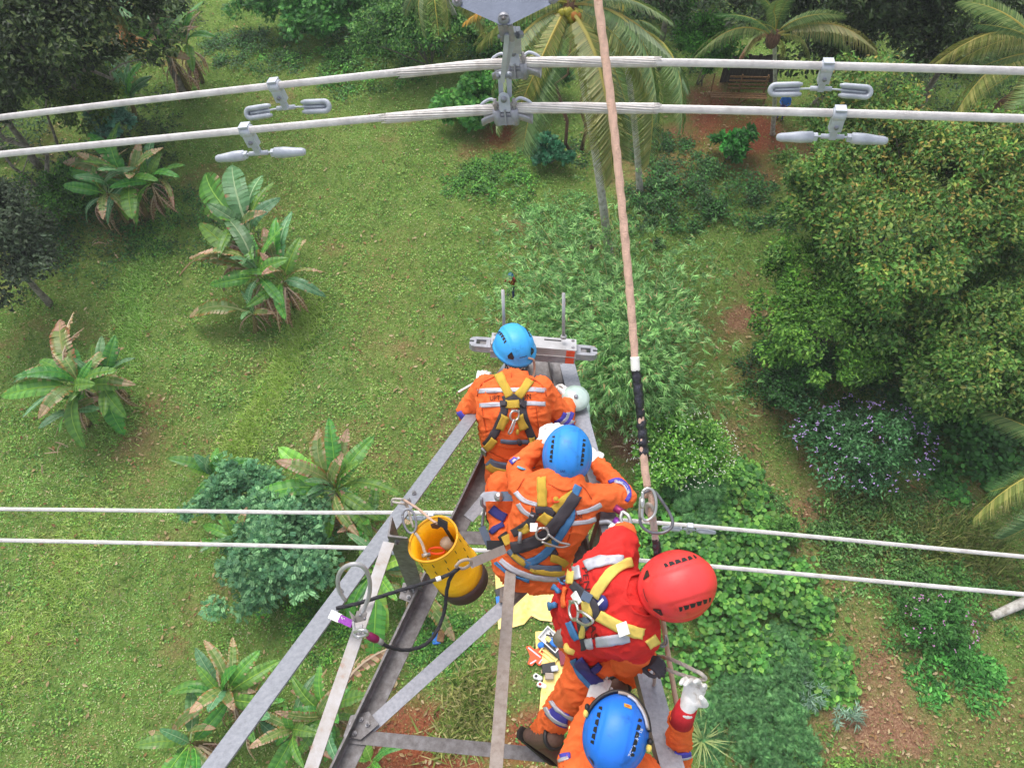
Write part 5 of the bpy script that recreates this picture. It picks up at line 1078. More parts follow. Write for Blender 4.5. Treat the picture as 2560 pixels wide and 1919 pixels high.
carabiner('carabiner', [(1606, 1228), (1607, 1260), (1605, 1290), (1614, 1300), (1626, 1296), (1638, 1280), (1640, 1250), (1632, 1226), (1618, 1220)], .006, M['chrome'], 'smaller steel carabiner nested inside the large dark one', d=3.0, gate=((1606, 1245, 2.995), (1606, 1270, 2.995)))
rope('tan_rope', [P(1656, 1540, 3.6), P(1668, 1620, 3.7), P(1688, 1740, 3.7), P(1708, 1850, 3.6), P(1722, 1960, 3.5)], .0125, M['rope_tan'], strands=3, pitch=.07, depth=.12); tag(bpy.data.objects['tan_rope'], 'thin tan rope running down past the gloved hand to the bottom edge', 'rope')
# grey rope held in the raised glove
gr_ = empty('hand_line', P(1680, 1680, 3.3), 'grey twisted rope doubled back from the chord into the raised glove', 'rope')
rope('strand', [P(1612, 1652, 3.5), P(1650, 1665, 3.4), P(1700, 1684, 3.25), P(1752, 1700, 3.17)], .0085, M['rope_white'], strands=3, pitch=.045, depth=.3, parent=gr_)
rope('strand', [P(1752, 1700, 3.17), P(1764, 1696, 3.16), P(1754, 1684, 3.15), P(1735, 1674, 3.18), P(1690, 1652, 3.3), P(1652, 1640, 3.42), P(1640, 1650, 3.47), P(1636, 1700, 3.62), P(1632, 1730, 3.7)], .0085, M['rope_white'], strands=3, pitch=.045, depth=.3, parent=gr_)
MB().tube([P(1600, 1650, 3.46), P(1620, 1645, 3.44), P(1640, 1640, 3.42)], [.016, .021, .016], 12).build('rubber_sleeve', M['black'], gr_)
carabiner('steel_ring', [(1655, 1612), (1662, 1602), (1664, 1588), (1668, 1606), (1658, 1616), (1650, 1612), (1645, 1600)], .0045, M['bolt'], 'small steel ring behind the tan rope', d=3.5)

# ---------------------------------------------------------------- yellow tool bucket and its rigging
bk = empty('tool_bucket', P(1180, 1470, 4.1), 'yellow canvas tool bucket with a dark rubber base hanging from the left chord', 'bucket')
bt, bb = P(1083, 1347, 3.62), P(1148, 1436, 3.84); ax = (bb - bt).normalized(); t_, u_, w_ = frame(ax, (1, 0, 0)); n = 40
def ringb(c, r, wave=0, sd=0): return [c + (u_ * math.cos(2 * math.pi * j / n) + w_ * math.sin(2 * math.pi * j / n)) * (r * (1 + wave * math.sin(3 * 2 * math.pi * j / n + sd))) for j in range(n)]
H = (bb - bt).length; rr_ = .117
mb = MB(); prof = [(0, rr_), (.04, rr_ * .985), (.25, rr_ * .97), (.5, rr_ * .985), (.72, rr_ * .99), (.76, rr_ * 1.04), (.80, rr_ * 1.02), (.84, rr_ * 1.045), (.88, rr_ * 1.02), (1, rr_ * 1.03)]
outer = [ringb(bt + ax * H * a, r, .022 * (1 - a), a * 4) for a, r in prof]; inner = [ringb(bt + ax * H * a, r * .96, .022 * (1 - a), a * 4) for a, r in ((.98, rr_), (.6, rr_ * .985), (.3, rr_ * .97), (0, rr_))]
rings = outer + inner; k = len(rings); vs = [p for r in rings for p in r]; fs = [(i * n + j, i * n + (j + 1) % n, (i + 1) * n + (j + 1) % n, (i + 1) * n + j) for i in range(k - 1) for j in range(n)] + [((k - 1) * n + j, (k - 1) * n + (j + 1) % n, (j + 1) % n, j) for j in range(n)]
fs.append(tuple(len(outer) * n + j for j in range(n))); mb.add(vs, fs); mb.build('canvas_wall', M['bucket'], bk)
MB().tube(ringb(bt, rr_ * 1.0, .022, 0) + [ringb(bt, rr_, .022, 0)[0]], .006, 8).build('rim_cord', M['bucketrim'], bk)
mb = MB(); mb.loft([ringb(bb - ax * .004, rr_ * 1.045), ringb(bb + ax * .03, rr_ * 1.05), ringb(bb + ax * .075, rr_ * 1.03), ringb(bb + ax * .085, rr_ * .9)]); mb.build('rubber_base', M['bucketbase'], bk)
for k_ in range(12):                                        # stitching
    for lv in (.12, .3, .46):
        a = 2 * math.pi * (k_ + lv) / 12; c = bt + ax * H * lv + (u_ * math.cos(a) + w_ * math.sin(a)) * rr_ * .992; MB().bar(c - ax * .012, c + ax * .012, .0025, .0025, m=0).build('stitch', M['bucketbase'], bk)
c = bt + u_ * rr_ * .0 - w_ * rr_ * .93
def on_b(px, py, d): return P(px, py, d)
MB().prism([P(1076, 1311, 3.575), P(1105, 1300, 3.575), P(1108, 1312, 3.6), P(1094, 1322, 3.62), P(1080, 1320, 3.6)], n_ * -.004).build('leather_patch', M['boot'], bk)
# things inside the bucket
MB().tube([P(1112, 1353, 3.74), P(1130, 1368, 3.78)], .028, 14).build('cloth_roll', M['gloved'], None, origin=True); tag(bpy.data.objects['cloth_roll'], 'beige cloth roll inside the yellow bucket', 'cloth roll')
ring_ = MB(); pts = [P(1092 + 20 * math.cos(a), 1376 + 8 * math.sin(a), 3.78) for a in np.linspace(0, 6.283, 20)]; ring_.tube(pts, .006, 8).build('rope_coil', M['orangemat'], None, origin=True); tag(bpy.data.objects['rope_coil'], 'orange rope coil inside the yellow bucket', 'rope coil')
hm = MB(); hm.tube([P(1108, 1312, 3.6), P(1133, 1352, 3.66)], .008, 8).box(P(1107, 1308, 3.58), P(1112, 1312, 3.58) - P(1100, 1306, 3.58), Vector((0, .012, .01)), Vector((0, -.008, .01))); hm.build('hammer', M['black'], None, origin=True); tag(bpy.data.objects['hammer'], 'dark handled tool leaning on the bucket rim', 'tool')
bl = empty('bucket_lanyard', P(985, 1252, 3.5), 'white cord sling tied round the left chord holding the bucket', 'rope')
rope('cord', [P(980, 1262, 3.78), P(982, 1248, 3.72), P(1000, 1247, 3.70), P(1014, 1254, 3.74), P(1022, 1280, 3.76), P(1030, 1308, 3.72)], .0065, M['rope_white'], strands=2, pitch=.05, depth=.2, parent=bl)
rope('cord', [P(982, 1254, 3.70), P(1002, 1258, 3.69), P(1016, 1264, 3.72), P(1028, 1300, 3.70), P(1034, 1318, 3.7)], .006, M['rope_white'], strands=2, pitch=.05, depth=.2, parent=bl)
rope('cord', [P(1008, 1248, 3.72), P(1046, 1272, 3.66), P(1080, 1300, 3.6), P(1094, 1308, 3.58)], .0065, M['rope_tan'], strands=2, pitch=.05, depth=.2, parent=bl)
rope('cord', [P(1038, 1332, 3.66), P(1052, 1352, 3.66), P(1062, 1378, 3.66), P(1072, 1398, 3.66)], .0075, M['rope_white'], strands=3, pitch=.05, depth=.3, parent=bl)
MB().tube([P(1055, 1389, 3.65), P(1076, 1385, 3.65)], .010, 10).build('clip', M['bolt'], bl)
carabiner('carabiner', [(1006, 1288), (1010, 1310), (1020, 1328), (1032, 1332), (1040, 1320), (1040, 1302), (1034, 1282), (1022, 1272), (1010, 1276)], .006, M['galv'], 'steel snap ring between the white cord and the bucket', d=3.68)
# black lanyard rope with the big scaffold hook
ln = empty('safety_lanyard', P(1130, 1425, 3.5), 'black twisted safety lanyard looping from the bucket past the big hook', 'lanyard')
rope('black_rope', [P(840, 1520, 3.3), P(900, 1506, 3.32), P(1000, 1475, 3.38), P(1090, 1448, 3.42), P(1128, 1432, 3.45), P(1145, 1420, 3.46)], .0088, M['rope_black'], strands=3, pitch=.05, depth=.3, parent=ln)
rope('black_rope', [P(1148, 1418, 3.46), P(1128, 1440, 3.46), P(1118, 1470, 3.48), P(1110, 1530, 3.52), P(1090, 1580, 3.5), P(1060, 1612, 3.45), P(1015, 1624, 3.38), P(975, 1617, 3.3), P(955, 1608, 3.25)], .0088, M['rope_black'], strands=3, pitch=.05, depth=.3, parent=ln)
rope('label_sleeve', [P(1090, 1448, 3.415), P(1102, 1444, 3.42)], .0105, M['tapewhite'], strands=0, pitch=.05, n=4, sides=12, parent=ln)
MB().bar(P(1176, 1408, 3.46), P(1262, 1372, 3.9), .042, .006, up=toCam(P(1220, 1390, 3.7))).build('webbing_strap', M['strapgrey'] if 'strapgrey' in M else M['webgrey'], ln)
MB().tube(smooth_path([P(1140, 1414, 3.44), P(1152, 1402, 3.43), P(1172, 1398, 3.44), P(1178, 1408, 3.46), P(1160, 1420, 3.47), P(1144, 1418, 3.46), P(1140, 1414, 3.44)], 24), .007, 8).build('connector_loop', M['gloved'], ln)
hk = empty('scaffold_hook', P(880, 1400, 3.0), 'big silver scaffold hook gripping the left chord with its grey latch', 'scaffold hook')
HM = M['chrome']
MB().tube(smooth_path([P(863, 1500, 3.2), P(848, 1475, 3.16), P(845, 1445, 3.05), P(858, 1420, 2.98), P(885, 1409, 2.95), P(910, 1418, 2.98), P(923, 1445, 3.05), P(924, 1480, 3.12), P(915, 1510, 3.18), P(903, 1535, 3.2)], 50), .0085, 10).build('hook_arc', M['machined'], hk)
q0 = P(890, 1535, 3.2); nn_ = toCam(q0)
MB().prism([P(872, 1525, 3.2), P(888, 1540, 3.19), P(892, 1526, 3.19), P(912, 1524, 3.19), P(918, 1532, 3.19), P(914, 1550, 3.2), P(890, 1556, 3.2), P(880, 1550, 3.2)], -nn_ * .018).build('latch_plate', M['strapgrey'] if 'strapgrey' in M else M['galv'], hk)
for a_ in ((885, 1548), (900, 1536), (912, 1545)): MB().tube([P(*a_, 3.195), P(*a_, 3.185)], .006, 10).build('rivet', M['bolt'], hk)
MB().tube(smooth_path([P(883, 1552, 3.19), P(886, 1575, 3.18), P(893, 1592, 3.17), P(900, 1590, 3.17), P(904, 1560, 3.19)], 24), .006, 8).build('swivel_eye', M['machined'], hk)
sn = empty('lanyard_carabiner', P(915, 1580, 3.2), 'silver carabiner with a magenta gate linking hook and black lanyard', 'carabiner')
MB().tube(smooth_path([P(886, 1580, 3.17), P(900, 1574, 3.15), P(915, 1576, 3.15), P(918, 1584, 3.16), P(900, 1590, 3.17), P(888, 1588, 3.17), P(886, 1580, 3.17)], 30), .0075, 9).build('frame', M['chrome'], sn)
MB().tube([P(918, 1586, 3.17), P(924, 1589, 3.18), P(940, 1597, 3.2), P(946, 1600, 3.21)], [.010, .017, .017, .010], 12).build('gate_sleeve', M['magenta'], sn)
MB().tube([P(942, 1597, 3.2), P(955, 1606, 3.22)], .012, 10).build('sleeve', M['galv_rust'], sn)
ab = empty('shock_absorber', P(850, 1548, 3.25), 'white and purple shock absorber strap under the left chord', 'shock absorber')
MB().bar(P(826, 1534, 3.25), P(852, 1546, 3.24), .035, .02, up=toCam(q0)).build('white_pad', M['white'], ab)
MB().bar(P(850, 1545, 3.235), P(882, 1560, 3.22), .03, .022, up=toCam(q0)).build('purple_cover', M['violet'], ab)
for k_ in range(4): MB().bar(P(854 + k_ * 6, 1541 + k_ * 3, 3.222), P(857 + k_ * 6, 1552 + k_ * 3, 3.222), .003, .002, up=toCam(q0)).build('printed_mark', M['white'], ab)

# ---------------------------------------------------------------- yellow sheets and kit on the ground
def sheet(poly, label, seed):
    """cloth whose outline follows the polygon; radial rings from the middle out to the hem"""
    g = [onground(*p) for p in poly]; n = 84; per = []; L = [(g[i] - g[i - 1]).length for i in range(len(g))]; tot = sum(L)
    c = sum(g, Vector()) / len(g)
    for i in range(len(g)):
        a, b_ = g[i - 1], g[i]; k = max(1, round(n * L[i] / tot))
        for j in range(k): per.append(a.lerp(b_, j / k))
    m = len(per); K = 26; vs = []
    for i in range(1, K + 1):
        for p in per:
            q = c.lerp(p, i / K); z = float(gh(q.x, q.y)) + .14 + .075 * mnoise.noise(Vector((q.x * 2.1, q.y * 2.1, seed))) + .04 * mnoise.noise(Vector((q.x * 7 + q.y * 3, q.y * 6 - q.x * 2, seed)))
            vs.append((q.x, q.y, z))
    fs = [((i) * m + j, (i) * m + (j + 1) % m, (i + 1) * m + (j + 1) % m, (i + 1) * m + j) for i in range(K - 1) for j in range(m)] + [tuple(range(m))]
    mb = MB(); mb.add(vs, fs); o = mb.build('yellow_sheet', M['tarp'], origin=True); tag(o, label, 'tarpaulin'); return o
sheet([(1236, 1400), (1300, 1380), (1420, 1380), (1430, 1500), (1385, 1555), (1350, 1552), (1328, 1540), (1310, 1562), (1272, 1572), (1246, 1574), (1240, 1480)], 'upper pale yellow sheet on the grass below the second worker', 1)
sheet([(1338, 1580), (1420, 1575), (1480, 1600), (1560, 1700), (1520, 1760), (1420, 1830), (1345, 1812), (1352, 1730), (1362, 1680), (1340, 1640)], 'lower pale yellow sheet strewn with tools beside the orange leg', 2)
def gpt(px, py, h=.2): q = onground(px, py); return R(px, py, q.z + h)
def gbox(name, px, py, L, W_, Hh, ang, mat, label, cat, h=.17):
    c = gpt(px, py, h); a = math.radians(ang); x = Vector((math.cos(a), math.sin(a), 0)); y = Vector((-x.y, x.x, 0))
    mb = MB(); mb.box(c + Vector((0, 0, Hh / 2)), x * L / 2, y * W_ / 2, Vector((0, 0, Hh / 2))); o = mb.build(name, mat, origin=True); tag(o, label, cat)
    bv = o.modifiers.new('bevel', 'BEVEL'); bv.width = min(L, W_, Hh) * .15; bv.segments = 2
    return o
# white open crate with blue contents
cr = empty('open_crate', gpt(1378, 1600, .12), 'white open crate holding blue cloth and small parts on the lower yellow sheet', 'crate'); c = gpt(1378, 1600, .15); a = math.radians(-42); x = Vector((math.cos(a), math.sin(a), 0)); y = Vector((-x.y, x.x, 0)); zz = Vector((0, 0, 1))
mb = MB(); L_, W_, Hh = .40, .26, .2
mb.box(c + zz * .01, x * L_, y * W_, zz * .01)
for sx in (-1, 1): mb.box(c + x * sx * L_ + zz * Hh / 2, x * .015, y * (W_ + .015), zz * Hh / 2); mb.box(c + y * sx * W_ + zz * Hh / 2, x * (L_ - .015), y * .015, zz * Hh / 2)
mb.build('crate_body', M['white'], cr)
MB().ell(c + x * .14 + zz * .08, x * .2, y * .16, zz * .09).build('blue_cloth', M['bluecloth'], None, origin=True); tag(bpy.data.objects['blue_cloth'], 'crumpled blue cloth inside the white crate', 'cloth')
MB().box(c - x * .1 - y * .06 + zz * .1, x * .1, y * .07, zz * .04).build('paper_box', M['tarp'], None, origin=True); tag(bpy.data.objects['paper_box'], 'small cream box inside the white crate', 'box')
MB().tube([c - x * .25 + zz * .12, c - x * .05 + y * .12 + zz * .14, c - x * .2 + y * .15 + zz * .1], .035, 8).build('cable_bundle', M['black'], None, origin=True); tag(bpy.data.objects['cable_bundle'], 'dark cable bundle inside the white crate', 'cable')
mb = MB(); c = gpt(1353, 1612, .22); mb.ell(c, (.14, 0, 0), (0, .12, 0), (0, 0, .11)); mb.build('small_bag', M['bluecloth'], None, origin=True); tag(bpy.data.objects['small_bag'], 'round blue pouch touching the corner of the white crate', 'pouch')
# orange vest-like cloth lying flat
c = gpt(1338, 1632, .1); mb = MB(); out = [(-.55, .35), (-.3, .42), (-.05, .2), (.3, .3), (.45, .05), (.35, -.4), (.5, -.62), (.2, -.7), (0, -.5), (-.2, -.72), (-.45, -.6), (-.3, -.2), (-.4, .1)]
mb.prism([c + Vector((a * .62, b_ * .62, 0)) for a, b_ in out], (0, 0, .06)); o = mb.build('orange_vest', M['orangemat'], origin=True); tag(o, 'orange vest laid flat on the grass left of the white crate', 'vest')
for k_, (a0, b0, a1, b1) in enumerate([(-.4, .3, .3, -.25), (-.3, -.6, .05, -.4), (.2, -.6, .4, -.35)]):
    MB().bar(c + Vector((a0 * .62, b0 * .62, .065)), c + Vector((a1 * .62, b1 * .62, .065)), .05, .01, up=(0, 0, 1)).build('reflective_strip', M['reflect'], o)
# pallet-like frame
fr = empty('wooden_frame', gpt(1372, 1636, .15), 'small pale wooden frame between the orange vest and the dark box', 'frame'); c = gpt(1372, 1636, .2); a = math.radians(-38); x = Vector((math.cos(a), math.sin(a), 0)); y = Vector((-x.y, x.x, 0))
for k_ in (-1, 0, 1): MB().bar(c - x * .32 + y * k_ * .13, c + x * .32 + y * k_ * .13, .04, .04, up=(0, 0, 1)).build('slat', M['tarp'], fr)
for k_ in (-1, 1): MB().bar(c + x * .32 * k_ - y * .16 + zz * .041, c + x * .32 * k_ + y * .16 + zz * .041, .04, .04, up=(0, 0, 1)).build('end_slat', M['tarp'], fr)
gbox('tool_case', 1384, 1628, .8, .2, .14, -42, M['black'], 'long black case beside the white crate', 'case')
gbox('red_case', 1412, 1640, .42, .62, .14, 8, M['darkredcase'], 'dark red case on the sheet next to the orange leg', 'case')
gbox('work_bag', 1372, 1670, .5, .34, .16, 10, M['black'], 'black work bag with a pale band below the wooden frame', 'bag')
gbox('grey_pouch', 1386, 1672, .26, .2, .19, 10, M['reflect'], 'grey folded cloth lying on the black work bag', 'cloth')
gbox('beige_can', 1373, 1691, .3, .22, .2, 0, M['gloved'], 'beige can lying below the black bag', 'can')
gbox('dark_pouch', 1254, 1486, .4, .5, .12, 20, M['black'], 'dark pouch on the upper sheet left of the brown brace', 'pouch')
gbox('water_pack', 1253, 1506, .36, .42, .2, 10, M['bluecloth'], 'blue and white drink carton on the upper yellow sheet', 'carton')
gbox('blue_carton', 1092, 1597, .3, .42, .22, 5, M['bluecloth'], 'small blue and white carton on the grass under the black rope', 'carton', h=.05)
gbox('cardboard_box', 1104, 1592, .26, .44, .3, -8, M['wood'], 'little cardboard box beside the blue carton', 'box', h=.05)
for i_, (px_, py_, m_, lb) in enumerate([(1340, 1690, 'white', 'pair of white shoes, the upper one'), (1350, 1710, 'white', 'pair of white shoes, the lower one with a red patch')]):
    c = gpt(px_, py_, .1); mb = MB(); mb.cap(c, c + Vector((.16, -.06, .0)), .11, .08); o = mb.build('shoe', M['white'], origin=True); tag(o, lb + ' beside the lower yellow sheet', 'shoe', 'white shoes by the yellow sheet')
    MB().ell(c + Vector((.0, 0, .09)), (.06, 0, 0), (0, .05, 0), (0, 0, .03)).build('shoe_opening', M['black'] if i_ == 0 else M['red_shirt'], o)
# bench, hut wall and things under the far palm
bn = empty('garden_bench', R(1850, 250, 0), 'old slatted wooden bench with a tall back on the bare soil at the top', 'bench'); p0, p1 = onground(1772, 262), onground(1912, 266); X_ = (p1 - p0).normalized(); Yb = Vector((-X_.y, X_.x, 0)); L_ = (p1 - p0).length
for k_ in range(3): MB().bar(p0 + Yb * (.1 + .16 * k_) + zz * .45, p1 + Yb * (.1 + .16 * k_) + zz * .45, .12, .03, up=zz).build('seat_slat', M['wood'], bn)
for k_ in range(4): MB().bar(p0 + X_ * .9 + Yb * (.62 + .05 * k_) + zz * (.62 + .2 * k_), p1 + Yb * (.62 + .05 * k_) + zz * (.62 + .2 * k_), .03, .10, up=zz).build('back_slat', M['wood'], bn)
for f_ in (.03, .52, .97):
    q = p0 + X_ * L_ * f_; MB().bar(q + Yb * .62, q + Yb * .8 + zz * 1.35, .07, .06, up=X_).build('post', M['wood'], bn); MB().bar(q + zz * .42 + Yb * .1, q + zz * 0 + Yb * .12, .07, .06, up=X_).build('leg', M['wood'], bn)
for s in (-1, 1): q = p0 + X_ * L_ * .52; MB().bar(q + Yb * .05 + zz * .08, q + Yb * .05 + X_ * s * .38 + zz * .42, .05, .05, up=Yb).build('strut', M['wood'], bn)
fw = empty('plank_wall', R(1900, 205, 0), 'dark weathered plank wall behind the bench under the trees', 'wall'); a0, a1 = onground(1800, 222), onground(1940, 222)
for k_ in range(16):
    q = a0.lerp(a1, (k_ + .5) / 16) + Yb * .5; MB().box(q + zz * (.85 + .06 * math.sin(k_ * 2.3)), X_ * ((a1 - a0).length / 34), Yb * .012, zz * .9).build('plank', M['darkplank'], fw)
# person half hidden behind the slim palm trunk
# ---------------------------------------------------------------- people
CAMP = Vector((0, 0, CAMZ))
def remeshed(parts_mb, voxel, smooth_it, name='tmp'):
    """closed overlapping parts -> one continuous skin"""
    o = parts_mb.build(name, []); m = o.modifiers.new('r', 'REMESH'); m.mode = 'VOXEL'; m.voxel_size = voxel; m.adaptivity = 0
    s = o.modifiers.new('s', 'SMOOTH'); s.iterations = smooth_it; s.factor = .5
    dg = bpy.context.evaluated_depsgraph_get(); dg.update(); me = bpy.data.meshes.new_from_object(o.evaluated_get(dg)); old = o.data
    bpy.data.objects.remove(o); bpy.data.meshes.remove(old); return me
class Person:
    def __init__(s, loc, label, group=None):
        s.root = empty('person', loc, label, 'person', group); s.parts = []     # (MB, tag)
    def part(s, tg):
        mb = MB(); s.parts.append((mb, tg)); return mb
    def limb(s, tg, pts, rr):
        for i in range(len(pts) - 1): s.part(tg).cap(P(*pts[i]) if not isinstance(pts[i], Vector) else pts[i], P(*pts[i + 1]) if not isinstance(pts[i + 1], Vector) else pts[i + 1], rr[i], rr[i + 1])
    def torso(s, tg, st, lat, n=22):
        C_ = [P(*p[0]) for p in st]; lat = Vector(lat).normalized(); rings = []
        for i, (p, hw, hd) in enumerate(st):
            t = (C_[min(i + 1, len(st) - 1)] - C_[max(i - 1, 0)]).normalized(); l = (lat - t * lat.dot(t)).normalized(); d = t.cross(l)
            ring = []
            for j in range(n):
                a = 2 * math.pi * j / n; ca, sa = math.cos(a), math.sin(a); e = .8
                ring.append(C_[i] + l * hw * math.copysign(abs(ca) ** e, ca) + d * hd * math.copysign(abs(sa) ** e, sa))
            rings.append(ring)
        a0 = C_[0] + (C_[0] - C_[1]).normalized() * .05; a1 = C_[-1] + (C_[-1] - C_[-2]).normalized() * .02
        rings = [[a0.lerp(q, .55) - (a0 - C_[0]) * .0 for q in [p + (a0 - C_[0]) for p in rings[0]]]] + rings + [[a1.lerp(p + (a1 - C_[-1]), .6) for p in rings[-1]]]
        s.part(tg).loft(rings)
    def head(s, c, up, fwd, r=.095, tg='skin'):
        """cranium, jaw, nose, ears and brow; c = cranium centre"""
        c = Vector(c); up = Vector(up).normalized(); fwd = Vector(fwd); fwd = (fwd - up * fwd.dot(up)).normalized(); sd = fwd.cross(up); s.hd = (c, up, fwd, sd)
        s.part(tg).ell(c, sd * .076, fwd * .096, up * .1, n=18, k=12)
        s.part(tg).ell(c - up * .065 + fwd * .025, sd * .056, fwd * .066, up * .07, n=14, k=10)
        s.part(tg).cap(c - up * .02 + fwd * .09, c - up * .05 + fwd * .108, .009, .014)
        s.part(tg).ell(c - up * .088 + fwd * .082, sd * .024, fwd * .012, up * .011)
        for q in (-1, 1): s.part(tg).ell(c - up * .03 + sd * q * .08 - fwd * .005, sd * .01, fwd * .017, up * .03)
        nk = c - up * .16 - fwd * .02; s.part('scarf').cap(c - up * .09 - fwd * .015, nk, .058, .064)
    def finish(s, mats, voxel=.0115, it=6, fold=.0068, seed=0, zones=None):
        allm = MB(); trees = []
        for mb, tg in s.parts: allm.add(mb.v, mb.f)
        bytag = {}
        for mb, tg in s.parts: b = bytag.setdefault(tg, MB()); b.add(mb.v, mb.f)
        for tg, mb in bytag.items(): trees.append((tg, BVHTree.FromPolygons([Vector(v) for v in mb.v], mb.f)))
        me = remeshed(allm, voxel, it); nv = len(me.vertices); co = np.empty(nv * 3, np.float32); me.vertices.foreach_get('co', co); co = co.reshape(-1, 3)
        no = np.empty(nv * 3, np.float32); me.vertices.foreach_get('normal', no); no = no.reshape(-1, 3)
        names = [t for t, _ in trees]; vt = []
        for v in co:
            v = Vector(v); best = None
            for k, (t, tr) in enumerate(trees):
                h = tr.find_nearest(v, .2)
                if h[0] is not None and (best is None or h[3] < best[0]): best = (h[3], k)
            vt.append(best[1] if best else 0)
        vt = np.array(vt)
        for i in range(nv):                                             # folds in the cloth
            if names[vt[i]] in ('skin',): continue
            v = Vector(co[i]); w = mnoise.noise(Vector((v.x * 9 + seed, v.y * 9, v.z * 9)))
            a = max(0, 1 - abs(mnoise.noise(Vector((v.x * 11 + w * 2.2, v.y * 17 + seed, v.z * 13 - w * 2)))) * 3.2) ** 1.6 * 1.7
            b_ = max(0, 1 - abs(mnoise.noise(Vector((v.x * 27 + w * 3, v.y * 31, v.z * 34 + seed)))) * 3.2) ** 1.5 * 1.6
            co[i] += no[i] * (fold * (a - .35) + fold * .22 * (b_ - .3) + fold * .9 * w)
        me.vertices.foreach_set('co', (co - np.array(s.root.location, dtype=np.float32)).astype(np.float32).ravel())
        for nme in names: me.materials.append(mats[nme])
        if zones:
            zi = {}
            for zn, zm, fn in zones: zi[zn] = len(me.materials); me.materials.append(zm)
        mi = np.zeros(len(me.polygons), np.int32)
        for k, p in enumerate(me.polygons):
            c = np.bincount(vt[list(p.vertices)], minlength=len(names)); mi[k] = int(c.argmax())
            if zones:
                cc = co[list(p.vertices)].mean(0)
                for zn, zm, fn in zones:
                    if fn(Vector(cc), names[mi[k]] if mi[k] < len(names) else ''): mi[k] = zi[zn]; break
        me.polygons.foreach_set('material_index', mi); me.polygons.foreach_set('use_smooth', np.ones(len(mi), bool)); me.update()
        me.name = 'body'; s.body = mkobj('body', me, s.root)
        s.bvh = BVHTree.FromPolygons([Vector(v) for v in co], [tuple(p.vertices) for p in me.polygons])
        s.collar()
        # face
        c, up, fwd, sd = s.hd
        for q in (-1, 1):
            MB().ell(c - up * .008 + sd * q * .031 + fwd * .084, sd * .013, fwd * .008, up * .008, n=10, k=6).build('eye', M['white'], s.root)
            MB().ell(c - up * .008 + sd * q * .031 + fwd * .0905, sd * .006, fwd * .003, up * .006, n=8, k=6).build('iris', M['hair'], s.root)
        mb = MB(); mb.ell(c + up * .012 - fwd * .012, sd * .080, fwd * .092, up * .096, n=18, k=10); mb.build('hair', M['hair'], s.root)
        return s
    def collar(s):
        c, up, fwd, sd = s.hd; st = getattr(s, 'neck', None)
        if st is None: return
        q, ax, r_, m = st; t_, u_, w_ = frame(ax); pts = []
        rings = [[q + t_ * h + (u_ * math.cos(2 * math.pi * j / 26) + w_ * math.sin(2 * math.pi * j / 26)) * (r_ * f + .003 * math.sin(j * 1.7)) for j in range(26)] for h, f in ((-.035, 1.32), (-.005, 1.16), (.022, 1.08), (.026, 1.02), (.015, .98), (-.02, .98))]
        MB().loft(rings).build('collar', m, s.root)
    def hit(s, px, py):
        h = s.bvh.ray_cast(CAMP, ray(px, py).normalized(), 8)
        return h if h[0] is not None else None
    def strip(s, name, pts, w, mat, off=.003, th=.0025, parent=None, cs=5, step=6, closed=False, maxjump=.07):
        """webbing laid on the body: samples along a path, each row dropped onto the cloth"""
        path = smooth_path([Vector((p[0], p[1], 0)) for p in pts], max(6, int(sum(math.hypot(pts[i + 1][0] - pts[i][0], pts[i + 1][1] - pts[i][1]) for i in range(len(pts) - 1)) / step)))
        rows = []; seg = []
        for i, p in enumerate(path):
            t = (path[min(i + 1, len(path) - 1)] - path[max(i - 1, 0)]); t.normalize(); nn = Vector((-t.y, t.x, 0)); row = []
            for j in range(cs):
                q = p + nn * w * (j / (cs - 1) - .5); h = s.hit(q.x, q.y)
                if h is None: row = None; break
                row.append((h[0], h[1]))
            if row is not None and rows and rows[-1] is not None and max((row[j][0] - rows[-1][j][0]).length for j in range(cs)) > maxjump: rows.append(None)
            if row is not None and max((row[j + 1][0] - row[j][0]).length for j in range(cs - 1)) > maxjump: row = None
            rows.append(row)
        mb = MB(); run = []
        def flush(run):
            if len(run) < 2: return
            m = len(run); sm = []
            for i in range(m):
                a = run[max(i - 1, 0)]; b_ = run[i]; c = run[min(i + 1, m - 1)]
                sm.append([((a[j][0] + b_[j][0] * 2 + c[j][0]) / 4, (a[j][1] + b_[j][1] * 2 + c[j][1]).normalized()) for j in range(cs)])
            top = [[p + n * (off + th) for p, n in r] for r in sm]; bot = [[p + n * (off - .006) for p, n in r] for r in sm]
            vs = [p for r in top for p in r] + [p for r in bot for p in r]; B = m * cs; fs = []
            for i in range(m - 1):
                for j in range(cs - 1): fs.append((i * cs + j, i * cs + j + 1, (i + 1) * cs + j + 1, (i + 1) * cs + j)); fs.append((B + i * cs + j, B + (i + 1) * cs + j, B + (i + 1) * cs + j + 1, B + i * cs + j + 1))
                for j in (0, cs - 1): fs.append((i * cs + j, (i + 1) * cs + j, B + (i + 1) * cs + j, B + i * cs + j))
            for i in (0, m - 1):
                for j in range(cs - 1): fs.append((i * cs + j, i * cs + j + 1, B + i * cs + j + 1, B + i * cs + j))
            mb.add(vs, fs)
        for r in rows + [None]:
            if r is None: flush(run); run = []
            else: run.append(r)
        if mb.v: return mb.build(name, mat, parent or s.root)
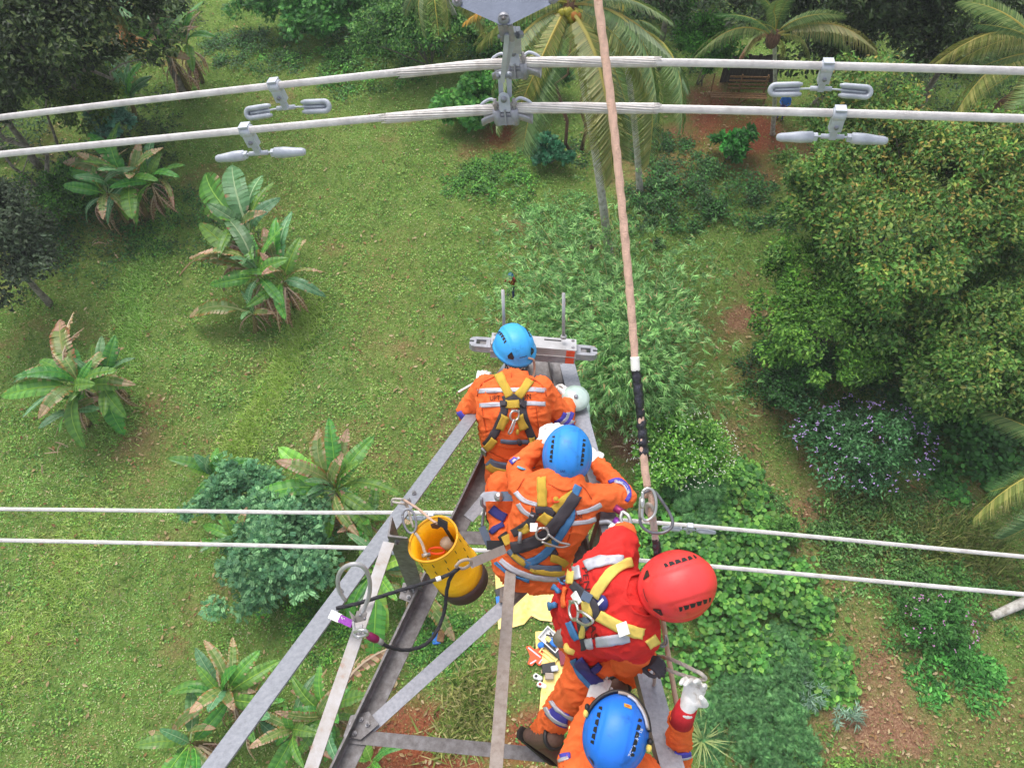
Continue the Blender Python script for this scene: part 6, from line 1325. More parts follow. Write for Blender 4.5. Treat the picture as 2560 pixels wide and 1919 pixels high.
    def text(s, name, txt, px, py, size, ang, mat, off=.004, bvh=None, parent=None, bold=True, font_x=1.0):
        """letters printed on the surface; size in source pixels, ang in degrees (picture)"""
        cu = bpy.data.curves.new('t', 'FONT'); cu.body = txt; cu.size = size * 1.35; cu.resolution_u = 3; cu.offset = size * .012 if bold else 0
        o = bpy.data.objects.new('t', cu); COL.objects.link(o); dg = bpy.context.evaluated_depsgraph_get(); dg.update(); me = bpy.data.meshes.new_from_object(o.evaluated_get(dg)); bpy.data.objects.remove(o); bpy.data.curves.remove(cu)
        a = math.radians(ang); bv = bvh or s.bvh; vs = []; ok = []
        for v in me.vertices:
            x, y = v.co.x * font_x, v.co.y; X_, Y_ = px + x * math.cos(a) - y * math.sin(-a) * -1 * -1, 0
            X_ = px + x * math.cos(a) + y * math.sin(a); Y_ = py + x * math.sin(a) - y * math.cos(a)
            h = bv.ray_cast(CAMP, ray(X_, Y_).normalized(), 8)
            if h[0] is None: vs.append(Vector((0, 0, 0))); ok.append(False)
            else:
                q_ = [bv.ray_cast(CAMP, ray(X_ + i_ * 6, Y_ + j_ * 6).normalized(), 8) for i_, j_ in ((0, 0), (1, 0), (-1, 0), (0, 1), (0, -1))]; q_ = [a_[3] for a_ in q_ if a_[0] is not None and abs(a_[3] - h[3]) < .05]
                r_ = ray(X_, Y_).normalized(); vs.append(CAMP + r_ * (min(h[3], sum(q_) / len(q_)) - off * .6)); ok.append(True)
        fs = [tuple(p.vertices) for p in me.polygons if all(ok[i] for i in p.vertices)]; bpy.data.meshes.remove(me)
        if fs: mb = MB(); mb.add(vs, fs, smooth=False); return mb.build(name, mat, parent or s.root)
def surf(per, px, py, lift=.01): h = per.hit(px, py); return (h[0] + h[1] * lift, h[1]) if h else (P(px, py, 4), Vector((0, 0, 1)))

def helmet(per, c, up, fwd, mat, kind, L=.143, W=.116, H=.155, name='helmet', label=None):
    """climbing helmet: crowned shell, flared rim higher over the nape, centre ridge, side vents"""
    c = Vector(c); up = Vector(up).normalized(); fwd = Vector(fwd); fwd = (fwd - up * fwd.dot(up)).normalized(); sd = fwd.cross(up)
    NA, NP = 72, 26
    def shell(az, q, lift=0.0):
        """az: 0 = front; q: 0 top, 1 rim"""
        ca, sa = math.cos(az), math.sin(az); th = q * math.pi * .5 * 1.06
        sx = math.sin(min(th, math.pi / 2)) ** .88; cz = math.cos(th)
        X_ = sd * sa * W * sx; Y_ = fwd * ca * (L * (1.02 if ca > 0 else .98)) * sx; Z_ = up * H * (math.copysign(abs(cz) ** 1.0, cz))
        drop = 0
        if q > .8: drop = (q - .8) / .2 * (.016 * (1 - ca) * .5 + .012 * max(0, -ca) - .012 * math.exp(-((abs(sa) - 1) ** 2) * 9) * (1 if ca < .4 else .2))
        lat = sa * sx
        ridge = .0045 * (1 / (1 + math.exp(-(.46 - abs(lat)) * 40))) - .003 * math.exp(-((abs(lat) - .46) / .03) ** 2)
        fl = .012 * max(0, (q - .88) / .12) ** 2
        nrm = (sd * sa * sx / W + fwd * ca * sx / L + up * max(cz, .0) / H).normalized()
        p = c + X_ + Y_ + Z_ - up * drop + nrm * (ridge * (1 - max(0, q - .7) * 2.5) + lift) + (sd * sa + fwd * ca) * fl
        return p, nrm
    vs = []; 
    for i in range(NP + 1):
        for j in range(NA): vs.append(shell(2 * math.pi * j / NA, max(.002, i / NP))[0])
    fs = [(i * NA + j, (i + 1) * NA + j, (i + 1) * NA + (j + 1) % NA, i * NA + (j + 1) % NA) for i in range(NP) for j in range(NA)]; fs.append(tuple(range(NA)))
    b = len(vs)                                                       # inner wall
    for i in range(9):
        for j in range(NA): p, nrm = shell(2 * math.pi * j / NA, max(.002, 1 - i / 8)); vs.append(p - nrm * .006 * min(1, i + .6))
    fs += [(b + i * NA + j, b + i * NA + (j + 1) % NA, b + (i + 1) * NA + (j + 1) % NA, b + (i + 1) * NA + j) for i in range(8) for j in range(NA)]
    fs += [(NP * NA + j, NP * NA + (j + 1) % NA, b + (j + 1) % NA, b + j) for j in range(NA)]
    mb = MB(); mb.add(vs, fs); hr = mb.build(name, mat, per.root)
    if label: hr['label'] = label
    hb = BVHTree.FromPolygons([Vector(v) for v in vs[:b]], fs[:NP * NA + 1])
    def patchq(az0, az1, q0, q1, nm, mt, lift=.0012, sk=0.0):
        mb = MB(); K = 4; v = []
        for i in range(K + 1):
            for j in range(K + 1):
                a_ = az0 + (az1 - az0) * j / K; qq = q0 + (q1 - q0) * i / K + sk * (j / K - .5)
                v.append(shell(a_, qq, lift)[0])
        mb.add(v, [(i * (K + 1) + j, i * (K + 1) + j + 1, (i + 1) * (K + 1) + j + 1, (i + 1) * (K + 1) + j) for i in range(K) for j in range(K)])
        return mb.build(nm, mt, hr)
    def solve(lat, y):
        """az,q on the shell for a lateral and a fore-aft position (-1..1)"""
        r = min(.985, math.hypot(lat, y)); return math.atan2(lat, y), math.asin(r ** (1 / .88)) / (math.pi * .53)
    for s in (-1, 1):                                                # vents: a row of wedges along each side
        for k, (y, w_) in enumerate(((.55, .045), (.38, .075), (.20, .085), (.02, .085), (-.15, .08), (-.30, .05))):
            v = []
            for (dl, dy) in ((-.07, -w_), (.06, -w_ * .62), (.06, w_ * .62), (-.05, w_)):
                a_, q_ = solve(s * (.66 + dl), y + dy); v.append(shell(a_, q_, .0016)[0])
            mb = MB(); mb.add(v, [(0, 1, 2, 3)], smooth=False); mb.build('vent', M['black'], hr)
            cc = sum(v, Vector()) / 4
        a0 = math.pi - .62 if s > 0 else math.pi + .62
        v = []
        for (da, q_) in ((-.16, .80), (0.02, .66), (.17, .80), (.13, .86), (-.13, .86)): v.append(shell(a0 + s * da, q_, .003)[0])
        mb = MB(); mb.add(v, [(0, 1, 2, 3, 4)], smooth=False); mb.build('side_clip', M['black'], hr)
    # seam lines either side of the centre panel
    if kind != 'plain':
        patchq(math.pi - .2, math.pi + .2, .80, .815, 'rear_slot', M['webdark'])
    # headband under the shell and chin strap
    pts = [c + sd * math.sin(a) * W * .86 + fwd * math.cos(a) * L * .86 - up * .012 for a in np.linspace(0, 2 * math.pi, 25)]
    MB().tube(pts, .006, 6).build('headband', M['webdark'], hr)
    for s in (-1, 1): MB().tube(smooth_path([c + sd * s * W * .84 - up * .0, c + sd * s * .085 - up * .06 + fwd * .03, c + sd * s * .05 - up * .135 + fwd * .06, c - up * .15 + fwd * .065], 12), .0055, 5).build('chin_strap', M['webdark'], hr)
    return hr, hb, shell, patchq

def glove(per, wrist, d, palm_n, side=1, curl=.7, spread=.1, mat='glove', cuff=None, size=1.0, fore=None, name='glove', thumb_curl=.5, curls=None):
    """palm, four jointed fingers of unequal length and a thumb from the side of the palm, one knitted skin"""
    w = Vector(wrist); d = Vector(d).normalized(); n = Vector(palm_n); n = (n - d * n.dot(d)).normalized(); t = d.cross(n) * side; s = size; mb = MB()
    for k in range(4):
        x = (-.030 + .020 * k) * s; b0 = w + t * x * .7; b1 = w + d * (.088 - .004 * abs(k - 2)) * s + t * x; mb.cap(b0, b1, .0165 * s, .0145 * s)
        L = (.082, .094, .088, .068)[3 - k] * s; p = b1; c = (curls[k] if curls else curl); a = c * .35; dirx = d * math.cos(spread * (k - 1.5)) + t * math.sin(spread * (k - 1.5))
        for ph, fr in enumerate((.45, .32, .23)):
            a += c * (.55 if ph else .3); q = p + (dirx * math.cos(a) + n * math.sin(a)) * L * fr; mb.cap(p, q, (.0115 - .0008 * ph) * s, (.0107 - .0010 * ph) * s); p = q
    b0 = w + d * .025 * s + t * .028 * s; b1 = b0 + (d * .6 + t * .75 + n * .25).normalized() * .042 * s; b2 = b1 + (d * (.95 - thumb_curl * .4) + t * (.3 - thumb_curl * .5) + n * thumb_curl).normalized() * .034 * s; b3 = b2 + (d * (.9 - thumb_curl * .3) - t * thumb_curl * .5 + n * thumb_curl).normalized() * .026 * s
    mb.cap(b0, b1, .018 * s, .0145 * s); mb.cap(b1, b2, .0135 * s, .0125 * s); mb.cap(b2, b3, .0125 * s, .0105 * s)
    mb.cap(w - d * .035 * s, w + d * .012 * s, .034 * s, .030 * s); mb.ell(w + d * .045 * s, t * .042 * s, d * .052 * s, n * .019 * s)
    me = remeshed(mb, .0042, 3); wl = wloc(per.root); me.transform(Matrix.Translation(-wl)); me.materials.append(M[mat])
    me.polygons.foreach_set('use_smooth', np.ones(len(me.polygons), bool)); o = mkobj(name, me, per.root)
    if cuff: MB().tube([w - d * .075, w - d * .05, w - d * .02], [.040, .038, .034], 18).build('cuff', M[cuff], per.root)
    return o
def boot(per, ankle, toe, up, name='boot'):
    a, t_ = Vector(ankle), Vector(toe); f = (t_ - a).normalized(); up = Vector(up); up = (up - f * up.dot(f)).normalized(); sd = f.cross(up); mb = MB(); L = .2
    mb.cap(a - f * .02 + up * .13, a - f * .02, .052, .050); mb.cap(a - f * .045 - up * .035, a + f * .05 - up * .03, .042, .044); mb.cap(a + f * .03 - up * .02, a + f * .17 - up * .048, .047, .04)
    mb.ell(a + f * .175 - up * .045, sd * .048, f * .055, up * .034)
    me = remeshed(mb, .006, 4); me.transform(Matrix.Translation(-wloc(per.root))); me.materials.append(M['boot']); me.polygons.foreach_set('use_smooth', np.ones(len(me.polygons), bool)); o = mkobj(name, me, per.root)
    pts = [(-.085, .03), (-.095, 0), (-.085, -.03), (-.02, -.036), (.06, -.044), (.16, -.052), (.22, -.03), (.235, 0), (.22, .03), (.16, .052), (.06, .044), (-.02, .036)]
    MB().prism([a + f * x + sd * y - up * .072 for x, y in pts], -up * .022).build('sole', M['sole'], o)
    MB().tube([a + up * .13 + (f * math.cos(q) + sd * math.sin(q)) * .054 - f * .02 for q in np.linspace(0, 2 * math.pi, 17)], .012, 8).build('collar', M['black'], o)
    for k in range(5): c = a + f * (.035 + .022 * k) + up * (.034 - .012 * k); MB().tube([c - sd * .022, c + up * .006, c + sd * .022], .003, 5).build('lace', M['webdark'], o)
    return o
def dring(per, px, py, r, lift=.02, tilt=0, nm='d_ring', plate=True):
    p, n = surf(per, px, py, lift); t_, u_, w_ = frame(n, (0, 1, .3)); R_ = r
    pts = [p + (u_ * math.cos(a) * R_ * (1.0) + w_ * math.sin(a) * R_ * .95) for a in np.linspace(0, 2 * math.pi, 25)]
    MB().tube(pts, .0062, 8).build(nm, M['chrome'], per.root)
    if plate: MB().bar(p + u_ * R_ * .95 - w_ * R_ * .9, p + u_ * R_ * .95 + w_ * R_ * .9, .014, .005, up=n).build('ring_bar', M['chrome'], per.root)
    return p, n, u_, w_
def crop(ox, oy, s): return lambda *a: [(ox + a[i] / s, oy + a[i + 1] / s) for i in range(0, len(a), 2)]
k1 = crop(1100, 780, 4.252); k2 = crop(1150, 1030, 4.252); k2b = crop(1180, 1180, 5.923); k3 = crop(1300, 1280, 4.252); k4 = crop(1250, 1529, 3.814)
CL = {'cloth': M['orange'], 'skin': M['skin'], 'scarf': M['scarfbw'], 'vest': M['red'], 'glovebase': M['glove']}

# --- first worker, at the tip, seen from behind
p1 = Person(P(1290, 1190, 5.05), 'person in orange coveralls and light blue helmet, back turned, nearest the clamping beam')
p1.torso('cloth', [((1283, 1205, 5.0), .17, .125), ((1286, 1165, 4.93), .175, .12), ((1287, 1130, 4.87), .185, .118), ((1284, 1075, 4.79), .205, .125), ((1283, 1020, 4.74), .222, .13), ((1283, 975, 4.73), .215, .105), ((1284, 953, 4.75), .13, .085), ((1286, 941, 4.78), .074, .07)], P(1400, 980, 4.7) - P(1200, 980, 4.7))
p1.limb('cloth', [(1216, 968, 4.76), (1168, 1030, 4.90), (1200, 962, 5.06)], [.078, .066, .046])
p1.limb('cloth', [(1352, 972, 4.76), (1411, 1052, 4.88), (1421, 1010, 5.02)], [.078, .066, .048])
p1.limb('cloth', [(1262, 1195, 5.0), (1238, 1085, 5.3), (1250, 1150, 5.75)], [.098, .078, .055]); p1.limb('cloth', [(1310, 1195, 5.0), (1335, 1085, 5.3), (1330, 1150, 5.75)], [.098, .078, .055])
u1 = Vector((0.03, .30, .95)).normalized(); hc1 = P(1286, 870, 4.86); f1 = Vector((-.42, 1, -.3))
p1.head(hc1, u1, f1)
p1.neck = (P(1286, 938, 4.78), (P(1286, 905, 4.78)) - (P(1286, 938, 4.78)), .078, M['orange']); p1.finish(CL, seed=1)
h1, hb1, sh1, pq1 = helmet(p1, hc1 + Vector(u1) * .012, u1, f1, M['h_blue1'], 'a', L=.140, W=.120, H=.13, label='light blue climbing helmet')
glove(p1, P(1203, 955, 5.08), P(1208, 932, 5.16) - P(1200, 962, 5.06), (0, .4, -1), side=-1, curl=.45); glove(p1, P(1421, 1000, 5.04), P(1420, 975, 5.1) - P(1421, 1004, 5.02), (-.5, .5, -.7), side=1, curl=.8, cuff='cyan', size=1.05)
for a, b_, mt, nm in ((k1(395, 842, 560, 832, 750, 829, 950, 824, 1130, 832), 11, 'reflect', 'reflective_band'), (k1(418, 992, 560, 984, 750, 978, 950, 970, 1122, 976), 11, 'reflect', 'reflective_band')): p1.strip(nm, a, b_, M[mt])
p1.text('back_print', 'UPT', 1224, 1001, 13.6, -1, M['print'], off=.011, font_x=.78); p1.text('back_print', 'ON', 1305, 998, 13.6, -2, M['print'], off=.011, font_x=.8)
p1.strip('shoulder_strap', k1(620, 655, 650, 720, 700, 820, 745, 905), 21, M['webyellow'], off=.009); p1.strip('shoulder_strap', k1(958, 715, 910, 790, 860, 860, 825, 905), 21, M['webyellow'], off=.009)
p1.strip('back_pad', k1(665, 935, 760, 900, 775, 900, 895, 940), 17, M['webdark'], off=.008)
for q in (k1(680, 930, 685, 1040, 660, 1110, 610, 1230, 560, 1320, 500, 1400, 455, 1440), k1(878, 930, 875, 1040, 890, 1110, 930, 1220, 985, 1350, 1040, 1420)): p1.strip('harness_strap', q, 20, M['webdark'], off=.006)
p1.strip('strap_tape', k1(770, 930, 775, 1025), 32, M['webyellow'], off=.012)
for q, w_ in ((k1(700, 1090, 665, 1170, 635, 1250), 19), (k1(590, 1340, 545, 1400, 490, 1450), 18), (k1(835, 1090, 868, 1170, 900, 1250), 19), (k1(945, 1370, 1010, 1355), 16)): p1.strip('strap_tape', q, w_, M['webyellow'], off=.013)
p1.strip('cross_strap', k1(640, 1365, 760, 1378, 960, 1372), 9, M['webgrey'], off=.006)
p1.strip('waist_belt', k1(470, 1540, 560, 1610, 700, 1640, 860, 1640, 1000, 1600), 20, M['webgrey'], off=.008); p1.strip('belt_lining', k1(490, 1600, 580, 1665, 720, 1690, 860, 1690), 14, M['webyellow'], off=.012)
for q in (k1(1190, 1190, 1290, 1140, 1330, 1060), k1(1265, 1230, 1370, 1150, 1400, 1060), k1(1340, 1240, 1420, 1180)): p1.strip('sleeve_band', q, 9, M['purpleblue'], off=.006)
for q in (k1(1225, 1205, 1330, 1145, 1360, 1060), k1(1300, 1235, 1400, 1165, 1425, 1100)): p1.strip('sleeve_band', q, 8, M['reflect'], off=.0062)
p1.strip('sleeve_band', k1(205, 1010, 215, 1080, 300, 1145), 12, M['purpleblue'], off=.006)
dp = dring(p1, 1280, 1036, .030, .03)
MB().tube(smooth_path([dp[0] - dp[2] * .02, dp[0] - dp[2] * .06 + dp[3] * .012 + dp[1] * .01, dp[0] - dp[2] * .105 + dp[3] * .018, dp[0] - dp[2] * .1 - dp[3] * .002, dp[0] - dp[2] * .03 - dp[3] * .012], 20), .005, 7).build('snap_hook', M['chrome'], p1.root)
p_, n__ = surf(p1, *k1(820, 1250)[0], .025); MB().ell(p_, frame(n__)[1] * .02, frame(n__)[2] * .01, n__ * .01).build('hook_gate', M['webyellow'], p1.root)
p_, n__ = surf(p1, *k1(830, 1370)[0], .02); MB().ell(p_, frame(n__)[1] * .025, frame(n__)[2] * .016, n__ * .014).build('hook_knob', M['webdark'], p1.root)
p_, n__ = surf(p1, *k1(478, 1475)[0], .01); f_ = frame(n__); MB().box(p_, f_[1] * .028, f_[2] * .020, n__ * .006).build('buckle', M['darksteel'], p1.root)
for x_ in (690, 868): p_, n__ = surf(p1, *k1(x_, 985)[0], .012); f_ = frame(n__); MB().box(p_, f_[1] * .016, f_[2] * .013, n__ * .009).build('strap_buckle', M['webdark'], p1.root)
MB().tube(smooth_path([P(1322, 895, 4.76), P(1334, 900, 4.8), P(1336, 925, 4.84), P(1330, 950, 4.82)], 14), .007, 6).build('neck_cord', M['rope_tan'], p1.root)
MB().bar(P(1146, 980, 5.02), P(1190, 955, 5.04), .012, .012).build('spanner', M['machined'], None, origin=True); tag(bpy.data.objects['spanner'], 'thin metal rod poking out past the left glove of the first worker', 'rod')

M['seam'] = flat('dark_orange_seam', 'c24e1c', .85)
for q in (k1(640, 640, 560, 700, 470, 740, 420, 800, 400, 900), k1(940, 700, 1030, 740, 1100, 800, 1130, 900), k1(760, 640, 765, 700), k1(445, 1010, 470, 1150, 500, 1280), k1(1020, 1000, 1035, 1150, 1050, 1260), k1(520, 1475, 700, 1560, 860, 1570)): p1.strip('seam', q, 1.6, M['seam'], off=.003, cs=2)
# --- second worker, bending forward with both hands at the first worker's belt
p2 = Person(P(1325, 1430, 4.55), 'person in orange coveralls and deeper blue helmet sitting second, black sling across the back')
lat2 = P(1495, 1260, 4.3) - P(1300, 1200, 4.3)
p2.torso('cloth', [((1328, 1432, 4.56), .185, .15), ((1332, 1405, 4.5), .19, .145), ((1346, 1365, 4.42), .185, .13), ((1368, 1310, 4.34), .208, .132), ((1388, 1265, 4.28), .222, .13), ((1400, 1225, 4.26), .205, .105), ((1410, 1195, 4.27), .13, .09), ((1415, 1175, 4.28), .078, .075)], lat2)
p2.limb('cloth', [(1308, 1215, 4.30), (1293, 1168, 4.42), (1352, 1112, 4.42)], [.082, .066, .046])
p2.limb('cloth', [(1478, 1245, 4.30), (1560, 1243, 4.38), (1497, 1163, 4.55)], [.082, .067, .048])
p2.limb('cloth', [(1275, 1405, 4.5), (1252, 1218, 4.55), (1240, 1290, 5.1)], [.105, .088, .058])
p2.limb('cloth', [(1385, 1405, 4.55), (1430, 1250, 4.75), (1420, 1320, 5.3)], [.105, .085, .058])
hc2 = P(1418, 1137, 4.26); u2 = (toCam(hc2) + Vector((.0, .06, .0))).normalized(); f2 = P(1425, 1050, 4.4) - P(1414, 1150, 4.3)
p2.head(hc2 - u2 * .02, u2, f2); p2.neck = (P(1414, 1180, 4.28), (P(1418, 1150, 4.22)) - (P(1414, 1180, 4.28)), .078, M['orange']); p2.finish(CL, seed=5)
h2, hb2, sh2, pq2 = helmet(p2, hc2 - u2 * .035, u2, f2, M['h_blue2'], 'a', L=.150, W=.122, H=.14, label='bright blue climbing helmet with dark side clips')
p2.text('helmet_print', 'SAF', 1400, 1180, 6, 1, M['navy'], off=.002, bvh=hb2, parent=h2)
glove(p2, P(1354, 1110, 4.42), P(1378, 1088, 4.42) - P(1352, 1112, 4.42), (.2, .1, -1), side=1, curl=.9, mat='glove', size=1.12, spread=.05); glove(p2, P(1494, 1160, 4.56), P(1478, 1136, 4.6) - P(1497, 1163, 4.55), (-.2, .2, -1), side=-1, curl=.7)
for q, w_ in ((k2(592, 840, 640, 900, 700, 945, 830, 985), 11), (k2(620, 965, 660, 1030, 720, 1080, 790, 1112), 10), (k2(1228, 1072, 1380, 1035, 1500, 975), 11), (k2(1150, 1180, 1350, 1160, 1440, 1130, 1520, 1098), 10)): p2.strip('reflective_band', q, w_, M['reflect'], off=.0062)
p2.text('back_print', 'P', 1326, 1278, 12.5, 8, M['printblack'], off=.011, font_x=.85); p2.text('back_print', 'ON', 1434, 1299, 12.5, -8, M['printblack'], off=.011, font_x=.85)
p2.strip('shoulder_strap', k2(868, 690, 872, 800, 875, 1010), 22, M['webyellow'], off=.009); p2.strip('shoulder_strap', k2(1215, 855, 1110, 930, 985, 1045), 21, M['webyellow'], off=.009)
p2.strip('back_pad', k2(800, 1045, 900, 1030, 1010, 1085), 16, M['webdark'], off=.008); p2.strip('strap_tape', k2(850, 1080, 890, 1120, 960, 1160), 26, M['webyellow'], off=.012)
p2.strip('harness_strap', k2(800, 1060, 760, 1150, 640, 1240, 560, 1290), 20, M['webdark'], off=.006); p2.strip('harness_strap', k2(1000, 1080, 960, 1200, 930, 1320, 960, 1440, 1010, 1530), 20, M['webdark'], off=.006)
p2.strip('strap_tape', k2(745, 1215, 640, 1275), 18, M['webyellow'], off=.012); p2.strip('strap_tape', k2(930, 1330, 945, 1420), 19, M['webyellow'], off=.012); p2.strip('strap_tape', k2(960, 1530, 1060, 1560, 1150, 1640), 17, M['webyellow'], off=.012)
p2.strip('sling_edge', k2(1255, 780, 1220, 860, 1180, 1010, 1180, 1110, 1090, 1260, 990, 1400, 850, 1540, 680, 1610), 19, M['webblue'], off=.009)
p2.strip('shoulder_sling', k2(1240, 870, 1170, 970, 1090, 1080, 990, 1210, 860, 1330, 700, 1400, 560, 1440), 29, M['webdark'], off=.012, th=.006)
p2.strip('belt', k2b(560, 1130, 640, 1220, 760, 1320, 900, 1390, 1100, 1430, 1330, 1420), 19, M['webgrey'], off=.008); p2.strip('belt_tape', k2b(610, 1190, 700, 1280, 800, 1345), 12, M['webyellow'], off=.012); p2.strip('belt_tape', k2b(860, 1425, 1000, 1460, 1200, 1490, 1400, 1470), 10, M['webyellow'], off=.012)
p2.strip('belt_silver', k2b(420, 1290, 560, 1400, 760, 1500, 1000, 1560, 1330, 1570), 13, M['reflect'], off=.0062); p2.strip('belt_blue', k2b(350, 1330, 470, 1440, 640, 1540, 860, 1600), 8, M['webblue'], off=.008)
p2.strip('sleeve_band', k2(1580, 745, 1680, 720, 1770, 790, 1800, 880, 1760, 950), 9, M['purpleblue'], off=.006); p2.strip('sleeve_band', k2(1640, 740, 1740, 770, 1790, 860, 1790, 920), 7, M['reflect'], off=.0062)
p2.strip('sleeve_band', k2(535, 540, 590, 500, 600, 440), 10, M['purpleblue'], off=.006); p2.strip('sleeve_band', k2(560, 530, 640, 480), 6, M['reflect'], off=.0062)
p2.strip('leg_strap', k2b(220, 480, 320, 560, 440, 650, 560, 720), 22, M['navy'], off=.008); p2.strip('leg_strap', k2b(260, 920, 360, 830, 480, 760, 560, 740), 13, M['navy'], off=.008)
dp = dring(p2, *k2(862, 1262)[0], .034, .034); MB().tube(smooth_path([dp[0] - dp[3] * .03, dp[0] - dp[3] * .09 - dp[2] * .04 + dp[1] * .01, dp[0] - dp[3] * .15 - dp[2] * .06, dp[0] - dp[3] * .1 - dp[2] * .075, dp[0] - dp[2] * .045], 22), .0062, 8).build('snap_hook', M['chrome'], p2.root)
p_, n__ = surf(p2, *k2(640, 1320)[0], .03); f_ = frame(n__); MB().tube([p_ - f_[1] * .03, p_ + f_[1] * .03], .011, 10).build('hook_gate', M['galv'], p2.root)
p_, n__ = surf(p2, *k2(790, 1222)[0], .02); f_ = frame(n__); MB().box(p_, f_[1] * .02, f_[2] * .022, n__ * .003).build('label_patch', M['white'], p2.root)
p_, n__ = surf(p2, *k2(650, 600)[0], .003); f_ = frame(n__); MB().tube([p_, p_ + n__ * .003], .026, 16).build('arm_badge', M['cyan'], p2.root)
p_, n__ = surf(p2, *k2(1020, 925)[0], .003); f_ = frame(n__); MB().tube([p_, p_ + n__ * .003], .024, 16).build('back_badge', M['orangeplastic'], p2.root); MB().tube([p_ + n__ * .003, p_ + n__ * .005], .014, 14).build('back_badge', M['webyellow'], p2.root)
boot(p2, P(1240, 1300, 5.15), P(1236, 1262, 5.2), (0, 0, 1)); boot(p2, P(1420, 1330, 5.35), P(1420, 1290, 5.4), (0, 0, 1))
# work positioning line beside the second worker
wp = empty('positioning_lanyard', P(1215, 1270, 4.5), 'grey snap hook and webbing hanging at the left thigh of the second worker', 'lanyard')
fc = toCam(P(1220, 1240, 4.5))
MB().bar(P(1252, 1240, 4.4), P(1290, 1240, 4.36), .052, .006, up=fc).build('webbing', M['webgrey'], wp)
q = [P(1200, 1238, 4.42), P(1208, 1230, 4.42), P(1236, 1227, 4.41), P(1256, 1232, 4.4), P(1257, 1248, 4.4), P(1240, 1253, 4.4), P(1222, 1252, 4.41), P(1204, 1256, 4.42)]
MB().prism(q, -fc * .016).build('snap_hook', M['castlight'], wp); MB().tube([P(1247, 1241, 4.395), P(1247, 1241, 4.385)], .026, 16).build('pivot', M['chrome'], wp)
MB().tube(smooth_path([P(1203, 1244, 4.41), P(1205, 1262, 4.43), P(1212, 1268, 4.45), P(1208, 1290, 4.5), P(1205, 1318, 4.52)], 14), .009, 8).build('shackle', M['galv'], wp)
MB().bar(P(1204, 1316, 4.5), P(1224, 1362, 4.5), .04, .006, up=fc).build('webbing', M['webgrey'], wp); MB().bar(P(1220, 1362, 4.45), P(1262, 1362, 4.4), .05, .03, up=fc).build('black_pouch', M['black'], wp)
MB().tube([P(1255, 1335, 4.36), P(1262, 1345, 4.36)], .03, 12).build('knob', M['sole'], wp); MB().bar(P(1258, 1352, 4.34), P(1284, 1340, 4.34), .05, .03, up=fc).build('yellow_buckle', M['webyellow'], wp)
hkp = empty('red_carabiner', P(1550, 1290, 4.0), 'red and violet carabiners clipped on the right chord behind the second worker', 'carabiner')
MB().tube([P(1537, 1268, 4.02), P(1562, 1284, 4.0)], .02, 10).build('red_gate', M['magenta'], hkp); MB().tube([P(1536, 1300, 4.0), P(1552, 1312, 3.98)], .022, 10).build('violet_gate', M['violet'], hkp)
MB().tube(smooth_path([P(1556, 1278, 3.98), P(1570, 1288, 3.96), P(1576, 1304, 3.95), P(1570, 1318, 3.95), P(1560, 1312, 3.96), P(1552, 1296, 3.97), P(1556, 1278, 3.98)], 30), .010, 8).build('frame', M['chrome'], hkp)
MB().tube(smooth_path([P(1500, 1306, 4.02), P(1520, 1304, 4.0), P(1538, 1314, 3.98)], 12), .012, 8).build('cable_loop', M['galv'], hkp)

for q in (k2(690, 700, 640, 780, 600, 840), k2(1270, 760, 1340, 830, 1400, 930), k2(930, 760, 1100, 830, 1250, 800), k2(1190, 1210, 1160, 1330, 1100, 1450), k2(330, 620, 290, 760, 300, 840)): p2.strip('seam', q, 1.6, M['seam'], off=.003, cs=2)
# --- third worker, red vest, standing and leaning out over the right chord
p3 = Person(P(1480, 1700, 4.1), 'person in red vest over orange coveralls with red helmet, leaning over the right chord')
lat3 = P(1612, 1600, 3.2) - P(1540, 1372, 3.2)
p3.torso('vest', [((1480, 1572, 3.62), .165, .14), ((1464, 1550, 3.56), .175, .14), ((1478, 1532, 3.46), .188, .135), ((1510, 1518, 3.34), .212, .135), ((1545, 1503, 3.24), .225, .13), ((1574, 1494, 3.19), .205, .105), ((1588, 1490, 3.17), .135, .09), ((1600, 1486, 3.15), .09, .08)], lat3)
p3.limb('vest', [(1540, 1395, 3.26), (1548, 1365, 3.3)], [.088, .082]); p3.limb('cloth', [(1548, 1362, 3.32), (1552, 1352, 3.55), (1562, 1330, 3.78)], [.078, .066, .048])
p3.limb('vest', [(1602, 1583, 3.24), (1594, 1600, 3.28)], [.086, .084]); p3.limb('cloth', [(1588, 1612, 3.32), (1566, 1650, 3.46), (1612, 1646, 3.40)], [.085, .07, .05])
p3.limb('cloth', [(1490, 1600, 3.66), (1448, 1710, 3.76), (1362, 1828, 4.12)], [.112, .092, .072]); p3.limb('cloth', [(1510, 1600, 3.7), (1592, 1670, 3.95), (1575, 1690, 4.22)], [.108, .085, .062])
p3.limb('cloth', [(1432, 1545, 3.60), (1452, 1600, 3.62), (1520, 1630, 3.62)], [.085, .1, .1])
hc3 = P(1681, 1467, 3.13); f3 = P(1790, 1440, 3.35) - P(1620, 1492, 3.05); u3 = (toCam(hc3) * 1.0 + f3.normalized() * .28).normalized()
CL3 = dict(CL); CL3['scarf'] = M['scarf']
p3.head(hc3 - u3 * .02, u3, f3); p3.neck = (P(1598, 1487, 3.16), (P(1640, 1476, 3.08)) - (P(1598, 1487, 3.16)), .078, M['red']); p3.finish(CL3, seed=9)
h3, hb3, sh3, pq3 = helmet(p3, P(1694, 1463, 3.09), u3, f3, M['h_red'], 'a', L=.142, W=.124, H=.15, label='coral red climbing helmet')
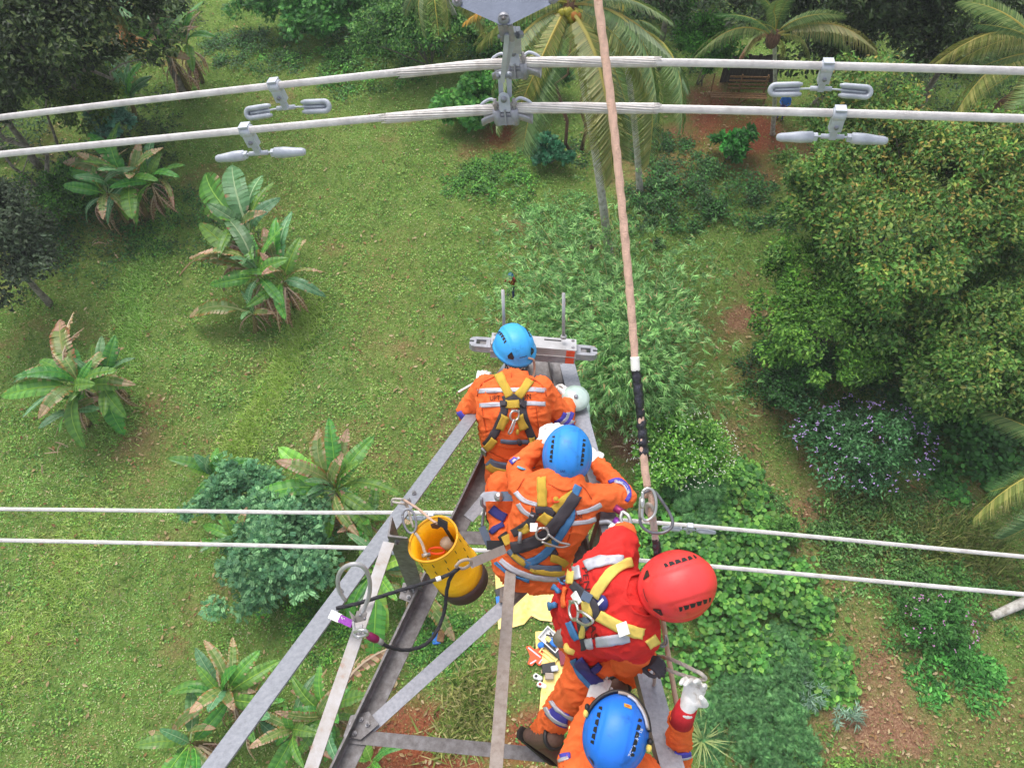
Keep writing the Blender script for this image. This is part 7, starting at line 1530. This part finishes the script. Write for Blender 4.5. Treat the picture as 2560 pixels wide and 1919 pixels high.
for q, w_ in ((k3(700, 580, 760, 550, 850, 525, 980, 505, 1100, 510), 25), (k3(600, 570, 610, 640, 625, 715), 17), (k3(810, 1375, 900, 1365, 1010, 1350, 1170, 1320), 25), (k3(700, 1395, 780, 1382), 25)): p3.strip('reflective_band', q, w_, M['reflect'], off=.0062)
p3.text('back_print', 'PENGAWAS', 1454, 1416, 15, 82, M['print'], font_x=1.7, off=.011); p3.text('back_print', 'K3', 1446, 1447, 11, 80, M['print'], off=.011)
p3.strip('shoulder_strap', k3(1190, 530, 1110, 545, 1010, 610, 900, 730, 790, 900), 26, M['webpale'], off=.007, th=.004); p3.strip('shoulder_strap', k3(840, 1085, 930, 1140, 1040, 1200, 1180, 1255, 1310, 1290), 27, M['webpale'], off=.007, th=.004)
p3.strip('harness_strap', k3(560, 760, 640, 830, 720, 900, 790, 990, 810, 1060, 740, 1150, 660, 1240), 22, M['webdark'], off=.008); p3.strip('harness_strap', k3(640, 1110, 660, 1280, 690, 1460), 12, M['webdark'], off=.008)
p3.strip('strap_tape', k3(712, 930, 735, 1110), 22, M['webpale'], off=.012); p3.strip('strap_tape', k3(690, 1170, 672, 1330), 13, M['webpale'], off=.012); p3.strip('strap_tape', k3(560, 620, 548, 760), 16, M['webpale'], off=.012)
p3.strip('side_strap', k3(1370, 1330, 1420, 1400, 1460, 1470), 28, M['webpale'], off=.006)
p3.strip('belt_blue', k3(470, 740, 400, 850, 370, 960, 385, 1080, 430, 1160), 16, M['webblue'], off=.010, th=.012); p3.strip('belt_orange', k3(500, 790, 470, 900, 480, 1010), 9, M['orange'], off=.009); p3.strip('belt_blue', k3(520, 1150, 570, 1260, 620, 1350), 15, M['webblue'], off=.01)
for (x_, y_, m_, a_) in ((1120, 1245, 'white', .022), (720, 880, 'webgrey', .018), (740, 1150, 'webgrey', .018), (640, 900, 'white', .022)):
    p_, n__ = surf(p3, *k3(x_, y_)[0], .02); f_ = frame(n__); MB().box(p_, f_[1] * a_, f_[2] * a_ * 1.1, n__ * .004).build('label_patch' if m_ == 'white' else 'strap_buckle', M[m_], p3.root)
p_, n__ = surf(p3, *k3(862, 950)[0], .003); MB().tube([p_, p_ + n__ * .003], .034, 20).build('back_badge', M['navy'], p3.root); f_ = frame(n__); MB().bar(p_ + n__ * .004 - f_[1] * .02, p_ + n__ * .004 + f_[1] * .02, .01, .002, up=n__).build('badge_mark', M['white'], p3.root)
dp = dring(p3, *k3(650, 1040)[0], .036, .035); MB().tube(smooth_path([dp[0] - dp[3] * .03, dp[0] - dp[3] * .1 + dp[1] * .02, dp[0] - dp[3] * .14 - dp[2] * .03, dp[0] - dp[3] * .08 - dp[2] * .05, dp[0] - dp[2] * .03], 22), .0062, 8).build('snap_hook', M['chrome'], p3.root)
q_ = P(1412, 1582, 3.5); MB().tube([P(1400, 1600, 3.56), P(1418, 1578, 3.5), P(1432, 1562, 3.46)], [.036, .038, .03], 14).build('tool_pouch', M['gloved'], p3.root); MB().tube([P(1418, 1562, 3.44), P(1436, 1550, 3.42)], .024, 12).build('black_tool', M['black'], p3.root)
MB().bar(P(1408, 1440, 3.42), P(1424, 1500, 3.44), .035, .014, up=fc).build('tool_holster', M['webdark'], p3.root); MB().bar(P(1412, 1450, 3.40), P(1424, 1490, 3.42), .012, .012, up=fc).build('blue_tool', M['webblue'], p3.root)
c_ = P(1432, 1618, 3.46); MB().ell(c_, (.042, 0, 0), (0, .030, .01), (0, -.01, .03)).build('yellow_pad', M['webpale'], p3.root)
for q, w_, mt, of in ((k4(430, 830, 500, 940, 600, 1020, 700, 1050), 34, 'purpleblue', .006), (k4(490, 840, 560, 930, 630, 980, 700, 1010), 8, 'reflect', .010), (k4(440, 905, 500, 1000, 590, 1050, 640, 1062), 8, 'reflect', .010)): p3.strip('leg_band', q, w_, M[mt], off=of)
p3.strip('thigh_pad', k4(700, 440, 745, 545, 830, 660, 930, 735), 15, M['webblue'], off=.008, maxjump=.2); p3.strip('thigh_strap', k4(745, 440, 820, 550, 900, 640, 990, 700), 26, M['navy'], off=.012, maxjump=.2); p3.strip('thigh_strap', k4(880, 560, 960, 490), 16, M['navy'], off=.009)
boot(p3, P(1353, 1848, 4.1), P(1432, 1902, 4.16), (0, .2, 1)); boot(p3, P(1552, 1688, 4.16), P(1535, 1760, 4.2), (0, .2, 1))
glove(p3, P(1562, 1332, 3.80), P(1556, 1306, 3.9) - P(1556, 1345, 3.7), (0, .4, -1), side=1, curl=.9); glove(p3, P(1612, 1648, 3.38), P(1645, 1660, 3.3) - P(1600, 1646, 3.4), (0, -.2, -1), side=-1, curl=1.25, mat='webdark', size=.78)

# --- fourth worker at the bottom edge, raising a white glove
p4 = Person(P(1545, 1990, 3.7), 'person in royal blue visor helmet at the bottom edge raising a white gloved hand')
lat4 = P(1640, 1960, 3.3) - P(1440, 1930, 3.3)
p4.torso('cloth', [((1548, 2080, 3.9), .17, .13), ((1546, 2040, 3.75), .175, .13), ((1545, 2010, 3.6), .205, .13), ((1542, 1975, 3.46), .215, .13), ((1540, 1940, 3.36), .205, .11), ((1539, 1905, 3.31), .13, .09), ((1538, 1880, 3.27), .08, .078)], lat4)
p4.limb('cloth', [(1448, 1935, 3.4), (1432, 1895, 3.55), (1478, 1770, 3.6)], [.08, .066, .05]); p4.limb('cloth', [(1640, 1975, 3.62), (1690, 1915, 3.66), (1704, 1795, 3.3)], [.08, .068, .049])
p4.limb('cloth', [(1520, 2080, 3.9), (1500, 1980, 4.15), (1500, 2010, 4.6)], [.1, .08, .06]); p4.limb('cloth', [(1570, 2080, 3.9), (1600, 1980, 4.15), (1590, 2010, 4.6)], [.1, .08, .06])
hc4 = P(1538, 1838, 3.14); f4 = P(1560, 1720, 3.2) - P(1530, 1850, 3.12); u4 = (toCam(hc4) * 1.0 - f4.normalized() * .05).normalized()
p4.head(hc4 - u4 * .04, u4, f4); p4.neck = (P(1538, 1885, 3.28), (P(1538, 1850, 3.2)) - (P(1538, 1885, 3.28)), .078, M['orange']); p4.finish(CL, seed=13)
h4, hb4, sh4, pq4 = helmet(p4, hc4 - u4 * .05, u4, f4, M['h_blue4'], 'a', L=.146, W=.118, H=.15, label='royal blue helmet with raised visor and yellow side clips')
p4.text('helmet_print', 'ZONA UPT 1B', 1577, 1892, 9, -66, M['white'], off=.002, bvh=hb4, parent=h4)
pts = [sh4(a, .93, .012)[0] for a in np.linspace(-1.25, 1.25, 26)]; MB().tube(pts, .0085, 8).build('visor_rim', M['black'], h4)
pts = [sh4(a, .80, .008)[0] for a in np.linspace(.1, 1.15, 14)]; MB().tube(pts, .0055, 8).build('clear_visor', M['reflect'], h4)
pts = [sh4(a, .87, .009)[0] for a in np.linspace(-.2, 1.2, 18)]; MB().tube(pts, .0065, 8).build('visor_glass', M['gloved'], h4)
for a_ in (-1.3, 1.62): c = sh4(a_, .93, .016)[0]; MB().ell(c, sh4(a_, .9)[1] * .012, f4.normalized() * .016, u4 * .014).build('visor_clip', M['webpale'], h4); MB().ell(c + f4.normalized() * .024, sh4(a_, .9)[1] * .012, f4.normalized() * .014, u4 * .014).build('visor_pivot', M['black'], h4)
c, nn = sh4(.22, .52, .002); t2 = frame(nn, f4); MB().box(c, t2[1] * .009, t2[2] * .0155, nn * .0012).build('orange_sticker', M['webyellow'], h4); MB().box(c + nn * .001, t2[1] * .004, t2[2] * .008, nn * .001).build('sticker_mark', M['orangeplastic'], h4)
gv = glove(p4, P(1723, 1757, 3.23), P(1745, 1688, 3.18) - P(1716, 1768, 3.24), (-.55, -.2, .8), side=1, curl=.75, spread=.16, thumb_curl=.6, size=1.06, curls=(1.15, 1.05, .75, .6))
MB().tube([P(1702, 1802, 3.3), P(1710, 1782, 3.27), P(1719, 1762, 3.24)], [.050, .046, .041], 18).build('red_cuff', M['redknit'], p4.root)
for q, w_, mt in ((k4(1420, 1390, 1450, 1300, 1500, 1275), 13, 'purpleblue'), (k4(1450, 1400, 1510, 1330), 9, 'reflect'), (k4(1655, 1330, 1690, 1380), 12, 'purpleblue'), (k4(540, 1400, 600, 1375, 680, 1370), 12, 'purpleblue'), (k4(560, 1425, 660, 1390), 7, 'reflect')): p4.strip('sleeve_band', q, w_, M[mt], off=.006)
p4.strip('sleeve_band', [(1662, 1868), (1690, 1886), (1726, 1884)], 14, M['purpleblue'], off=.006); p4.strip('sleeve_band', [(1660, 1874), (1690, 1892), (1726, 1890)], 5, M['reflect'], off=.009)
glove(p4, P(1480, 1765, 3.6), P(1500, 1720, 3.62) - P(1478, 1775, 3.6), (0, .2, -1), side=-1, curl=.9)

# --- people on the ground
def small_person(px, py, label, shirt, hat, seed, face=(0, 1, 0)):
    g = onground(px, py); pr = Person(g, label); z = Vector((0, 0, 1)); f = Vector(face).normalized(); s_ = f.cross(z)
    def V(x, y, h): return g + s_ * x + f * y + z * h
    for q in (-1, 1):
        pr.part('trouser').cap(V(q * .1, 0, .85), V(q * .11, .05, .48), .085, .062); pr.part('trouser').cap(V(q * .11, .05, .48), V(q * .12, 0, .08), .06, .045); pr.part('shoe').cap(V(q * .12, -.03, .05), V(q * .12, .15, .04), .045, .04)
        pr.part('shirt').cap(V(q * .19, 0, 1.4), V(q * .25, .08, 1.12), .055, .045); pr.part('shirt').cap(V(q * .25, .08, 1.12), V(q * .12, .3, 1.15), .043, .035); pr.part('skin').ell(V(q * .1, .36, 1.16), s_ * .03, f * .05, z * .03)
    pr.part('shirt').ell(V(0, 0, 1.2), s_ * .18, f * .12, z * .3); pr.part('shirt').ell(V(0, 0, 1.38), s_ * .21, f * .1, z * .1); pr.part('trouser').ell(V(0, 0, .92), s_ * .16, f * .12, z * .14)
    pr.head(V(0, .02, 1.62), z, f); 
    pr.finish({'trouser': M['navy'], 'shoe': M['boot'], 'shirt': M[shirt], 'skin': M['skin'], 'scarf': M['skin']}, voxel=.02, it=4, fold=.006, seed=seed)
    helmet(pr, V(0, .02, 1.65), z, f, M[hat], 'plain', L=.14, W=.118, H=.13)
    for q in (-1, 1): MB().tube(smooth_path([V(q * .1, -.13, 1.42), V(q * .03, -.15, 1.25), V(-q * .1, -.13, 1.0)], 8), .02, 5).build('harness_strap', M['webyellow'], pr.root)
    return pr
small_person(1277, 745, 'small distant person in red shirt and blue helmet standing on the grass beside the bamboo', 'red_shirt', 'h_blue4', 21)
small_person(1948, 298, 'distant person in blue standing behind the slim palm trunk near the bench', 'bluecloth', 'h_blue1', 22, face=(-.5, -1, 0))

# ---------------------------------------------------------------- thin humid air over the whole place
hz = MB(); hz.box((0, 60, 14.3), (130, 0, 0), (0, 190, 0), (0, 0, 16.6)); hzo = hz.build('haze', [], None)
hm_ = bpy.data.materials.new('humid_air'); hm_.use_nodes = True; nt = hm_.node_tree; nt.nodes.remove(nt.nodes['Principled BSDF'])
pv = nt.nodes.new('ShaderNodeVolumePrincipled'); pv.inputs['Color'].default_value = (.92, .95, 1, 1); pv.inputs['Density'].default_value = .0005; nt.links.new(pv.outputs[0], nt.nodes['Material Output'].inputs['Volume'])
hzo.data.materials.append(hm_); tag(hzo, 'thin pale humid air between the tower and the slope', 'haze', kind='stuff')
